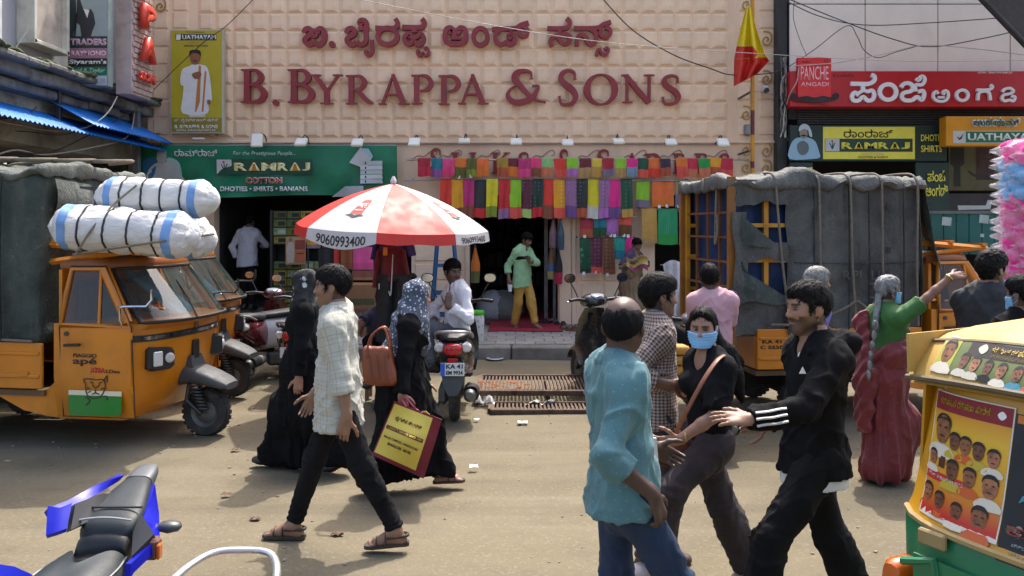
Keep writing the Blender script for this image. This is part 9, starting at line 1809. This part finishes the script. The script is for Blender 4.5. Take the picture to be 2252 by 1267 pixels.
# ------------------------------------------------------------------ two-wheelers
def scooter(label, loc, heading, paint, sc=1.06, lamp='red', plate=None, rail=None, mirrors=True, rx=0., rt=.017):
 t = thing('scooter', label, 'scooter', loc, heading); t.scale = (sc, sc, sc); seat = M('scooter_seat', (.018, .018, .02), .55, bump=.2, bs=120); blk = M('scooter_black', (.02, .02, .022), .45); sil = M('scooter_silver', (.42, .42, .43), .3, .6)
 b = MB(); b.loft([sup(x, cz, w, h, 22, 2.7) for x, cz, w, h in ((-.36, .70, .085, .045), (-.32, .685, .13, .085), (-.2, .65, .165, .125), (0, .60, .185, .165), (.22, .56, .18, .19), (.42, .55, .15, .20), (.54, .52, .11, .20))]); b.build('rear_body', paint, t, smooth=50)
 b = MB(); b.loft([sup(x, cz, w, h, 20, 2.8) for x, cz, w, h in ((-.36, .785, .05, .015), (-.30, .80, .12, .035), (-.1, .805, .145, .045), (.12, .785, .145, .05), (.3, .765, .14, .05), (.5, .75, .11, .045), (.58, .73, .06, .03))]); b.build('seat', seat, t, smooth=50)
 b = MB(); b.tube(cat_rom([(-.08, -.165, .77), (-.26-rx*.6, -.155, .825), (-.37-rx, -.10, .85), (-.40-rx, 0, .855), (-.37-rx, .10, .85), (-.26-rx*.6, .155, .825), (-.08, .165, .77)], 5), rt, 8, flat=.8); b.build('grab_rail', rail or sil, t, smooth=60)
 tl = thing('tail_light', None, None, (-.37, 0, .695)); tl.parent = t
 b = MB(); b.loft([sup(x, 0, w, h, 18, 2.4) for x, w, h in ((.06, .085, .055), (-.01, .085, .055), (-.03, .06, .04))]); b.build('lens', tail_red, tl, smooth=50)
 for s in (-1, 1): b = MB(); b.loft([sup(x, .012, w, h, 14, 2.2, s*.115) for x, w, h in ((.10, .05, .045), (.03, .05, .042), (.015, .035, .03))]); b.build('indicator', lensw, tl, smooth=50)
 b = MB(); b.box((-.385, 0, .60), (.02, .09, .04), bev=.006); b.build('reflector', tail_red, t)
 b = MB(); b.loft([[(-.33-.06*q, y*w, z) for y in (-1, 1)]+[(-.31-.06*q, y*w, z) for y in (1, -1)] for q, w, z in ((0, .09, .58), (.6, .10, .50), (1, .085, .38), (1.1, .04, .29))]); b.build('mud_flap', plastic, t, smooth=30)
 if plate:
  pl = thing('number_plate', None, None, (-.405, 0, .525)); pl.parent = t; pl.rotation_euler = (0, 0, R(-90)); b = MB(); b.box((0, 0, 0), (.21, .008, .115), bev=.003); b.build('panel', plate_w, pl)
  if plate[2]: b = MB(); b.box((-.085, -.006, 0), (.038, .004, .112)); b.build('blue_band', flat('plate_blue', '#2a5cc0'), pl)
  text(plate[0], -.055, .09, .008, .048, -.0052, black_p, pl, .03, .001, W=0); text(plate[1], -.055, .09, -.046, -.010, -.0052, black_p, pl, .03, .001, W=0)
 wheel(t, (0, 0, .215), .215, .10); wheel(t, (1.24, 0, .215), .215, .09)
 b = MB(); b.box((.12, .10, .24), (.5, .09, .16), bev=.03); b.build('engine_case', M('engine_grey', (.12, .12, .12), .6, .4), t)
 b = MB(); b.lathe([(.035, .0), (.06, .03), (.065, .36), (.05, .46), (.03, .48)], (-.30, -.15, .27), 14, axis='X'); b.build('silencer', M('silencer_grey', (.16, .16, .155), .5, .6), t, smooth=50); b = MB(); b.lathe([(.072, .02), (.074, .2), (.066, .24)], (-.28, -.16, .28), 14, axis='X', caps=False); b.build('heat_shield', blk, t, smooth=50)
 b = MB(); b.tube([(.25, .12, .2), (.18, .2, .02)], .012, 6); b.build('side_stand', dsteel, t)
 b = MB(); b.box((.72, 0, .33), (.42, .30, .06), bev=.02); b.build('floorboard', blk, t)
 b = MB(); b.loft([[(x+dx, y*w, z) for y, dx in ((-1, .0), (-.6, .07), (0, .10), (.6, .07), (1, 0), (.6, .03), (0, .05), (-.6, .03))] for x, w, z in ((.95, .17, .30), (1.0, .20, .45), (1.0, .20, .62), (.97, .17, .80), (.93, .12, .92))]); b.build('front_apron', paint, t, smooth=50)
 b = MB(); b.loft([sup(x, cz, w, h, 18, 2.4) for x, cz, w, h in ((.80, 1.0, .07, .035), (.86, 1.01, .13, .06), (.94, 1.01, .15, .075), (1.02, .99, .13, .07), (1.07, .97, .08, .05))]); b.build('handlebar_cowl', paint, t, smooth=50)
 b = MB(); b.loft([sup(x, .985, w, h, 16, 2.3) for x, w, h in ((1.04, .10, .055), (1.075, .085, .048), (1.085, .05, .03))]); b.build('headlight', lensw, t, smooth=50); b = MB(); b.loft([sup(x, cz, w, h, 14, 2.3) for x, cz, w, h in ((.80, 1.04, .05, .02), (.86, 1.065, .085, .02), (.9, 1.07, .06, .015))]); b.build('dial', GLASS('dial_glass', (.3, .33, .36), .1, 1.), t, smooth=50)
 for s in (-1, 1):
  b = MB(); b.tube([(.90, s*.12, 1.01), (.86, s*.24, 1.03), (.82, s*.35, 1.02)], .018, 8); b.build('handle_grip', blk, t, smooth=60); b = MB(); b.tube([(.93, s*.14, 1.0), (.92, s*.25, 1.01), (.90, s*.34, 1.0)], .006, 5); b.build('brake_lever', sil, t)
  if mirrors:
   m = thing('mirror', None, None, (.88, s*.22, 1.04)); m.parent = t; b = MB(); b.tube([(0, 0, 0), (.0, s*.05, .10), (.01, s*.09, .17)], .007, 6); b.build('stalk', blk, m); q = MB(); q.loft([sup(x, .215, w, h, 16, 2.3, s*.10) for x, w, h in ((.03, .035, .025), (.012, .062, .046), (-.006, .066, .05))]); q.build('shell', blk, m, smooth=50); q = MB(); q.loft([sup(x, .215, w, h, 16, 2.3, s*.10) for x, w, h in ((-.004, .056, .041), (-.009, .056, .041))]); q.build('glass', chrome, m, smooth=50)
 b = MB(); n = 12; b.loft([[(1.24+.26*cos(a), y*.065, .215+.26*sin(a)) for y in (-1, -.5, .5, 1)] for a in [R(20+14*i) for i in range(11)]], closed=False, caps=False); b.build('front_fender', paint, t, smooth=60)
 b = MB(); b.tube([(.98, 0, .85), (1.14, .0, .5), (1.24, .055, .215)], .022, 8); b.build('fork', blk, t, smooth=60)
 return t
pa = lambda n, c, **k: M('paint_'+n, c, .25, var=.05, bump=.02, coat=.6, dirt=.15, dcol=(.2, .18, .15), **k)
scooter('black scooter with red tail light and blue edged plate under the man in white shirt', G(1000, 922), R(91), pa('black', (.02, .02, .022)), 1.10, plate=('KA 41', 'EM 9934', True))
scooter('maroon scooter with white plate parked beside the cargo three-wheelers', G(540, 843), R(84), pa('maroon', '#4a0e16'), 1.04, plate=('KA 53', 'EL 7838', False))
scooter('white and grey scooter parked side on behind the maroon scooter', Vc((X(650, 11.4), 11.4, 0)), R(208), pa('white', (.62, .62, .60)), 1.06, mirrors=True)
scooter('black scooter half hidden by the woman in floral headscarf', Vc((X(648, 10.1), 10.1, 0)), R(97), pa('black', (.02, .02, .022)), 1.04, plate=('KA 05', 'JP 2210', False))
scooter('black scooter parked before the panelled wall with chrome mirrors', Vc((X(1385, 9.9), 9.3, 0)), R(112), pa('black', (.02, .02, .022)), 1.08)
scooter('grey scooter under the man in pale pink shirt', Vc((X(1548, 7.6), 7.45, 0)), R(84), pa('grey', (.10, .10, .11)), 1.04, plate=('KA 02', 'HS 4417', False))
scooter('dark scooter with silver grab rail parked beside the blue motorcycle', Vc((-.872, 2.19, 0)), R(-90), pa('dark_grey', (.05, .05, .055)), 1.06, rail=M('rail_silver', (.5, .5, .5), .3, .7, var=.04, bump=0), plate=None, rx=.17, rt=.012)
def sport_bike():
 t = thing('motorcycle', 'blue sport motorcycle with black split seat parked by the road', 'motorcycle', (-1.40, 2.85, 0)); W = True
 st = M('bike_seat', (.020, .026, .029), .5, spec=.3, var=.1, vs=8, bump=.35, bs=180, bd=.002); bl = M('bike_blue', '#0c149c', .35, var=.05, bump=0, coat=.15, spec=.3); bk = M('bike_black', (.012, .012, .013), .5, bump=.1)
 def slab(name, secs, mat, e=3.0):
  b = MB(); rg = []
  for x, y, z, w, h in secs: rg.append([(x+u, y, z+v-h) for _, u, v in sup(0, 0, w, h, 26, e)])
  b.loft(rg); return b.build(name, mat, t, smooth=50, W=W)
 slab('pillion_seat', [(-1.372, 2.90, .93, .070, .03), (-1.372, 2.925, .955, .092, .045), (-1.372, 2.97, .975, .098, .045), (-1.38, 3.05, .99, .088, .04), (-1.39, 3.15, 1.01, .068, .035), (-1.395, 3.22, 1.02, .052, .03), (-1.40, 3.25, 1.015, .03, .02)], st)
 slab('seat_nose', [(-1.40, 3.235, 1.02, .052, .03), (-1.402, 3.28, 1.03, .050, .03), (-1.405, 3.33, 1.035, .042, .025), (-1.405, 3.36, 1.03, .03, .02)], M('bike_tailpad', (.06, .068, .072), .5, bump=.2, bs=180))
 slab('seat_step', [(-1.372, 2.875, .90, .088, .06), (-1.372, 2.90, .925, .092, .07), (-1.372, 2.93, .93, .090, .06)], bk)
 b = MB(); nu, nv = 26, 22
 def sad(u, v):
  x = (u-.5)*2; y = v; wv = .155*(.62+.38*sin(min(1, y*1.5)*1.57))*(1-.12*max(0, y-.8)/.2)
  yy = 2.46+.40*y-.075*max(0, y-.55)/.45*math.exp(-(x/.33)**2)*1.6
  return (-1.405+x*wv+.02*y, yy, .868+.03*y-.085*abs(x)**3-.012*math.exp(-(x/.4)**2))
 b.sheet(sad, nu, nv, thick=.05); b.build('rider_seat', st, t, smooth=60, W=W)
 for k in (.86, ):
  for s in (-1, 1): b = MB(); b.tube([Vc(sad(.5+s*.40, v/12))+Vc((0, 0, .004)) for v in range(13)], .0035, 5); b.build('stitching', M('stitch_grey', (.25, .26, .27), .7), t, W=W)
 b = MB(); b.tube([(-1.372-.088+.176*i/8, 2.915-.01*sin(i/8*3.14), .962+.012*sin(i/8*3.14)) for i in range(9)], .004, 5); b.build('stitching', MATS['stitch_grey'], t, W=W); b = MB(); b.tube([(-1.372-.095+.19*i/8, 2.985, .983) for i in range(9)], .004, 5); b.build('seam', bk, t, W=W)
 slab('tail_frame', [(-1.40, 2.5, .80, .13, .10), (-1.39, 2.8, .84, .10, .11), (-1.385, 3.05, .93, .075, .07), (-1.395, 3.25, .985, .04, .03)], bk)
 def fin(name, U, Lw, mat):
  b = MB(); n = len(U)-1; U = [P(*p) for p in U]; Lw = [P(*p) for p in Lw]
  def f(u, v):
   a = u*n; i = min(int(a), n-1); q = a-i; return U[i].lerp(U[i+1], q).lerp(Lw[i].lerp(Lw[i+1], q), v)
  b.sheet(f, n*3, 3, thick=.022); b.build(name, mat, t, smooth=50, W=W)
 fin('tail_fairing', [(274, 1045, 3.27), (215, 1064, 3.13), (150, 1100, 3.0), (106, 1117, 2.90)], [(262, 1058, 3.25), (215, 1086, 3.10), (166, 1112, 2.98), (112, 1132, 2.89)], bl); fin('tail_fairing', [(106, 1119, 2.895), (130, 1124, 2.90), (156, 1114, 2.93)], [(104, 1184, 2.83), (124, 1178, 2.84), (146, 1170, 2.86)], bl); fin('fairing_inner', [(156, 1114, 2.94), (215, 1092, 3.06), (240, 1090, 3.12)], [(146, 1172, 2.87), (196, 1150, 2.96), (228, 1112, 3.06)], bk)
 fin('tail_fairing', [(341, 1064, 3.24), (331, 1100, 3.10), (316, 1138, 2.98), (344, 1186, 2.86), (288, 1240, 2.74)], [(344, 1088, 3.24), (350, 1130, 3.12), (351, 1165, 3.0), (352, 1204, 2.87), (286, 1268, 2.73)], bl); fin('fairing_inner', [(316, 1138, 2.98), (344, 1186, 2.86)], [(300, 1180, 2.9), (295, 1235, 2.78)], bk)
 fin('tank_cover', [(-20, 1246, 2.62), (40, 1254, 2.60), (75, 1268, 2.58)], [(-20, 1300, 2.55), (40, 1300, 2.55), (75, 1300, 2.55)], bl)
 ind = thing('indicator', None, None, P(374, 1158, 3.02)); ind.parent = t; ind.matrix_parent_inverse = t.matrix_basis.inverted(); b = MB(); b.loft([sup(x, 0, w, w*.62, 14, 2.2) for x, w in ((-.04, .008), (-.03, .026), (0, .034), (.03, .024), (.04, .006))]); b.build('pod', M('pod_dark', (.05, .055, .055), .4), ind, smooth=60); b = MB(); b.tube([(-.03, 0, 0), (-.07, 0, .002)], .010, 6); b.build('stalk', bk, ind)
 b = MB(); b.box(P(335, 1205, 2.86), (.05, .05, .07), bev=.01); b.build('foot_hanger', M('hanger_brown', (.12, .05, .03), .5), t, W=W); b = MB(); b.box(P(350, 1212, 2.85), (.012, .03, .05), bev=.004); b.build('reflector', amber_l, t, W=W)
 w = wheel(t, (0, 0, 0), .30, .14, 'X', n=30); w.matrix_parent_inverse = t.matrix_basis.inverted(); w.location = (-1.39, 3.02, .30)
 w = wheel(t, (0, 0, 0), .30, .11, 'X', n=30); w.matrix_parent_inverse = t.matrix_basis.inverted(); w.location = (-1.41, 1.68, .30)
 slab('engine', [(-1.41, 1.95, .55, .15, .2), (-1.41, 2.3, .75, .17, .25), (-1.40, 2.7, .62, .12, .2), (-1.39, 3.0, .38, .06, .05)], bk)
 slab('tank', [(-1.41, 1.9, .92, .09, .10), (-1.41, 2.1, 1.0, .15, .14), (-1.41, 2.3, .98, .15, .14), (-1.41, 2.44, .90, .10, .08)], bl)
sport_bike()
# ------------------------------------------------------------------ candy floss
def candy():
 Y = 7.6; cx = X(2272, Y); pole = thing('candy_pole', 'tall wooden pole hung with bags of pink and blue candy floss', 'pole', (cx, Y, 0)); b = MB(); b.tube([(0, 0, 0), (0, 0, 2.72)], .022, 8); b.build('shaft', M('pole_wood', (.3, .2, .12), .8), pole)
 for z in np.arange(1.2, 2.7, .12): b = MB(); b.tube([(-.12, 0, z), (.12, 0, z+.01)], .006, 5); b.build('peg', M('pole_wood', (.3, .2, .12), .8), pole)
 pk = M('floss_pink', '#f03a94', .9, var=.10, vs=12, bump=.6, bs=90, bd=.01); bu = M('floss_blue', '#58a8d8', .9, var=.10, vs=12, bump=.6, bs=90, bd=.01); wr = GLASS('cellophane', (.95, .9, .95), .08, .22); r = random.Random(12)
 def bag(mat, seed):
  S = SDF(); rr = random.Random(seed)
  for k in range(6): S.ell((rr.uniform(-.06, .06), rr.uniform(-.03, .03), rr.uniform(-.045, .045)), (.075, .06, .055), .03)
  V, Fq = S.mesh(.014); N = vnormals(V, Fq); V = V+N*(.012*vnoise(V*40, seed))[:, None]; me1 = np_mesh('floss', V, Fq, mat, None); m1 = me1.data; bpy.data.objects.remove(me1)
  q = MB(); rg = []
  for x, w, h in ((-.20, .07, .012), (-.15, .05, .03), (-.09, .075, .07), (0, .085, .085), (.09, .075, .07), (.15, .05, .03), (.20, .07, .012)): rg.append([(x+.01*sin(k*3.1+seed), y*(1+.1*sin(k*2.3+seed)), z*(1+.12*cos(k*3.7+x*20))) for k, (_, y, z) in enumerate(sup(0, 0, w, h, 14, 2))])
  q.loft(rg); return m1, q.mesh('wrapper', wr, 25)
 B = {('p', i): bag(pk, 3+i) for i in range(3)}; B.update({('b', i): bag(bu, 13+i) for i in range(3)})
 for L in range(17):
  z = Z(640, Y)+L*.078; c = 'b' if 11 <= L <= 14 else 'p'
  for k in range(4):
   a = R(180+(-70 if k == 0 else -20 if k == 1 else 25 if k == 2 else 75)+(15 if L % 2 else -10)+r.uniform(-8, 8)); lab = 'clear bag of %s candy floss tied to the tall pole' % ('pink' if c == 'p' else 'pale blue')
   t = thing('candy_floss_bag', lab, 'candy floss', (cx+.13*cos(a), Y+.13*sin(a), z+r.uniform(-.02, .02)), a+r.uniform(-.2, .2), group='bags of %s candy floss on the pole' % ('pink' if c == 'p' else 'blue')); m1, m2 = B[(c, r.randrange(3))]; link('floss', m1, t); link('wrapper', m2, t)
candy()
# white cloth hanging by the wall, ochre bundle, small things
t = thing('hung_cloth', 'white cloth hanging beside the rear of the canvas vehicle', 'cloth', P(1480, 705, 13.0)); b = MB(); b.sheet(lambda u, v: P(1458+(44+6*v)*u+4*sin(v*5), 582+10*sin(u*3.14)*-1+122*v, 13.0+.05*sin(u*16+v*2)*(.3+v)), 24, 16, thick=.005); b.build('sheet', M('white_sheet', (.58, .58, .6), .8, bump=.3, bs=20, bd=.01), t, smooth=70, W=1); b = MB(); b.tube([P(1452, 583, 13.02), P(1508, 583, 13.02)], .01, 6); b.build('line', rope, t, W=1)
t = thing('ribbed_bundle', 'ochre ribbed bundle strapped to the scooter behind the brown checked man', 'bundle', P(1487, 870, 7.3))
for k in range(5): b = blob_box(-.10, .10, -.09, .09, -.03, .05, .03, .006, 9, 40+k, .03); b.xf(MT(Vc((.012*(k % 2), 0, .04+k*.085)))); b.build('layer', M('ochre_layer', '#b07c2c', .7, var=.12), t, smooth=60)
